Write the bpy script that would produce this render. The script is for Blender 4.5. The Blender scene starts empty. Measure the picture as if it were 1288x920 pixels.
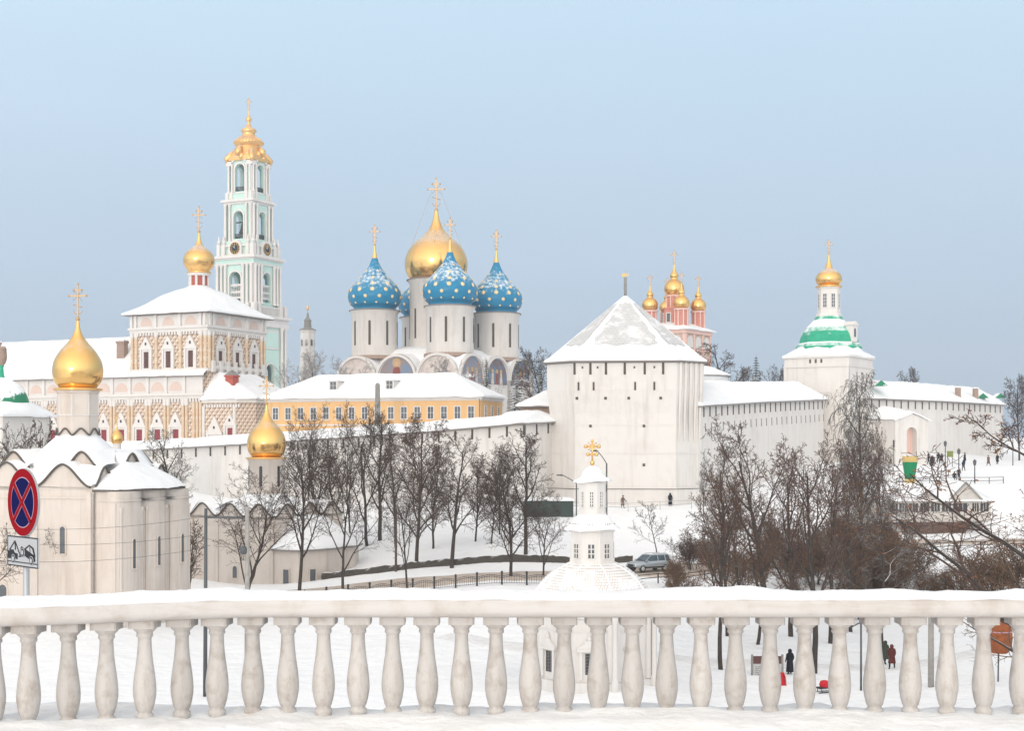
import bpy, bmesh, math, random
import numpy as np
from mathutils import Vector, Matrix, noise
R = math.radians
PI = math.pi
S = bpy.context.scene
C = S.collection
FPX, HOR = 1789.0, 560.0

def P(px, py, D):
    """Point at distance D (metres along the view axis) that appears at pixel px, py of the photo."""
    return Vector(((px - 644.0) / FPX * D, D, (HOR - py) / FPX * D))

# ------------------------------------------------------------------ materials
MATS = {}
def nd(nt, typ, **kw):
    n = nt.nodes.new(typ)
    for k, v in kw.items():
        setattr(n, k, v)
    return n

def mk(name, color, rough=0.8, metal=0.0, var=None, snow=None, bump=None, spec=0.3, emit=None):
    """var=(scale, colour2, lo, hi): noise blend; snow=(lo, hi, scale, amp): snow lying on faces that look up; bump=(scale, strength)."""
    m = bpy.data.materials.new(name)
    m.use_nodes = True
    nt = m.node_tree
    L = nt.links.new
    b = nt.nodes['Principled BSDF']
    out = nt.nodes['Material Output']
    b.inputs['Roughness'].default_value = rough
    b.inputs['Metallic'].default_value = metal
    b.inputs['Specular IOR Level'].default_value = spec
    b.inputs['Base Color'].default_value = (*color, 1)
    tc = nd(nt, 'ShaderNodeTexCoord')
    csock = None
    if var:
        n = nd(nt, 'ShaderNodeTexNoise')
        n.inputs['Scale'].default_value = var[0]
        n.inputs['Detail'].default_value = 6
        n.inputs['Roughness'].default_value = 0.62
        L(tc.outputs['Object'], n.inputs['Vector'])
        mr = nd(nt, 'ShaderNodeMapRange')
        mr.inputs['From Min'].default_value = var[2]
        mr.inputs['From Max'].default_value = var[3]
        L(n.outputs['Fac'], mr.inputs['Value'])
        mx = nd(nt, 'ShaderNodeMix', data_type='RGBA')
        mx.inputs['A'].default_value = (*color, 1)
        mx.inputs['B'].default_value = (*var[1], 1)
        L(mr.outputs['Result'], mx.inputs['Factor'])
        L(mx.outputs['Result'], b.inputs['Base Color'])
    if bump:
        n = nd(nt, 'ShaderNodeTexNoise')
        n.inputs['Scale'].default_value = bump[0]
        n.inputs['Detail'].default_value = 5
        L(tc.outputs['Object'], n.inputs['Vector'])
        bp = nd(nt, 'ShaderNodeBump')
        bp.inputs['Strength'].default_value = bump[1]
        bp.inputs['Distance'].default_value = bump[2] if len(bump) > 2 else 0.05
        L(n.outputs['Fac'], bp.inputs['Height'])
        L(bp.outputs['Normal'], b.inputs['Normal'])
    if snow:
        g = nd(nt, 'ShaderNodeNewGeometry')
        sx = nd(nt, 'ShaderNodeSeparateXYZ')
        L(g.outputs['Normal'], sx.inputs[0])
        n = nd(nt, 'ShaderNodeTexNoise')
        n.inputs['Scale'].default_value = snow[2]
        n.inputs['Detail'].default_value = 5
        n.inputs['Roughness'].default_value = 0.65
        L(tc.outputs['Object'], n.inputs['Vector'])
        ma = nd(nt, 'ShaderNodeMath', operation='MULTIPLY_ADD')
        L(n.outputs['Fac'], ma.inputs[0])
        ma.inputs[1].default_value = snow[3]
        L(sx.outputs['Z'], ma.inputs[2])
        mr = nd(nt, 'ShaderNodeMapRange')
        mr.inputs['From Min'].default_value = snow[0] + snow[3] * 0.5
        mr.inputs['From Max'].default_value = snow[1] + snow[3] * 0.5
        if len(snow) > 4:
            mr.inputs['To Max'].default_value = snow[4]
        L(ma.outputs[0], mr.inputs['Value'])
        sb = nd(nt, 'ShaderNodeBsdfDiffuse')
        sb.inputs['Color'].default_value = (0.84, 0.85, 0.87, 1)
        ms = nd(nt, 'ShaderNodeMixShader')
        L(mr.outputs['Result'], ms.inputs[0])
        L(b.outputs[0], ms.inputs[1])
        L(sb.outputs[0], ms.inputs[2])
        L(ms.outputs[0], out.inputs['Surface'])
    MATS[name] = m
    return m

mk('snow', (0.821, 0.826, 0.840), 0.75, var=(0.35, (0.80, 0.81, 0.835), 0.45, 0.7), bump=(0.7, 0.7, 0.40), spec=0.2)
mk('roof_snow', (0.80, 0.805, 0.82), 0.75, var=(0.5, (0.80, 0.81, 0.83), 0.5, 0.75), bump=(0.5, 0.45, 0.4), spec=0.2)
mk('near_snow', (0.821, 0.821, 0.826), 0.7, var=(3.0, (0.79, 0.785, 0.78), 0.48, 0.75), bump=(14, 0.5, 0.03), spec=0.25)
mk('trodden_snow', (0.52, 0.445, 0.385), 0.85, var=(1.2, (0.38, 0.31, 0.26), 0.4, 0.7), bump=(2.5, 0.6, 0.1))
mk('plaster_white', (0.655, 0.625, 0.60), 0.85, var=(0.35, (0.585, 0.55, 0.525), 0.5, 0.78), bump=(1.6, 0.15, 0.05))
mk('plaster_trim', (0.64, 0.61, 0.59), 0.8, var=(0.7, (0.57, 0.54, 0.515), 0.5, 0.8))
mk('plaster_cream', (0.595, 0.53, 0.48), 0.85, var=(0.28, (0.51, 0.44, 0.385), 0.48, 0.75), bump=(1.4, 0.15, 0.05))
mk('gold', (0.80, 0.485, 0.175), 0.19, 1.0, snow=(0.55, 1.0, 1.6, 0.6, 0.5), bump=(1.2, 0.08, 0.05))
mk('gold_plain', (0.80, 0.485, 0.175), 0.28, 1.0, bump=(2.5, 0.15, 0.05))
mk('star_gold', (0.86, 0.66, 0.36), 0.5, 0.45)
mk('gold_matt', (0.76, 0.47, 0.19), 0.42, 0.85, snow=(0.6, 0.98, 0.8, 0.6, 0.5))
mk('gold_cross', (0.50, 0.33, 0.17), 0.5, 0.55)
mk('dark_edge', (0.10, 0.085, 0.075), 0.8, snow=(0.75, 1.0, 2.0, 0.5, 0.5))
mk('roof_edge', (0.22, 0.20, 0.19), 0.8)
mk('window_dark', (0.035, 0.035, 0.04), 0.25, spec=0.5)
mk('window_glass', (0.09, 0.10, 0.11), 0.12, spec=0.6)
mk('slit', (0.085, 0.07, 0.06), 0.9)
mk('blue_dome', (0.003, 0.175, 0.335), 0.40, snow=(0.52, 0.98, 1.3, 2.0, 0.85), var=(0.6, (0.006, 0.205, 0.38), 0.4, 0.7))
mk('green_roof', (0.012, 0.30, 0.17), 0.5, snow=(0.45, 0.62, 0.7, 0.5), var=(0.8, (0.03, 0.38, 0.24), 0.4, 0.7))
mk('green_patchy', (0.012, 0.20, 0.10), 0.55, snow=(0.20, 0.34, 0.5, 1.9))
mk('mint', (0.47, 0.655, 0.595), 0.85, var=(0.3, (0.54, 0.67, 0.62), 0.4, 0.7))
mk('yellow_plaster', (0.70, 0.43, 0.20), 0.85, var=(0.4, (0.64, 0.39, 0.19), 0.45, 0.75))
mk('brick_red', (0.42, 0.10, 0.07), 0.85, var=(2.0, (0.34, 0.08, 0.06), 0.4, 0.7))
mk('church_pink', (0.56, 0.24, 0.19), 0.85, var=(1.0, (0.48, 0.20, 0.16), 0.4, 0.7))
mk('pink_trim', (0.70, 0.48, 0.42), 0.85)
mk('church_tan', (0.50, 0.36, 0.29), 0.85, var=(0.8, (0.58, 0.47, 0.40), 0.4, 0.62))
mk('blind_arch', (0.60, 0.47, 0.415), 0.85)
mk('column_tan', (0.58, 0.42, 0.28), 0.85, var=(1.5, (0.64, 0.54, 0.43), 0.4, 0.65))
mk('door_red', (0.23, 0.035, 0.045), 0.6)
mk('door_brown', (0.10, 0.045, 0.04), 0.6)
mk('stone_grey', (0.26, 0.25, 0.24), 0.85, var=(3, (0.18, 0.17, 0.165), 0.4, 0.7))
mk('brown_brick', (0.34, 0.25, 0.20), 0.9, var=(2.5, (0.26, 0.18, 0.15), 0.4, 0.7))
mk('brown_dark', (0.085, 0.05, 0.042), 0.85, var=(2.0, (0.13, 0.08, 0.065), 0.4, 0.7))
mk('roof_rust', (0.09, 0.04, 0.034), 0.8, snow=(0.93, 1.0, 2.0, 0.3, 0.4))
mk('iron', (0.035, 0.036, 0.04), 0.6, 0.2)
mk('lamp_metal', (0.10, 0.105, 0.11), 0.55, 0.3)
mk('concrete', (0.34, 0.32, 0.30), 0.9, var=(4, (0.26, 0.245, 0.23), 0.4, 0.7))
mk('galvanised', (0.42, 0.43, 0.44), 0.5, 0.5)
mk('container_green', (0.045, 0.065, 0.06), 0.8, var=(1.5, (0.07, 0.09, 0.08), 0.4, 0.7))
mk('bark', (0.050, 0.041, 0.036), 0.95, snow=(0.66, 0.9, 2.5, 0.6, 0.85), var=(2.0, (0.085, 0.068, 0.058), 0.45, 0.7))
mk('twig', (0.072, 0.048, 0.038), 0.95)
mk('twig_red', (0.098, 0.060, 0.047), 0.95)
mk('twig_brown', (0.16, 0.100, 0.064), 0.95)
mk('twig_grey', (0.10, 0.088, 0.080), 0.95, snow=(0.55, 0.85, 2.5, 0.6, 0.5))
mk('twig_frost', (0.22, 0.205, 0.20), 0.95, snow=(0.3, 0.8, 2.5, 0.6, 0.8))
mk('dry_leaf', (0.20, 0.085, 0.040), 0.9)
mk('needles', (0.020, 0.038, 0.026), 0.95, snow=(0.66, 0.95, 1.5, 0.9, 0.7), var=(0.8, (0.035, 0.052, 0.04), 0.4, 0.7))
mk('hedge', (0.075, 0.066, 0.058), 0.95, snow=(0.6, 0.9, 3.0, 0.8, 0.8), var=(3.0, (0.075, 0.066, 0.055), 0.4, 0.7), bump=(6, 1.0, 0.2))
mk('sign_red', (0.27, 0.003, 0.008), 0.6, spec=0.05)
mk('sign_blue', (0.003, 0.004, 0.065), 0.6, spec=0.05)
mk('sign_white', (0.44, 0.44, 0.45), 0.45)
mk('sign_line', (0.45, 0.28, 0.36), 0.45)
mk('black', (0.012, 0.012, 0.013), 0.5)
mk('car_paint', (0.36, 0.39, 0.42), 0.3, 0.55, spec=0.5)
mk('car_glass', (0.03, 0.05, 0.07), 0.08, spec=0.8)
mk('tyre', (0.02, 0.02, 0.02), 0.9)
mk('lamp_glass', (0.75, 0.75, 0.72), 0.2, spec=0.6)
mk('kiosk_green', (0.0, 0.21, 0.085), 0.5)
mk('kiosk_gold', (0.62, 0.44, 0.17), 0.5)
mk('board_green', (0.17, 0.20, 0.05), 0.6)
mk('skin', (0.55, 0.33, 0.25), 0.7)
for nm, c in (('coat_black', (0.012, 0.013, 0.018)), ('coat_navy', (0.015, 0.022, 0.05)), ('coat_blue', (0.02, 0.10, 0.30)), ('coat_olive', (0.045, 0.05, 0.035)),
              ('coat_burgundy', (0.10, 0.025, 0.022)), ('coat_brown', (0.14, 0.095, 0.07)), ('coat_red', (0.5, 0.02, 0.03)), ('trousers', (0.018, 0.02, 0.03))):
    mk(nm, c, 0.9)
mk('wood_rust', (0.34, 0.10, 0.03), 0.8, var=(3.0, (0.24, 0.065, 0.025), 0.4, 0.65))
mk('fresco_sky', (0.30, 0.22, 0.20), 0.8, var=(0.55, (0.16, 0.24, 0.36), 0.42, 0.6))
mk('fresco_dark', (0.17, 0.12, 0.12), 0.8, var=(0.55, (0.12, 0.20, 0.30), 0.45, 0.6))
mk('fresco_pale', (0.60, 0.53, 0.50), 0.8, var=(0.8, (0.45, 0.40, 0.38), 0.45, 0.65))
mk('robe_red', (0.24, 0.07, 0.055), 0.8)
mk('halo', (0.46, 0.33, 0.17), 0.6)

def streaks(name, dark, amount, sx=(1.1, 1.1, 0.09)):
    """Damp streaks running down a plastered wall and faint limewash patches."""
    m = MATS[name]; nt = m.node_tree; L = nt.links.new
    b = nt.nodes['Principled BSDF']
    src_ = b.inputs['Base Color'].links[0].from_socket
    tc = nd(nt, 'ShaderNodeTexCoord'); mp = nd(nt, 'ShaderNodeMapping'); mp.inputs['Scale'].default_value = sx
    L(tc.outputs['Object'], mp.inputs['Vector'])
    n = nd(nt, 'ShaderNodeTexNoise'); n.inputs['Scale'].default_value = 1.0; n.inputs['Detail'].default_value = 7; n.inputs['Roughness'].default_value = 0.7
    L(mp.outputs[0], n.inputs['Vector'])
    mr = nd(nt, 'ShaderNodeMapRange'); mr.inputs['From Min'].default_value = 0.5; mr.inputs['From Max'].default_value = 0.78; mr.inputs['To Max'].default_value = amount
    L(n.outputs['Fac'], mr.inputs['Value'])
    mx = nd(nt, 'ShaderNodeMix', data_type='RGBA'); mx.inputs['B'].default_value = (*dark, 1)
    L(mr.outputs['Result'], mx.inputs['Factor']); L(src_, mx.inputs['A']); L(mx.outputs['Result'], b.inputs['Base Color'])
streaks('plaster_white', (0.47, 0.435, 0.40), 0.75)
streaks('plaster_cream', (0.38, 0.31, 0.26), 0.7)
streaks('yellow_plaster', (0.50, 0.30, 0.15), 0.7)
streaks('near_snow', (0.62, 0.56, 0.50), 0.55, (2.2, 2.2, 2.2))

def baluster_marble():
    m = mk('marble', (0.50, 0.474, 0.455), 0.65, var=(11.0, (0.33, 0.275, 0.24), 0.50, 0.80), bump=(60, 0.25, 0.004), spec=0.35)
    return m
baluster_marble()
def vary_marble():
    m = MATS['marble']; nt = m.node_tree; L = nt.links.new
    oi = nd(nt, 'ShaderNodeObjectInfo')
    mu_ = nd(nt, 'ShaderNodeMath', operation='MULTIPLY'); mu_.inputs[1].default_value = 40.0; L(oi.outputs['Random'], mu_.inputs[0])
    tc = [n for n in nt.nodes if n.type == 'TEX_COORD'][0]
    ad = nd(nt, 'ShaderNodeVectorMath', operation='ADD'); L(tc.outputs['Object'], ad.inputs[0]); L(mu_.outputs[0], ad.inputs[1])
    for n in nt.nodes:
        if n.type == 'TEX_NOISE': L(ad.outputs[0], n.inputs['Vector'])
    b = nt.nodes['Principled BSDF']; src_ = b.inputs['Base Color'].links[0].from_socket
    mr = nd(nt, 'ShaderNodeMapRange'); mr.inputs['To Min'].default_value = .90; mr.inputs['To Max'].default_value = 1.06; L(oi.outputs['Random'], mr.inputs['Value'])
    sc = nd(nt, 'ShaderNodeVectorMath', operation='SCALE'); L(src_, sc.inputs[0]); L(mr.outputs['Result'], sc.inputs['Scale'])
    L(sc.outputs[0], b.inputs['Base Color'])
vary_marble()
streaks('marble', (0.27, 0.21, 0.17), 0.6, (22, 22, 5))
mk('rail_stone', (0.525, 0.50, 0.485), 0.7, var=(5.0, (0.43, 0.38, 0.345), 0.5, 0.75), bump=(40, 0.2, 0.004))
streaks('rail_stone', (0.33, 0.27, 0.22), 0.55, (1.1, 14, 14))
mk('rail_snow', (0.765, 0.77, 0.785), 0.7, bump=(18, 0.45, 0.02), spec=0.25)

def diamond_mat():
    """Painted faceted rustication: a grid of diamonds, each of four differently painted facets."""
    m = bpy.data.materials.new('diamond_rustication')
    m.use_nodes = True
    nt = m.node_tree
    L = nt.links.new
    b = nt.nodes['Principled BSDF']
    b.inputs['Roughness'].default_value = 0.85
    tc = nd(nt, 'ShaderNodeTexCoord')
    sp = nd(nt, 'ShaderNodeSeparateXYZ')
    L(tc.outputs['Object'], sp.inputs[0])
    def math_(op, a, c, d=None):
        n = nd(nt, 'ShaderNodeMath', operation=op)
        for i, x in enumerate((a, c, d)):
            if x is None: continue
            if isinstance(x, (int, float)): n.inputs[i].default_value = x
            else: L(x, n.inputs[i])
        return n.outputs[0]
    u = math_('ADD', sp.outputs['X'], sp.outputs['Y'])
    z = math_('MULTIPLY', sp.outputs['Z'], 0.85)
    p = 1.15
    a = math_('FRACT', math_('DIVIDE', math_('ADD', math_('ADD', u, z), 500.0), p), 0)
    c = math_('FRACT', math_('DIVIDE', math_('ADD', math_('SUBTRACT', u, z), 500.0), p), 0)
    fa = math_('GREATER_THAN', math_('ADD', a, c), 1.0)
    fc = math_('GREATER_THAN', a, c)
    m1 = nd(nt, 'ShaderNodeMix', data_type='RGBA'); m1.inputs['A'].default_value = (0.47, 0.355, 0.265, 1); m1.inputs['B'].default_value = (0.29, 0.19, 0.135, 1)
    m2 = nd(nt, 'ShaderNodeMix', data_type='RGBA'); m2.inputs['A'].default_value = (0.68, 0.58, 0.50, 1); m2.inputs['B'].default_value = (0.55, 0.45, 0.375, 1)
    L(fa, m1.inputs['Factor']); L(fa, m2.inputs['Factor'])
    m3 = nd(nt, 'ShaderNodeMix', data_type='RGBA')
    L(fc, m3.inputs['Factor']); L(m1.outputs['Result'], m3.inputs['A']); L(m2.outputs['Result'], m3.inputs['B'])
    L(m3.outputs['Result'], b.inputs['Base Color'])
    MATS['diamond'] = m
diamond_mat()

def shingle_mat():
    m = bpy.data.materials.new('bare_shingles')
    m.use_nodes = True
    nt = m.node_tree
    L = nt.links.new
    b = nt.nodes['Principled BSDF']
    b.inputs['Roughness'].default_value = 0.8
    tc = nd(nt, 'ShaderNodeTexCoord')
    br = nd(nt, 'ShaderNodeTexBrick')
    br.inputs['Scale'].default_value = 1.0
    br.inputs['Brick Width'].default_value = 0.55
    br.inputs['Row Height'].default_value = 0.36
    br.inputs['Mortar Size'].default_value = 0.05
    br.inputs['Color1'].default_value = (0.45, 0.447, 0.45, 1)
    br.inputs['Color2'].default_value = (0.50, 0.495, 0.495, 1)
    br.inputs['Mortar'].default_value = (0.53, 0.53, 0.535, 1)
    mp = nd(nt, 'ShaderNodeMapping')
    mp.inputs['Rotation'].default_value = (R(90), 0, 0)
    L(tc.outputs['Object'], mp.inputs['Vector'])
    L(mp.outputs[0], br.inputs['Vector'])
    n = nd(nt, 'ShaderNodeTexNoise')
    n.inputs['Scale'].default_value = 0.55
    n.inputs['Detail'].default_value = 6
    n.inputs['Roughness'].default_value = 0.68
    L(tc.outputs['Object'], n.inputs['Vector'])
    mr = nd(nt, 'ShaderNodeMapRange')
    mr.inputs['From Min'].default_value = 0.50
    mr.inputs['From Max'].default_value = 0.74
    L(n.outputs['Fac'], mr.inputs['Value'])
    mx = nd(nt, 'ShaderNodeMix', data_type='RGBA')
    L(mr.outputs['Result'], mx.inputs['Factor'])
    L(br.outputs['Color'], mx.inputs['A'])
    mx.inputs['B'].default_value = (0.82, 0.825, 0.84, 1)
    L(mx.outputs['Result'], b.inputs['Base Color'])
    MATS['bare_shingles'] = m
shingle_mat()

def scale_roof_mat():
    """Snowed dome of overlapping scales: dark gaps between the scales where the snow is thin."""
    m = bpy.data.materials.new('scale_roof')
    m.use_nodes = True
    nt = m.node_tree
    L = nt.links.new
    b = nt.nodes['Principled BSDF']
    b.inputs['Roughness'].default_value = 0.75
    tc = nd(nt, 'ShaderNodeTexCoord')
    sp = nd(nt, 'ShaderNodeSeparateXYZ')
    L(tc.outputs['Object'], sp.inputs[0])
    at = nd(nt, 'ShaderNodeMath', operation='ARCTAN2')
    L(sp.outputs['Y'], at.inputs[0]); L(sp.outputs['X'], at.inputs[1])
    cb = nd(nt, 'ShaderNodeCombineXYZ')
    s1 = nd(nt, 'ShaderNodeMath', operation='MULTIPLY'); s1.inputs[1].default_value = 15.0
    s2 = nd(nt, 'ShaderNodeMath', operation='MULTIPLY'); s2.inputs[1].default_value = 6.5
    L(at.outputs[0], s1.inputs[0]); L(sp.outputs['Z'], s2.inputs[0])
    L(s1.outputs[0], cb.inputs['X']); L(s2.outputs[0], cb.inputs['Y'])
    br = nd(nt, 'ShaderNodeTexBrick')
    br.inputs['Scale'].default_value = 1.0
    br.inputs['Brick Width'].default_value = 1.0
    br.inputs['Row Height'].default_value = 1.0
    br.inputs['Mortar Size'].default_value = 0.20
    br.inputs['Mortar Smooth'].default_value = 0.2
    L(cb.outputs[0], br.inputs['Vector'])
    n = nd(nt, 'ShaderNodeTexNoise')
    n.inputs['Scale'].default_value = 0.9
    n.inputs['Detail'].default_value = 4
    L(tc.outputs['Object'], n.inputs['Vector'])
    mr = nd(nt, 'ShaderNodeMapRange')
    mr.inputs['From Min'].default_value = 0.36
    mr.inputs['From Max'].default_value = 0.52
    L(n.outputs['Fac'], mr.inputs['Value'])
    g = nd(nt, 'ShaderNodeMath', operation='MULTIPLY')
    L(br.outputs['Fac'], g.inputs[0]); L(mr.outputs['Result'], g.inputs[1])
    mx = nd(nt, 'ShaderNodeMix', data_type='RGBA')
    mx.inputs['A'].default_value = (0.84, 0.84, 0.85, 1)
    mx.inputs['B'].default_value = (0.55, 0.50, 0.47, 1)
    L(g.outputs[0], mx.inputs['Factor'])
    L(mx.outputs['Result'], b.inputs['Base Color'])
    MATS['scale_roof'] = m
scale_roof_mat()

# ------------------------------------------------------------------ mesh builder
def uneven(me, amp):
    """Snow of uneven depth: cut the long faces up and let the surface and its edge wander."""
    bm = bmesh.new(); bm.from_mesh(me)
    bmesh.ops.remove_doubles(bm, verts=bm.verts, dist=.002)
    bmesh.ops.triangulate(bm, faces=bm.faces)
    for _ in range(5):
        es = [e for e in bm.edges if e.calc_length() > 1.3]
        if not es or len(bm.faces) > 14000: break
        bmesh.ops.subdivide_edges(bm, edges=es, cuts=1)
        bmesh.ops.triangulate(bm, faces=[f for f in bm.faces if len(f.verts) > 3])
    off = random.Random(len(bm.verts)).uniform(0, 90)
    for v in bm.verts:
        q = v.co
        v.co = q + Vector((0, 0, amp * (noise.noise(Vector((q.x * .45 + off, q.y * .45, q.z * .45))) + .55 * noise.noise(Vector((q.x * 1.5, q.y * 1.5 + off, q.z * 1.5))))))
    for f in bm.faces: f.smooth = f.normal.z > .25
    bm.to_mesh(me); bm.free(); me.update()

def part_copy(proto, M):
    """Another instance of a repeated part under the same parent, placed by the matrix M."""
    o = proto.copy(); C.objects.link(o); o.parent = proto.parent; o.matrix_local = M
    return o

class Row:
    """Repeated parts that share one mesh: one object each."""
    def __init__(self, name, mats, parent):
        self.a = (name, mats, parent); self.k = {}
    def lathe(self, M, prof, n, c):
        key = tuple(prof)
        if key not in self.k:
            m = MB(); m.lathe(prof, n); o = m.build(*self.a); o.matrix_local = M @ Matrix.Translation(c); self.k[key] = o
        else:
            part_copy(self.k[key], M @ Matrix.Translation(c))

class MB:
    def __init__(self):
        self.v, self.f, self.mi, self.sm = [], [], [], []
        self.M = None
        self.mat = 0
    def add(self, vs, fs, smooth=False, mat=None):
        b = len(self.v)
        if self.M is not None:
            vs = [self.M @ Vector(p) for p in vs]
        self.v.extend([tuple(p) for p in vs])
        self.f.extend([tuple(b + i for i in q) for q in fs])
        m = self.mat if mat is None else mat
        self.mi.extend([m] * len(fs))
        self.sm.extend([smooth] * len(fs))
        return self
    def box(self, x0, x1, y0, y1, z0, z1, mat=None):
        v = [(x0, y0, z0), (x1, y0, z0), (x1, y1, z0), (x0, y1, z0), (x0, y0, z1), (x1, y0, z1), (x1, y1, z1), (x0, y1, z1)]
        return self.add(v, [(0, 3, 2, 1), (4, 5, 6, 7), (0, 1, 5, 4), (1, 2, 6, 5), (2, 3, 7, 6), (3, 0, 4, 7)], mat=mat)
    def bar(self, p, q, w, d=None, mat=None):
        """Square bar from p to q."""
        return self.tube([p, q], [w * 0.7, (d or w) * 0.7], 4, mat=mat, cap=True, smooth=False)
    def lathe(self, prof, n=24, c=(0, 0, 0), smooth=True, rot=0.0, mat=None, cap=True):
        vs, fs = [], []
        k = len(prof)
        for r, z in prof:
            for i in range(n):
                a = rot + 2 * PI * i / n
                vs.append((c[0] + r * math.cos(a), c[1] + r * math.sin(a), c[2] + z))
        for j in range(k - 1):
            for i in range(n):
                i2 = (i + 1) % n
                fs.append((j * n + i, j * n + i2, (j + 1) * n + i2, (j + 1) * n + i))
        self.add(vs, fs, smooth, mat)
        if cap:
            self.add([vs[i] for i in range(n)], [tuple(reversed(range(n)))], False, mat)
            self.add([vs[(k - 1) * n + i] for i in range(n)], [tuple(range(n))], False, mat)
        return self
    def tube(self, pts, rad, n=6, mat=None, cap=False, smooth=True):
        vs, fs = [], []
        pts = [Vector(p) for p in pts]
        ref = None
        for j, p in enumerate(pts):
            d = (pts[min(j + 1, len(pts) - 1)] - pts[max(j - 1, 0)])
            if d.length < 1e-9: d = Vector((0, 0, 1))
            d.normalize()
            if ref is None:
                ref = Vector((1, 0, 0)) if abs(d.x) < 0.8 else Vector((0, 1, 0))
            x = (ref - d * ref.dot(d))
            if x.length < 1e-6: x = d.orthogonal()
            x.normalize(); ref = x
            y = d.cross(x)
            r = rad[j] if isinstance(rad, (list, tuple)) else rad
            for i in range(n):
                a = 2 * PI * (i + 0.5) / n
                vs.append(p + x * (r * math.cos(a)) + y * (r * math.sin(a)))
        for j in range(len(pts) - 1):
            for i in range(n):
                i2 = (i + 1) % n
                fs.append((j * n + i, j * n + i2, (j + 1) * n + i2, (j + 1) * n + i))
        if cap:
            fs.append(tuple(reversed(range(n))))
            fs.append(tuple((len(pts) - 1) * n + i for i in range(n)))
        return self.add(vs, fs, smooth, mat)
    def prism(self, poly, y0, y1, mat=None):
        """Polygon in (x, z) extruded along y."""
        n = len(poly)
        a = sum(poly[i][0] * poly[(i + 1) % n][1] - poly[(i + 1) % n][0] * poly[i][1] for i in range(n))
        if a < 0: poly = poly[::-1]
        vs = [(x, y0, z) for x, z in poly] + [(x, y1, z) for x, z in poly]
        fs = [tuple(range(n)), tuple(reversed(range(n, 2 * n)))]
        fs += [(i, n + i, n + (i + 1) % n, (i + 1) % n) for i in range(n)]
        return self.add(vs, fs, False, mat)
    def slab(self, poly, z0, z1, mat=None):
        """Polygon in (x, y) extruded along z."""
        n = len(poly)
        a = sum(poly[i][0] * poly[(i + 1) % n][1] - poly[(i + 1) % n][0] * poly[i][1] for i in range(n))
        if a < 0: poly = poly[::-1]
        vs = [(x, y, z0) for x, y in poly] + [(x, y, z1) for x, y in poly]
        fs = [tuple(reversed(range(n))), tuple(range(n, 2 * n))]
        fs += [(i, (i + 1) % n, n + (i + 1) % n, n + i) for i in range(n)]
        return self.add(vs, fs, False, mat)
    def loft(self, rings, smooth=False, mat=None, cap=True):
        n = len(rings[0])
        vs = [p for r in rings for p in r]
        fs = []
        for j in range(len(rings) - 1):
            for i in range(n):
                i2 = (i + 1) % n
                fs.append((j * n + i, j * n + i2, (j + 1) * n + i2, (j + 1) * n + i))
        self.add(vs, fs, smooth, mat)
        if cap:
            self.add(rings[0], [tuple(reversed(range(n)))], False, mat)
            self.add(rings[-1], [tuple(range(n))], False, mat)
        return self
    def build(self, name, mats, parent=None, loc=None, rough=None):
        me = bpy.data.meshes.new(name)
        me.from_pydata(self.v, [], self.f)
        me.polygons.foreach_set('material_index', self.mi)
        me.polygons.foreach_set('use_smooth', self.sm)
        if isinstance(mats, str): mats = [mats]
        for m in mats:
            me.materials.append(MATS[m])
        me.update()
        if 'roof_snow' in name and rough != .0:
            uneven(me, 0.13 if rough is None else rough)
        o = bpy.data.objects.new(name, me)
        C.objects.link(o)
        if parent is not None: o.parent = parent
        if loc is not None: o.location = loc
        return o

def thing(name, label, cat, loc=(0, 0, 0), rz=0.0, group=None):
    o = bpy.data.objects.new(name, None)
    C.objects.link(o)
    o.location = loc
    o.rotation_euler = (0, 0, rz)
    o.empty_display_size = 0.5
    o['label'] = label
    o['category'] = cat
    if group: o['group'] = group
    return o

def tag(o, label, cat, group=None):
    o['label'] = label
    o['category'] = cat
    if group: o['group'] = group
    return o

def struct(o):
    o['kind'] = 'structure'
    return o

def copy_tree(o, loc, rz=0.0, sc=1.0, label=None, group=None):
    r = o.copy()
    C.objects.link(r)
    r.location = loc
    r.rotation_euler = (0, 0, rz)
    r.scale = sc if isinstance(sc, (tuple, list)) else (sc, sc, sc)
    if label: r['label'] = label
    if group: r['group'] = group
    for ch in list(o.children):
        c = ch.copy(); C.objects.link(c); c.parent = r
        for g in list(ch.children):
            d = g.copy(); C.objects.link(d); d.parent = c
    return r

def face_M(axis, h):
    """Local frame of a box face: x along the face, -y outward, z up. axis 'f' front (-y), 'r' right (+x), 'b', 'l'; h distance from the centre."""
    a = {'f': 0, 'r': PI / 2, 'b': PI, 'l': -PI / 2}[axis]
    return Matrix.Rotation(a, 4, 'Z') @ Matrix.Translation((0, -h, 0))

def square(h, z, n=6):
    """Square ring with n points per side, starting at the corner (-h,-h)."""
    pts = []
    for k in range(4):
        a = k * PI / 2
        for i in range(n):
            t = -1 + 2 * i / n
            x, y = t * h, -h
            pts.append((x * math.cos(a) - y * math.sin(a), x * math.sin(a) + y * math.cos(a), z))
    return pts

def ring_mix(h, z, mix, n=6, r=None):
    """Square ring blended towards a circle of radius r (mix 0..1)."""
    r = h if r is None else r
    out = []
    for x, y, zz in square(h, z, n):
        a = math.atan2(y, x)
        cx, cy = r * math.cos(a), r * math.sin(a)
        out.append((x + (cx - x) * mix, y + (cy - y) * mix, z))
    return out

def arch(w, z0, zs, n=10, pointed=0.0):
    """Outline of an opening: width w, sill z0, springing zs, half-round top."""
    pts = [(-w / 2, z0), (w / 2, z0)]
    for i in range(n + 1):
        a = PI * i / n
        pts.append((w / 2 * math.cos(a), zs + (w / 2 + pointed) * math.sin(a)))
    return pts

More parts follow.
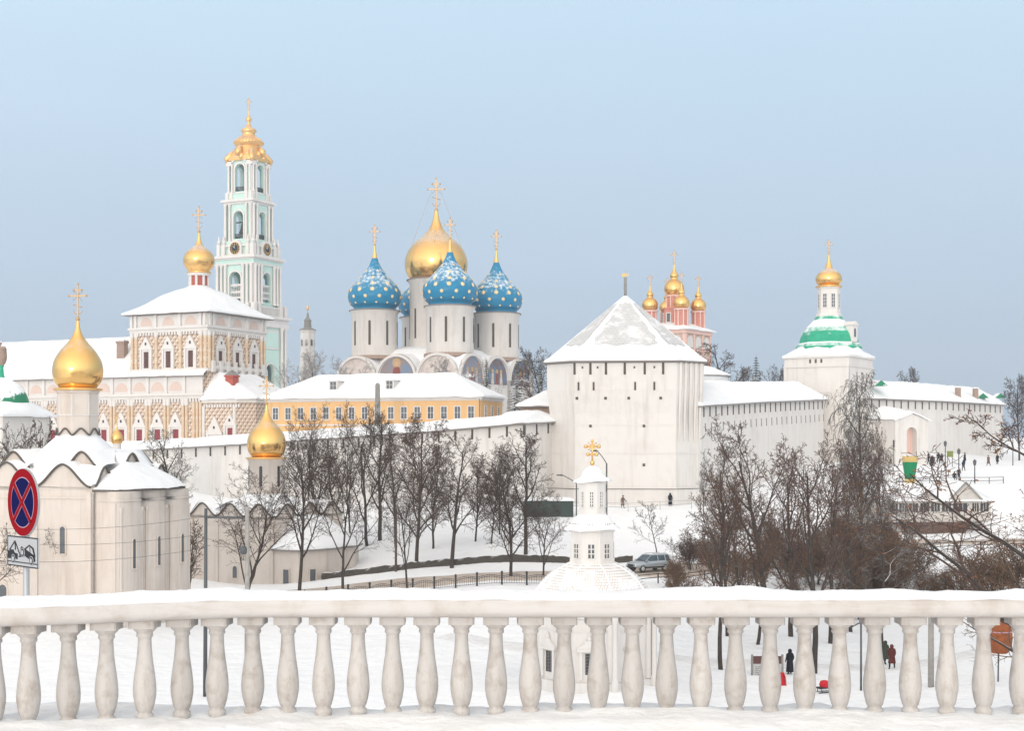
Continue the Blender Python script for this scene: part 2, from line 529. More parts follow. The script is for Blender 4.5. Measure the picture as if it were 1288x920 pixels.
def ogee(w, h, n=14, k=0.8):
    """Keel-arch outline points from (-w/2,0) over the peak to (w/2,0)."""
    pts = []
    for i in range(-n, n + 1):
        a = abs(i) / n
        pts.append((w / 2 * i / n, h * (k * 0.5 * (1 + math.cos(PI * a)) + (1 - k) * (1 - a))))
    return pts

# onion-dome outlines, r relative to the largest radius, z relative to the height
ONION_TALL = [(.70, 0), (.88, .07), (.97, .15), (1, .24), (.99, .30), (.93, .40), (.82, .48), (.67, .56), (.50, .63), (.34, .70), (.22, .765), (.14, .83), (.085, .90), (.05, 1)]
ONION_WIDE = [(.78, 0), (.80, .05), (.93, .11), (1, .22), (1, .28), (.96, .36), (.86, .45), (.71, .54), (.54, .63), (.39, .72), (.27, .80), (.17, .90), (.10, 1)]
ONION_SQUAT = [(.66, 0), (.72, .06), (.92, .16), (1, .28), (.97, .38), (.85, .47), (.66, .55), (.42, .62), (.25, .68), (.16, .76), (.10, .88), (.05, 1)]
def dense(prof, k=3):
    """Catmull-Rom refinement of an outline."""
    out = []
    n = len(prof)
    for i in range(n - 1):
        p0, p1, p2, p3 = prof[max(i - 1, 0)], prof[i], prof[i + 1], prof[min(i + 2, n - 1)]
        for j in range(k):
            t = j / k
            out.append(tuple(0.5 * (2 * p1[a] + (p2[a] - p0[a]) * t + (2 * p0[a] - 5 * p1[a] + 4 * p2[a] - p3[a]) * t * t + (3 * p1[a] - p0[a] - 3 * p2[a] + p3[a]) * t ** 3) for a in (0, 1)))
    out.append(prof[-1])
    return out

def cross(parent, h, z, mat='gold_cross', c=(0, 0), rz=0.0, t=None):
    """Three-bar church cross of height h standing on z."""
    t = (t or h * 0.030) * .62
    m = MB()
    m.M = Matrix.Translation((c[0], c[1], z)) @ Matrix.Rotation(rz, 4, 'Z')
    m.lathe([(0.01, -0.02 * h), (0.05 * h, 0.0), (0.065 * h, 0.04 * h), (0.05 * h, 0.08 * h), (0.01, 0.11 * h)], 10, cap=False)
    m.box(-t, t, -t * .7, t * .7, 0.05 * h, h)
    w = 0.25 * h
    m.box(-w, w, -t * .65, t * .65, 0.66 * h, 0.66 * h + 2 * t)
    w2 = 0.11 * h
    m.box(-w2, w2, -t * .6, t * .6, 0.82 * h, 0.82 * h + 1.6 * t)
    m.tube([(-w2 * 1.2, 0, 0.44 * h), (w2 * 1.2, 0, 0.36 * h)], t * 0.9, 4, cap=True)
    for x, zz in ((-w, .66 * h + t), (w, .66 * h + t), (0, h), (-w2, .82 * h + t), (w2, .82 * h + t)):
        m.lathe([(0.01, -1.9 * t), (1.5 * t, -1.1 * t), (1.9 * t, 0), (1.5 * t, 1.1 * t), (0.01, 1.9 * t)], 8, c=(x, 0, zz), cap=False)
    # rays in the angles of the main bars
    for sx in (-1, 1):
        m.tube([(0, 0, .68 * h), (sx * w * .55, 0, .68 * h + w * .55)], t * .45, 4, cap=True)
        m.tube([(0, 0, .68 * h), (sx * w * .55, 0, .68 * h - w * .55)], t * .45, 4, cap=True)
    # crescent at the foot
    m.tube([(-.13 * h, 0, .26 * h), (-.08 * h, 0, .19 * h), (0, 0, .165 * h), (.08 * h, 0, .19 * h), (.13 * h, 0, .26 * h)], t * .7, 5)
    return m.build('cross', mat, parent)

def onion(parent, Rr, H, z, prof=ONION_TALL, mat='gold', n=48, c=(0, 0), stars=None, name='onion_dome'):
    m = MB()
    pr = dense(prof)
    m.lathe([(r * Rr, zz * H) for r, zz in pr], n, c=(c[0], c[1], z))
    mats = [mat]
    if stars:
        mats.append('star_gold')
        def rad(t):
            for (r0, z0), (r1, z1) in zip(pr, pr[1:]):
                if z0 <= t <= z1:
                    return (r0 + (r1 - r0) * (t - z0) / max(z1 - z0, 1e-6)), (r1 - r0) * Rr, (z1 - z0) * H
            return pr[-1][0], 0, 1
        for row, (t, cnt, size) in enumerate(stars):
            r, dr, dz = rad(t)
            for i in range(cnt):
                a = 2 * PI * (i + 0.5 * (row % 2)) / cnt
                nrm = Vector((math.cos(a) * dz, math.sin(a) * dz, -dr)).normalized()
                p = Vector((c[0] + r * Rr * math.cos(a), c[1] + r * Rr * math.sin(a), z + t * H)) + nrm * 0.07
                tx = Vector((-math.sin(a), math.cos(a), 0)); ty = nrm.cross(tx)
                vs = [p + nrm * 0.16]
                for k in range(16):
                    rr = size if k % 2 == 0 else size * 0.62
                    b = 2 * PI * k / 16
                    vs.append(p + tx * (rr * math.cos(b)) + ty * (rr * math.sin(b)))
                m.add(vs, [(0, 1 + k, 1 + (k + 1) % 16) for k in range(16)], False, 1)
    return m.build(name, mats, parent)

def window(parent, M, x, z, w, h, frame=None, round_top=False, mat='window_dark', depth=0.0, bars=(0, 0), fw=0.12, frame_mat='plaster_trim', name='window'):
    """A window on a wall face (frame M): dark pane with a raised surround, and glazing bars."""
    m = MB(); m.M = M @ Matrix.Translation((x, 0, 0))
    y = -0.02
    if round_top:
        m.prism(arch(w, z, z + h - w / 2), y, 0.05)
    else:
        m.box(-w / 2, w / 2, y, 0.05, z, z + h)
    mats = [mat]
    if bars != (0, 0):
        mats.append(frame_mat)
        for i in range(bars[0]):
            xx = -w / 2 + w * (i + 1) / (bars[0] + 1)
            m.box(xx - .035, xx + .035, y - .04, y - 0.003, z + 0.02, z + h - (w * .25 if round_top else 0), mat=1)
        for i in range(bars[1]):
            zz = z + h * (i + 1) / (bars[1] + 1)
            m.box(-w / 2 + .01, w / 2 - .01, y - .034, y - 0.006, zz - .03, zz + .03, mat=1)
    o = m.build(name, mats, parent)
    if frame is not None:
        f = MB(); f.M = M @ Matrix.Translation((x, 0, 0))
        d = frame
        if round_top:
            outer = arch(w + 2 * fw, z, z + h - w / 2)
            inner = arch(w, z, z + h - w / 2)
            k = len(outer)
            vs = [(a, -d, b) for a, b in outer] + [(a, -d, b) for a, b in inner] + [(a, 0.0, b) for a, b in outer] + [(a, 0.0, b) for a, b in inner]
            fs = []
            for i in range(1, k):
                j = (i + 1) % k
                fs += [(i, j, k + j, k + i), (2 * k + j, 2 * k + i, i, j)[::-1], (k + i, k + j, 3 * k + j, 3 * k + i)]
            f.add(vs, fs)
            f.box(-w / 2 - fw, w / 2 + fw, -d - .03, 0, z - fw, z)
        else:
            f.box(-w / 2 - fw, -w / 2, -d, 0, z, z + h)
            f.box(w / 2, w / 2 + fw, -d, 0, z, z + h)
            f.box(-w / 2 - fw, w / 2 + fw, -d, 0, z + h, z + h + fw)
            f.box(-w / 2 - fw * 1.3, w / 2 + fw * 1.3, -d - .05, 0, z - fw, z)
        f.build('surround', frame_mat, o)
    return o

# ------------------------------------------------------------------ ground
def u_of(px): return (px - 644.0) / FPX
NEAR = [(6.0, -2.9), (8.6, -3.0), (12, -4.4), (20, -7.2), (30, -10.0), (45, -13.2), (60, -15.4), (75, -16.5)]
COLS = [
    (u_of(-900), [(90, -16), (125, -14), (190, -11), (215, -9), (240, -3), (400, 3), (3500, 8)]),
    (u_of(0), [(88, -16), (100, -15.2), (112, -14.3), (125, -13.8), (150, -13.2), (190, -11), (215, -10), (240, -3), (300, -2), (400, 3), (3500, 8)]),
    (u_of(300), [(90, -15.8), (110, -15.5), (130, -15.1), (140, -14.7), (152, -14.9), (165, -14), (190, -11.5), (212, -9.5), (240, -2), (300, 0), (400, 4), (3500, 8)]),
    (u_of(640), [(90, -15.5), (110, -15.0), (125, -14), (135, -13.3), (142, -13), (150, -12), (170, -9.5), (186, -7.9), (195, -7.2), (230, -1), (300, 2), (400, 6), (3500, 8)]),
    (u_of(790), [(88, -15.0), (110, -14.9), (125, -14.2), (135, -13.2), (142, -12.9), (150, -12.2), (165, -10.8), (180, -9), (188, -8.3), (200, -7.5), (230, -1), (300, 2), (400, 5), (3500, 8)]),
    (u_of(900), [(98, -15.6), (125, -14.6), (140, -13), (150, -12.6), (165, -11), (188, -8.3), (200, -7.3), (225, -5), (245, -2), (300, 2), (400, 5), (3500, 8)]),
    (u_of(1100), [(98, -15.7), (125, -15), (150, -13.2), (168, -11.8), (178, -11.8), (187, -11.8), (194.5, -7.4), (202, -5.4), (225, -3.5), (240, -2.7), (262, 0), (400, 4), (3500, 8)]),
    (u_of(1288), [(98, -15.0), (125, -14.5), (150, -13), (168, -12), (180, -11.8), (187, -11.6), (196, -6.4), (225, -3.5), (280, -2.5), (300, -1), (400, 2), (3500, 8)]),
    (u_of(2200), [(98, -15.5), (125, -14.5), (168, -12), (196, -6.5), (225, -3.5), (280, -2.5), (300, -1), (400, 2), (3500, 8)]),
]
US = np.array([c[0] for c in COLS])
def ground(x, y):
    D = max(y, 6.0)
    u = min(max(x / D, US[0]), US[-1])
    i = min(max(int(np.searchsorted(US, u)) - 1, 0), len(US) - 2)
    t = (u - US[i]) / (US[i + 1] - US[i])
    t = t * t * (3 - 2 * t)
    zz = []
    for k in (i, i + 1):
        pr = NEAR + COLS[k][1]
        zz.append(float(np.interp(D, [p[0] for p in pr], [p[1] for p in pr])))
    return zz[0] * (1 - t) + zz[1] * t

def bumps(x, y):
    return 0.30 * noise.noise(Vector((x * .11, y * .11, 3.3))) + 0.10 * noise.noise(Vector((x * .5, y * .5, 8.1)))

def make_ground():
    Ds = list(np.concatenate([np.arange(6, 30, 1.5), np.arange(30, 80, 2.5), np.arange(80, 260, 1.5), np.arange(260, 420, 10), np.array([450, 520, 620, 800, 1100, 1500])]))
    us = list(np.concatenate([np.linspace(US[0], -0.42, 10)[:-1], np.linspace(-0.42, 0.42, 150), np.linspace(0.42, US[-1], 10)[1:]]))
    m = MB()
    vs = []
    for D in Ds:
        for u in us:
            x = u * D
            z = ground(x, D)
            if D < 400: z += bumps(x, D) * min(1.0, D / 60)
            vs.append((x, D, z))
    n = len(us)
    fs = [(j * n + i, j * n + i + 1, (j + 1) * n + i + 1, (j + 1) * n + i) for j in range(len(Ds) - 1) for i in range(n - 1)]
    m.add(vs, fs, True)
    return struct(m.build('ground', 'snow'))
make_ground()

def strip(name, pts, width, mat, lift):
    """A road laid over the ground along plan points, draped at its width."""
    m = MB()
    P2 = []
    for (x0, y0), (x1, y1) in zip(pts, pts[1:]):
        k = max(2, int(math.hypot(x1 - x0, y1 - y0) / 1.5))
        P2 += [(x0 + (x1 - x0) * i / k, y0 + (y1 - y0) * i / k) for i in range(k)]
    P2.append(pts[-1])
    vs = []
    W = 9
    for j, (x, y) in enumerate(P2):
        a, b = P2[max(j - 3, 0)], P2[min(j + 3, len(P2) - 1)]
        d = Vector((b[0] - a[0], b[1] - a[1], 0)).normalized()
        nn = Vector((-d.y, d.x, 0))
        for i in range(W):
            s = (i / (W - 1) - .5) * width
            xx, yy = x + nn.x * s, y + nn.y * s
            edge = abs(i - (W - 1) / 2) / ((W - 1) / 2)
            z = ground(xx, yy) + bumps(xx, yy) + lift * (1.0 if edge < .95 else -0.6)
            vs.append((xx, yy, z))
    fs = [(j * W + i, (j + 1) * W + i, (j + 1) * W + i + 1, j * W + i + 1) for j in range(len(P2) - 1) for i in range(W - 1)]
    m.add(vs, fs, True)
    return struct(m.build(name, mat))
def XY(px, D): return (u_of(px) * D, D)
strip('road', [XY(120, 133), XY(300, 138), XY(465, 139.5), XY(640, 140), XY(812, 142.5), XY(900, 147), XY(1000, 157), XY(1110, 168), XY(1200, 173), XY(1300, 176), XY(1500, 178)], 7.0, 'trodden_snow', 0.16)
strip('path', [XY(1040, 222), XY(1140, 221), XY(1230, 222), XY(1330, 224)], 9.0, 'snow', 0.12)

mk('path_snow', (0.76, 0.755, 0.76), 0.8, var=(1.5, (0.66, 0.65, 0.65), 0.4, 0.65), bump=(3.0, 0.8, 0.15))
strip('path', [XY(560, 112), XY(700, 104), XY(880, 101), XY(1010, 99.5), XY(1130, 100), XY(1300, 104), XY(1500, 108)], 3.2, 'path_snow', 0.06)
# the hilltop terrace the photographer stands on
def make_terrace():
    m = MB()
    vs = []
    xs = list(np.concatenate([np.array([-70, -40, -20, -12]), np.linspace(-8, 8, 220), np.array([12, 20, 40, 70])]))
    ys = list(np.concatenate([np.array([-60, -30, -15, -6]), np.linspace(-2, 6, 14)[:-1], np.linspace(6, 8.34, 46)]))
    def z_of(x, y):
        t = min(max((y - rail_y(x) + 1.6) / 1.2, 0), 1)
        base = -1.66 + (0.145 + 0.015 * math.sin(x * 1.7)) * t * t * (3 - 2 * t)
        nz = 0.028 * noise.noise(Vector((x * 2.6, y * 3.2, 1))) + 0.020 * noise.noise(Vector((x * 7, y * 7, 2))) + .009 * noise.noise(Vector((x * 22, y * 22, 5)))
        return base + nz
    for y in ys:
        for x in xs:
            vs.append((x, y, z_of(x, y) if y < 8.3 else -1.62))
    n = len(xs)
    fs = [(j * n + i, j * n + i + 1, (j + 1) * n + i + 1, (j + 1) * n + i) for j in range(len(ys) - 1) for i in range(n - 1)]
    m.add(vs, fs, True)
    # sides of the terrace block
    y0, y1 = -60, 8.345
    m.box(-70, 70, y0, y1, -24, -1.75)
    return struct(m.build('terrace', ['near_snow']))
def rail_y(x):
    """Plan line of the balustrade: straight, bending towards the camera at its left end."""
    t = min(max((-1.35 - x) / 1.6, 0), 1.6)
    return 8.1 - 0.42 * t * t * (3 - 2 * min(t, 1)) if t <= 1 else 8.1 - 0.42 - 0.25 * (t - 1)
make_terrace()

# ------------------------------------------------------------------ balustrade
def make_balustrade():
    root = thing('balustrade', 'long pale stone balustrade in the foreground with fresh snow along its rail', 'balustrade', (0, 8.1, -1.5))
    T = Matrix.Translation((0, -8.1, 1.5))
    xs = np.linspace(-4.6, 4.6, 300)
    def frame(x):
        y = rail_y(x); dy = (rail_y(x + .01) - rail_y(x - .01)) / .02
        d = Vector((1, dy, 0)).normalized()
        return Vector((x, y, 0)), Vector((-d.y, d.x, 0))
    def sweep(sec, name, mat, fn=None):
        m = MB(); m.M = T
        rings = []
        for x in xs:
            p, nn = frame(x)
            rings.append([p + nn * a + Vector((0, 0, b + (fn(x, a, b) if fn else 0))) for a, b in sec])
        m.loft(rings, True)
        return m.build(name, mat, root)
    # rail with rounded edges
    sec = []
    z0, z1, hw = -0.955, -0.862, 0.155
    for cx, cz, a0 in ((hw - .035, z0 + .03, -90), (hw - .045, z1 - .045, 0), (-hw + .045, z1 - .045, 90), (-hw + .035, z0 + .03, 180)):
        for k in range(5):
            a = R(a0 + 90 * k / 4)
            rr = .045 if cz > -0.93 else .03
            sec.append((cx + rr * math.cos(a), cz + rr * math.sin(a)))
    sweep(sec, 'rail', 'rail_stone')
    # snow lying on the rail
    def hump(x, a, b):
        if b < -0.866: return 0.010 * noise.noise(Vector((x * 5, a * 9, 6))) - .002
        h = 0.024 * noise.noise(Vector((x * 1.3, 0, 4))) + 0.022 * noise.noise(Vector((x * 4, a * 6, 1))) + 0.010 * noise.noise(Vector((x * 13, a * 18, 2))) + .005 * noise.noise(Vector((x * 34, a * 34, 9)))
        return h * (1 - (abs(a) / .16) ** 2) + 0.008
    ss = [(-.138, -.872)] + [(-.138 + .276 * k / 12, -.859 + .024 * math.sin(PI * (k / 12)) ** .6) for k in range(13)] + [(.138, -.872)]
    sweep(ss[::-1], 'snow_cap', 'rail_snow', hump)
    # plinth
    sweep([(.15, -1.75), (.15, -1.548), (-.15, -1.548), (-.15, -1.75)], 'plinth', 'rail_stone')
    prof = [(.046, -.03), (.046, 0), (.050, .008), (.050, .022), (.040, .030), (.040, .040), (.046, .047), (.056, .085), (.0635, .13), (.0645, .165), (.062, .205), (.056, .255), (.0485, .305), (.0425, .355), (.039, .40), (.0375, .435), (.038, .452), (.045, .458), (.0465, .468), (.043, .476), (.048, .484), (.062, .498), (.068, .508)]
    prof = [(r, z) for r, z in prof]
    proto = None
    pxs = [-52, -8, 36, 86, 134, 182, 229, 273, 318, 362, 407, 450.5, 494, 537, 580.5, 624, 667, 709.5, 752.5, 795.5, 838.5, 881.5, 925, 968.5, 1012, 1056, 1100, 1145, 1191, 1237, 1284, 1331]
    rnd = random.Random(4)
    for i, px in enumerate(pxs):
        D = 8.1
        for _ in range(6):
            D = rail_y(u_of(px) * D)
        x = u_of(px) * D
        if proto is None:
            m = MB()
            m.lathe(prof, 28)
            # square abacus with softened arrises
            a, b = .073, .008
            oct_ = [(a, -a + b), (a, a - b), (a - b, a), (-a + b, a), (-a, a - b), (-a, -a + b), (-a + b, -a), (a - b, -a)]
            m.slab(oct_, .508, .573)
            o = m.build('baluster', 'marble', root)
            proto = o
        else:
            o = proto.copy(); C.objects.link(o); o.parent = root
        o.location = (x, D - 8.1, -1.527 + 1.5)
        o.rotation_euler = (0, 0, rnd.uniform(-.05, .05) + (-.06 if x < -1.4 else 0))
        o.scale = (1 + rnd.uniform(-.015, .015),) * 2 + (1.0,)
    return root
make_balustrade()

# ------------------------------------------------------------------ road sign
def make_sign():
    D = 14.7
    p = P(33, 620, D)
    gz = ground(p.x, p.y)
    root = thing('road_sign', 'no stopping road sign with a tow truck plate below on a grey post', 'road sign', (p.x, p.y, gz - .3), 0)
    root.rotation_euler = (0, 0, R(-46))
    off = -(gz - .3)
    m = MB()
    rz = P(0, 632, D).z + off
    m.lathe([(.034, 0), (.034, rz + .2), (.02, rz + .22)], 14)
    m.build('post', 'galvanised', root)
    M = Matrix.Translation((0.05, -0.05, rz)) 
    def disc(m, r, y0, y1, mat, n=64):
        m.prism([(r * math.cos(2 * PI * i / n), r * math.sin(2 * PI * i / n)) for i in range(n)], y0, y1, mat)
    m = MB(); m.M = M
    disc(m, .35, -.012, .012, 0)
    disc(m, .345, -.014, -.012, 1)
    disc(m, .262, -.016, -.014, 3)
    disc(m, .252, -.018, -.016, 2)
    for s in (1, -1):
        for w, r, y, mt in ((.058, .262, -.020 - .0005 * s, 3), (.044, .27, -.023 - .0005 * s, 1)):
            a = R(45) * s
            dx, dz = math.cos(a), math.sin(a)
            nx, nz = -dz, dx
            m.prism([(dx * r + nx * w / 2, dz * r + nz * w / 2), (dx * r - nx * w / 2, dz * r - nz * w / 2), (-dx * r - nx * w / 2, -dz * r - nz * w / 2), (-dx * r + nx * w / 2, -dz * r + nz * w / 2)], y, y + .0015, mt)
    m.box(-.03, .03, .012, .03, -.2, .2, 0)
    m.build('round_sign', ['galvanised', 'sign_red', 'sign_blue', 'sign_line'], root)
    zt = P(0, 675, D).z + off
    zb = P(0, 713, D).z + off
    w, hh = .70, zt - zb
    m = MB(); m.M = Matrix.Translation((0.04, -0.05, zb))
    m.box(-w / 2, w / 2, -.008, .008, 0, hh, 0)
    e = .012
    for q in ((-w / 2, w / 2, 0, e), (-w / 2, w / 2, hh - e, hh), (-w / 2, -w / 2 + e, e, hh - e), (w / 2 - e, w / 2, e, hh - e)):
        m.box(q[0], q[1], -.0105, -.008, q[2], q[3], 1)
    def poly(pts, mat=1, y=-.012):
        m.prism([((a - .5) * w, (1 - b) * hh) for a, b in pts], y, -.008, mat)
    def circ(a, b, r, mat, y):
        m.prism([((a - .5) * w + r * math.cos(2 * PI * i / 20), (1 - b) * hh + r * math.sin(2 * PI * i / 20)) for i in range(20)], y, -.008, mat)
    poly([(.03, .84), (.97, .84), (.97, .87), (.03, .87)])
    # tow truck: cab and bed cut by the left edge, jib with a hook bar
    poly([(.02, .50), (.10, .50), (.10, .46), (.20, .46), (.24, .56), (.34, .58), (.34, .76), (.02, .76)])
    for a, b, c in (((.07, .48), (.25, .17), .014), ((.25, .15), (.27, .46), .013), ((.26, .18), (.44, .66), .012), ((.38, .67), (.52, .64), .022)):
        dx, dz = (b[0] - a[0]), (b[1] - a[1]); l = math.hypot(dx, dz); nx, nz = -dz / l * c, dx / l * c
        poly([(a[0] + nx, a[1] + nz), (b[0] + nx, b[1] + nz), (b[0] - nx, b[1] - nz), (a[0] - nx, a[1] - nz)])
    circ(.20, .76, .047, 0, -.013); circ(.20, .76, .040, 1, -.014); circ(.20, .76, .026, 0, -.016)
    # hatchback hung by its nose: bonnet, cabin with window outline, tail
    poly([(.44, .40), (.47, .32), (.62, .44), (.90, .62), (.92, .76), (.86, .80), (.66, .68), (.46, .54)])
    poly([(.56, .40), (.72, .24), (.86, .34), (.92, .62), (.90, .64)])
    poly([(.63, .405), (.73, .295), (.82, .365), (.87, .555)], 0, -.014)
    poly([(.745, .31), (.765, .32), (.775, .49), (.755, .475)], 1, -.016)
    circ(.52, .52, .047, 0, -.0165); circ(.52, .52, .040, 1, -.018); circ(.52, .52, .025, 0, -.020)
    circ(.80, .76, .047, 0, -.0165); circ(.80, .76, .040, 1, -.018); circ(.80, .76, .025, 0, -.020)
    m.build('tow_plate', ['sign_white', 'black'], root)
make_sign()

# ------------------------------------------------------------------ churches
def gabled_roof_face(m_wall, m_snow, m_edge, M, spans, z, depth):
    """A row of keel gables on a face: gable wall, snowed ridge running in, dark metal edge. spans = [(xc, w, h, setback, lift)]"""
    for xc, w, h, sb, lift in spans:
        T = M @ Matrix.Translation((xc, sb, z + lift))
        og = ogee(w, h)
        m_wall.M = T
        m_wall.prism(og + [(w / 2, -.3), (-w / 2, -.3)], 0.0, 0.45)
        # ridge of snow behind the gable
        m_snow.M = T
        a = [(x, -.10, q + .12) for x, q in og]
        b = [(x, depth * (.55 + .45 * q / h), q * .96 + .30) for x, q in og]
        n = len(og)
        m_snow.add(a + b, [(i, i + 1, n + i + 1, n + i) for i in range(n - 1)], True)
        lo = [(x, -.10, q + .03) for x, q in og]
        m_snow.add(a + lo, [(i + 1, i, n + i, n + i + 1) for i in range(n - 1)], False)
        m_edge.M = T
        m_edge.tube([(x, -.16, q + .0) for x, q in og], .10, 6, cap=True)

def make_white_church(D):
    """Small white church: square body under keel gables, snowed roof, drum with gilded onion dome, apse or annex at the right face."""
    h, zt = D['h'], D['wall_top']
    root = thing(D['name'], D['label'], 'church', D['loc'], R(-D['rot']))
    m = MB()
    m.box(-h, h, -h, h, -1.5, zt)
    # lesenes and a string course on the two visible faces
    for ax in 'fr':
        m.M = face_M(ax, h)
        for x in D['lesenes']:
            m.box(x - .28, x + .28, -.14, 0, 0, zt - .4)
        m.box(-h, h, -.10, 0, zt - .95, zt - .80)
    m_wall, m_snow, m_edge = m, MB(), MB()
    for ax in 'frbl':
        gabled_roof_face(m_wall, m_snow, m_edge, face_M(ax, h), D['gables_' + ('f' if ax in 'fb' else 'r')], zt, h * .75)
    m_wall.M = None
    m_snow.M = None
    zr, rd = D['drum_z0'], D['drum_r']
    rings = []
    for t in np.linspace(0, 1, 9):
        hh = (h - .25) * (1 - t) + rd * .9 * t
        zz = zt - .15 + (zr + .5 - zt) * (t ** 1.15 * .82 + .18 * math.sin(t * PI / 2))
        rings.append(ring_mix(hh, zz, t ** .8, 8))
    m_snow.loft(rings, True)
    m_wall.build('wall', D['mat'], root)
    m_snow.build('roof_snow', 'roof_snow', root)
    m_edge.build('gable_edge', 'dark_edge', root)
    # drum
    n = D.get('drum_n', 8)
    d = MB()
    z1 = D['drum_z1']
    d.lathe([(rd, zr - .8), (rd, z1 - .25), (rd * 1.05, z1 - .2), (rd * 1.05, z1 - .08), (rd * 1.1, z1)], n, smooth=n > 12, rot=PI / n)
    dr = d.build('drum', D['mat'], root)
    if n == 8:
        e = MB(); s = MB()
        for k in range(8):
            a = 2 * PI * k / 8
            og = ogee(rd * .82, .55)
            M = Matrix.Rotation(a + PI / 2, 4, 'Z') @ Matrix.Translation((0, -rd * .99, zr + .25))
            e.M = M
            e.tube([(x, 0, q) for x, q in og], .075, 5)
        e.build('drum_gable_edge', 'dark_edge', dr)
        t = MB()
        for k in range(8):
            t.M = Matrix.Rotation(2 * PI * k / 8 + PI / 2, 4, 'Z') @ Matrix.Translation((0, -rd * math.cos(PI / 8), 0))
            w = rd * .76
            t.box(-w / 2, w / 2, -.05, 0.0, zr + 1.9, zr + 1.98)
            t.box(-w / 2, -w / 2 + .07, -.05, 0.0, zr + 1.98, z1 - .35)
            t.box(w / 2 - .07, w / 2, -.05, 0.0, zr + 1.98, z1 - .35)
        t.build('drum_panel', 'plaster_trim', dr)
    else:
        for k in range(6):
            a = 2 * PI * (k + .35) / 6
            w = MB(); w.M = Matrix.Rotation(a, 4, 'Z') @ Matrix.Translation((0, -rd - .02, 0))
            w.prism(arch(.34, zr + 1.1, zr + 3.2), 0, .1)
            w.build('window', 'window_dark', dr)
    g = MB()
    g.lathe([(rd * 1.1, z1 + .003), (rd * 1.17, z1 + .06), (rd * 1.17, z1 + .18), (rd * .9, z1 + .26)], 40)
    g.build('cornice', 'gold_plain', dr)
    dm = onion(root, D['dome_r'], D['dome_h'], z1 + .2)
    cross(root, D['cross_h'], z1 + .2 + D['dome_h'] - .05, rz=R(D['rot'] - 8))
    return root

def make_church_near():
    zt = 10.6
    root = make_white_church(dict(name='white_church', label='cream church at the left edge with keel gables, rounded apse and gold onion dome', loc=(-36.96, 121.07, -14.0), rot=19.9, h=5.52, wall_top=zt, mat='plaster_cream',
        lesenes=(-5.2, 0, 5.2), gables_f=[(-2.76, 5.4, 2.0, 0, 0), (2.76, 5.4, 1.85, 0, 0), (3.4, 3.4, 1.3, 1.6, 1.55), (-3.4, 3.4, 1.3, 1.6, 1.55)], gables_r=[(-4.0, 2.7, 1.55, 0, .1), (0, 4.6, 2.5, .2, .2), (4.0, 2.7, 1.6, 0, .1)],
        drum_z0=14.6, drum_r=1.74, drum_z1=18.6, dome_r=2.1, dome_h=5.85, cross_h=3.1))
    h = 5.52
    # apse of three lobes
    out = [(h - .2, -5.3), (h + 1.5, -5.3)]
    for yc in (-3.5, 0.0, 3.5):
        rr = 1.78
        for i in range(13):
            a = -PI / 2 + PI * i / 12
            out.append((h + 1.9 + .62 * math.cos(a), yc + rr * .985 * math.sin(a)))
    out.append((h + 1.5, 5.3))
    out.append((h - .2, 5.3))
    m = MB()
    m.slab(out, -1.5, 10.25)
    big = [(h + (x - h) * 1.07 + .10, y * 1.03) if x > h else (x, y * 1.03) for x, y in out]
    # band of small arcading under the eave
    m.slab([(h + (x - h) * 1.03 + .03, y * 1.01) if x > h else (x, y * 1.01) for x, y in out], 9.45, 9.6)
    for yc in (-5.25, -1.75, 1.75, 5.25):
        m.lathe([(.13, -1.5), (.13, 9.3)], 8, c=(h + 1.93, yc, 0))
    for yc in (-3.5, 0, 3.5):
        for s in (-1, 1):
            a = s * R(52)
            m.lathe([(.10, -1.5), (.10, 8.6), (.16, 8.7), (.16, 8.95)], 8, c=(h + 1.9 + .64 * math.cos(a), yc + 1.78 * math.sin(a), 0))
    ap = m.build('apse', 'plaster_cream', root)
    e = MB()
    N_ = 40
    e.slab([(h + 2.93 * abs(math.cos(-PI / 2 + PI * i / N_)) ** .55, 5.54 * math.sin(-PI / 2 + PI * i / N_)) for i in range(N_ + 1)], 10.25, 10.42)
    e.build('eave', 'dark_edge', ap)
    # snow on the apse roof, smooth over the lobes
    s = MB()
    N = 28
    rings = []
    for t in np.linspace(0, 1, 8):
        ring = []
        for i in range(N + 1):
            a = -PI / 2 + PI * i / N
            rx, ry = 2.95 * (1 - t) + .02, 5.55 * (1 - t * .75)
            ring.append((h + .02 + rx * abs(math.cos(a)) ** .55, ry * math.sin(a), 10.43 + .14 * min(1, t * 9) + 2.0 * t ** .9))
        rings.append(ring)
    n = N + 1
    vs = [p for r in rings for p in r]
    s.add(vs, [(j * n + i, j * n + i + 1, (j + 1) * n + i + 1, (j + 1) * n + i) for j in range(7) for i in range(N)], True)
    s.add(rings[0], [tuple(range(n))])
    s.build('apse_roof_snow', 'roof_snow', ap)
    for yc in (-3.5, 0, 3.5):
        M = Matrix.Rotation(PI / 2, 4, 'Z') @ Matrix.Translation((yc, -(h + 1.9 + .62), 0))
        window(ap, M, 0, 4.0, .46, 2.4, frame=.10, round_top=True, mat='window_glass', fw=.10, frame_mat='plaster_cream')
    window(root, face_M('f', h), -3.2, 1.2, .8, 1.3, frame=.08, round_top=True, mat='window_glass', frame_mat='plaster_cream')
    window(root, face_M('f', h), 2.7, 5.2, .5, 2.2, frame=.08, round_top=True, mat='window_glass', frame_mat='plaster_cream')
    pipe = MB()
    pipe.tube([(h + .12, -5.45, 10.1), (h + .12, -5.5, -1)], .07, 6)
    pipe.build('downpipe', 'stone_grey', root)
make_church_near()

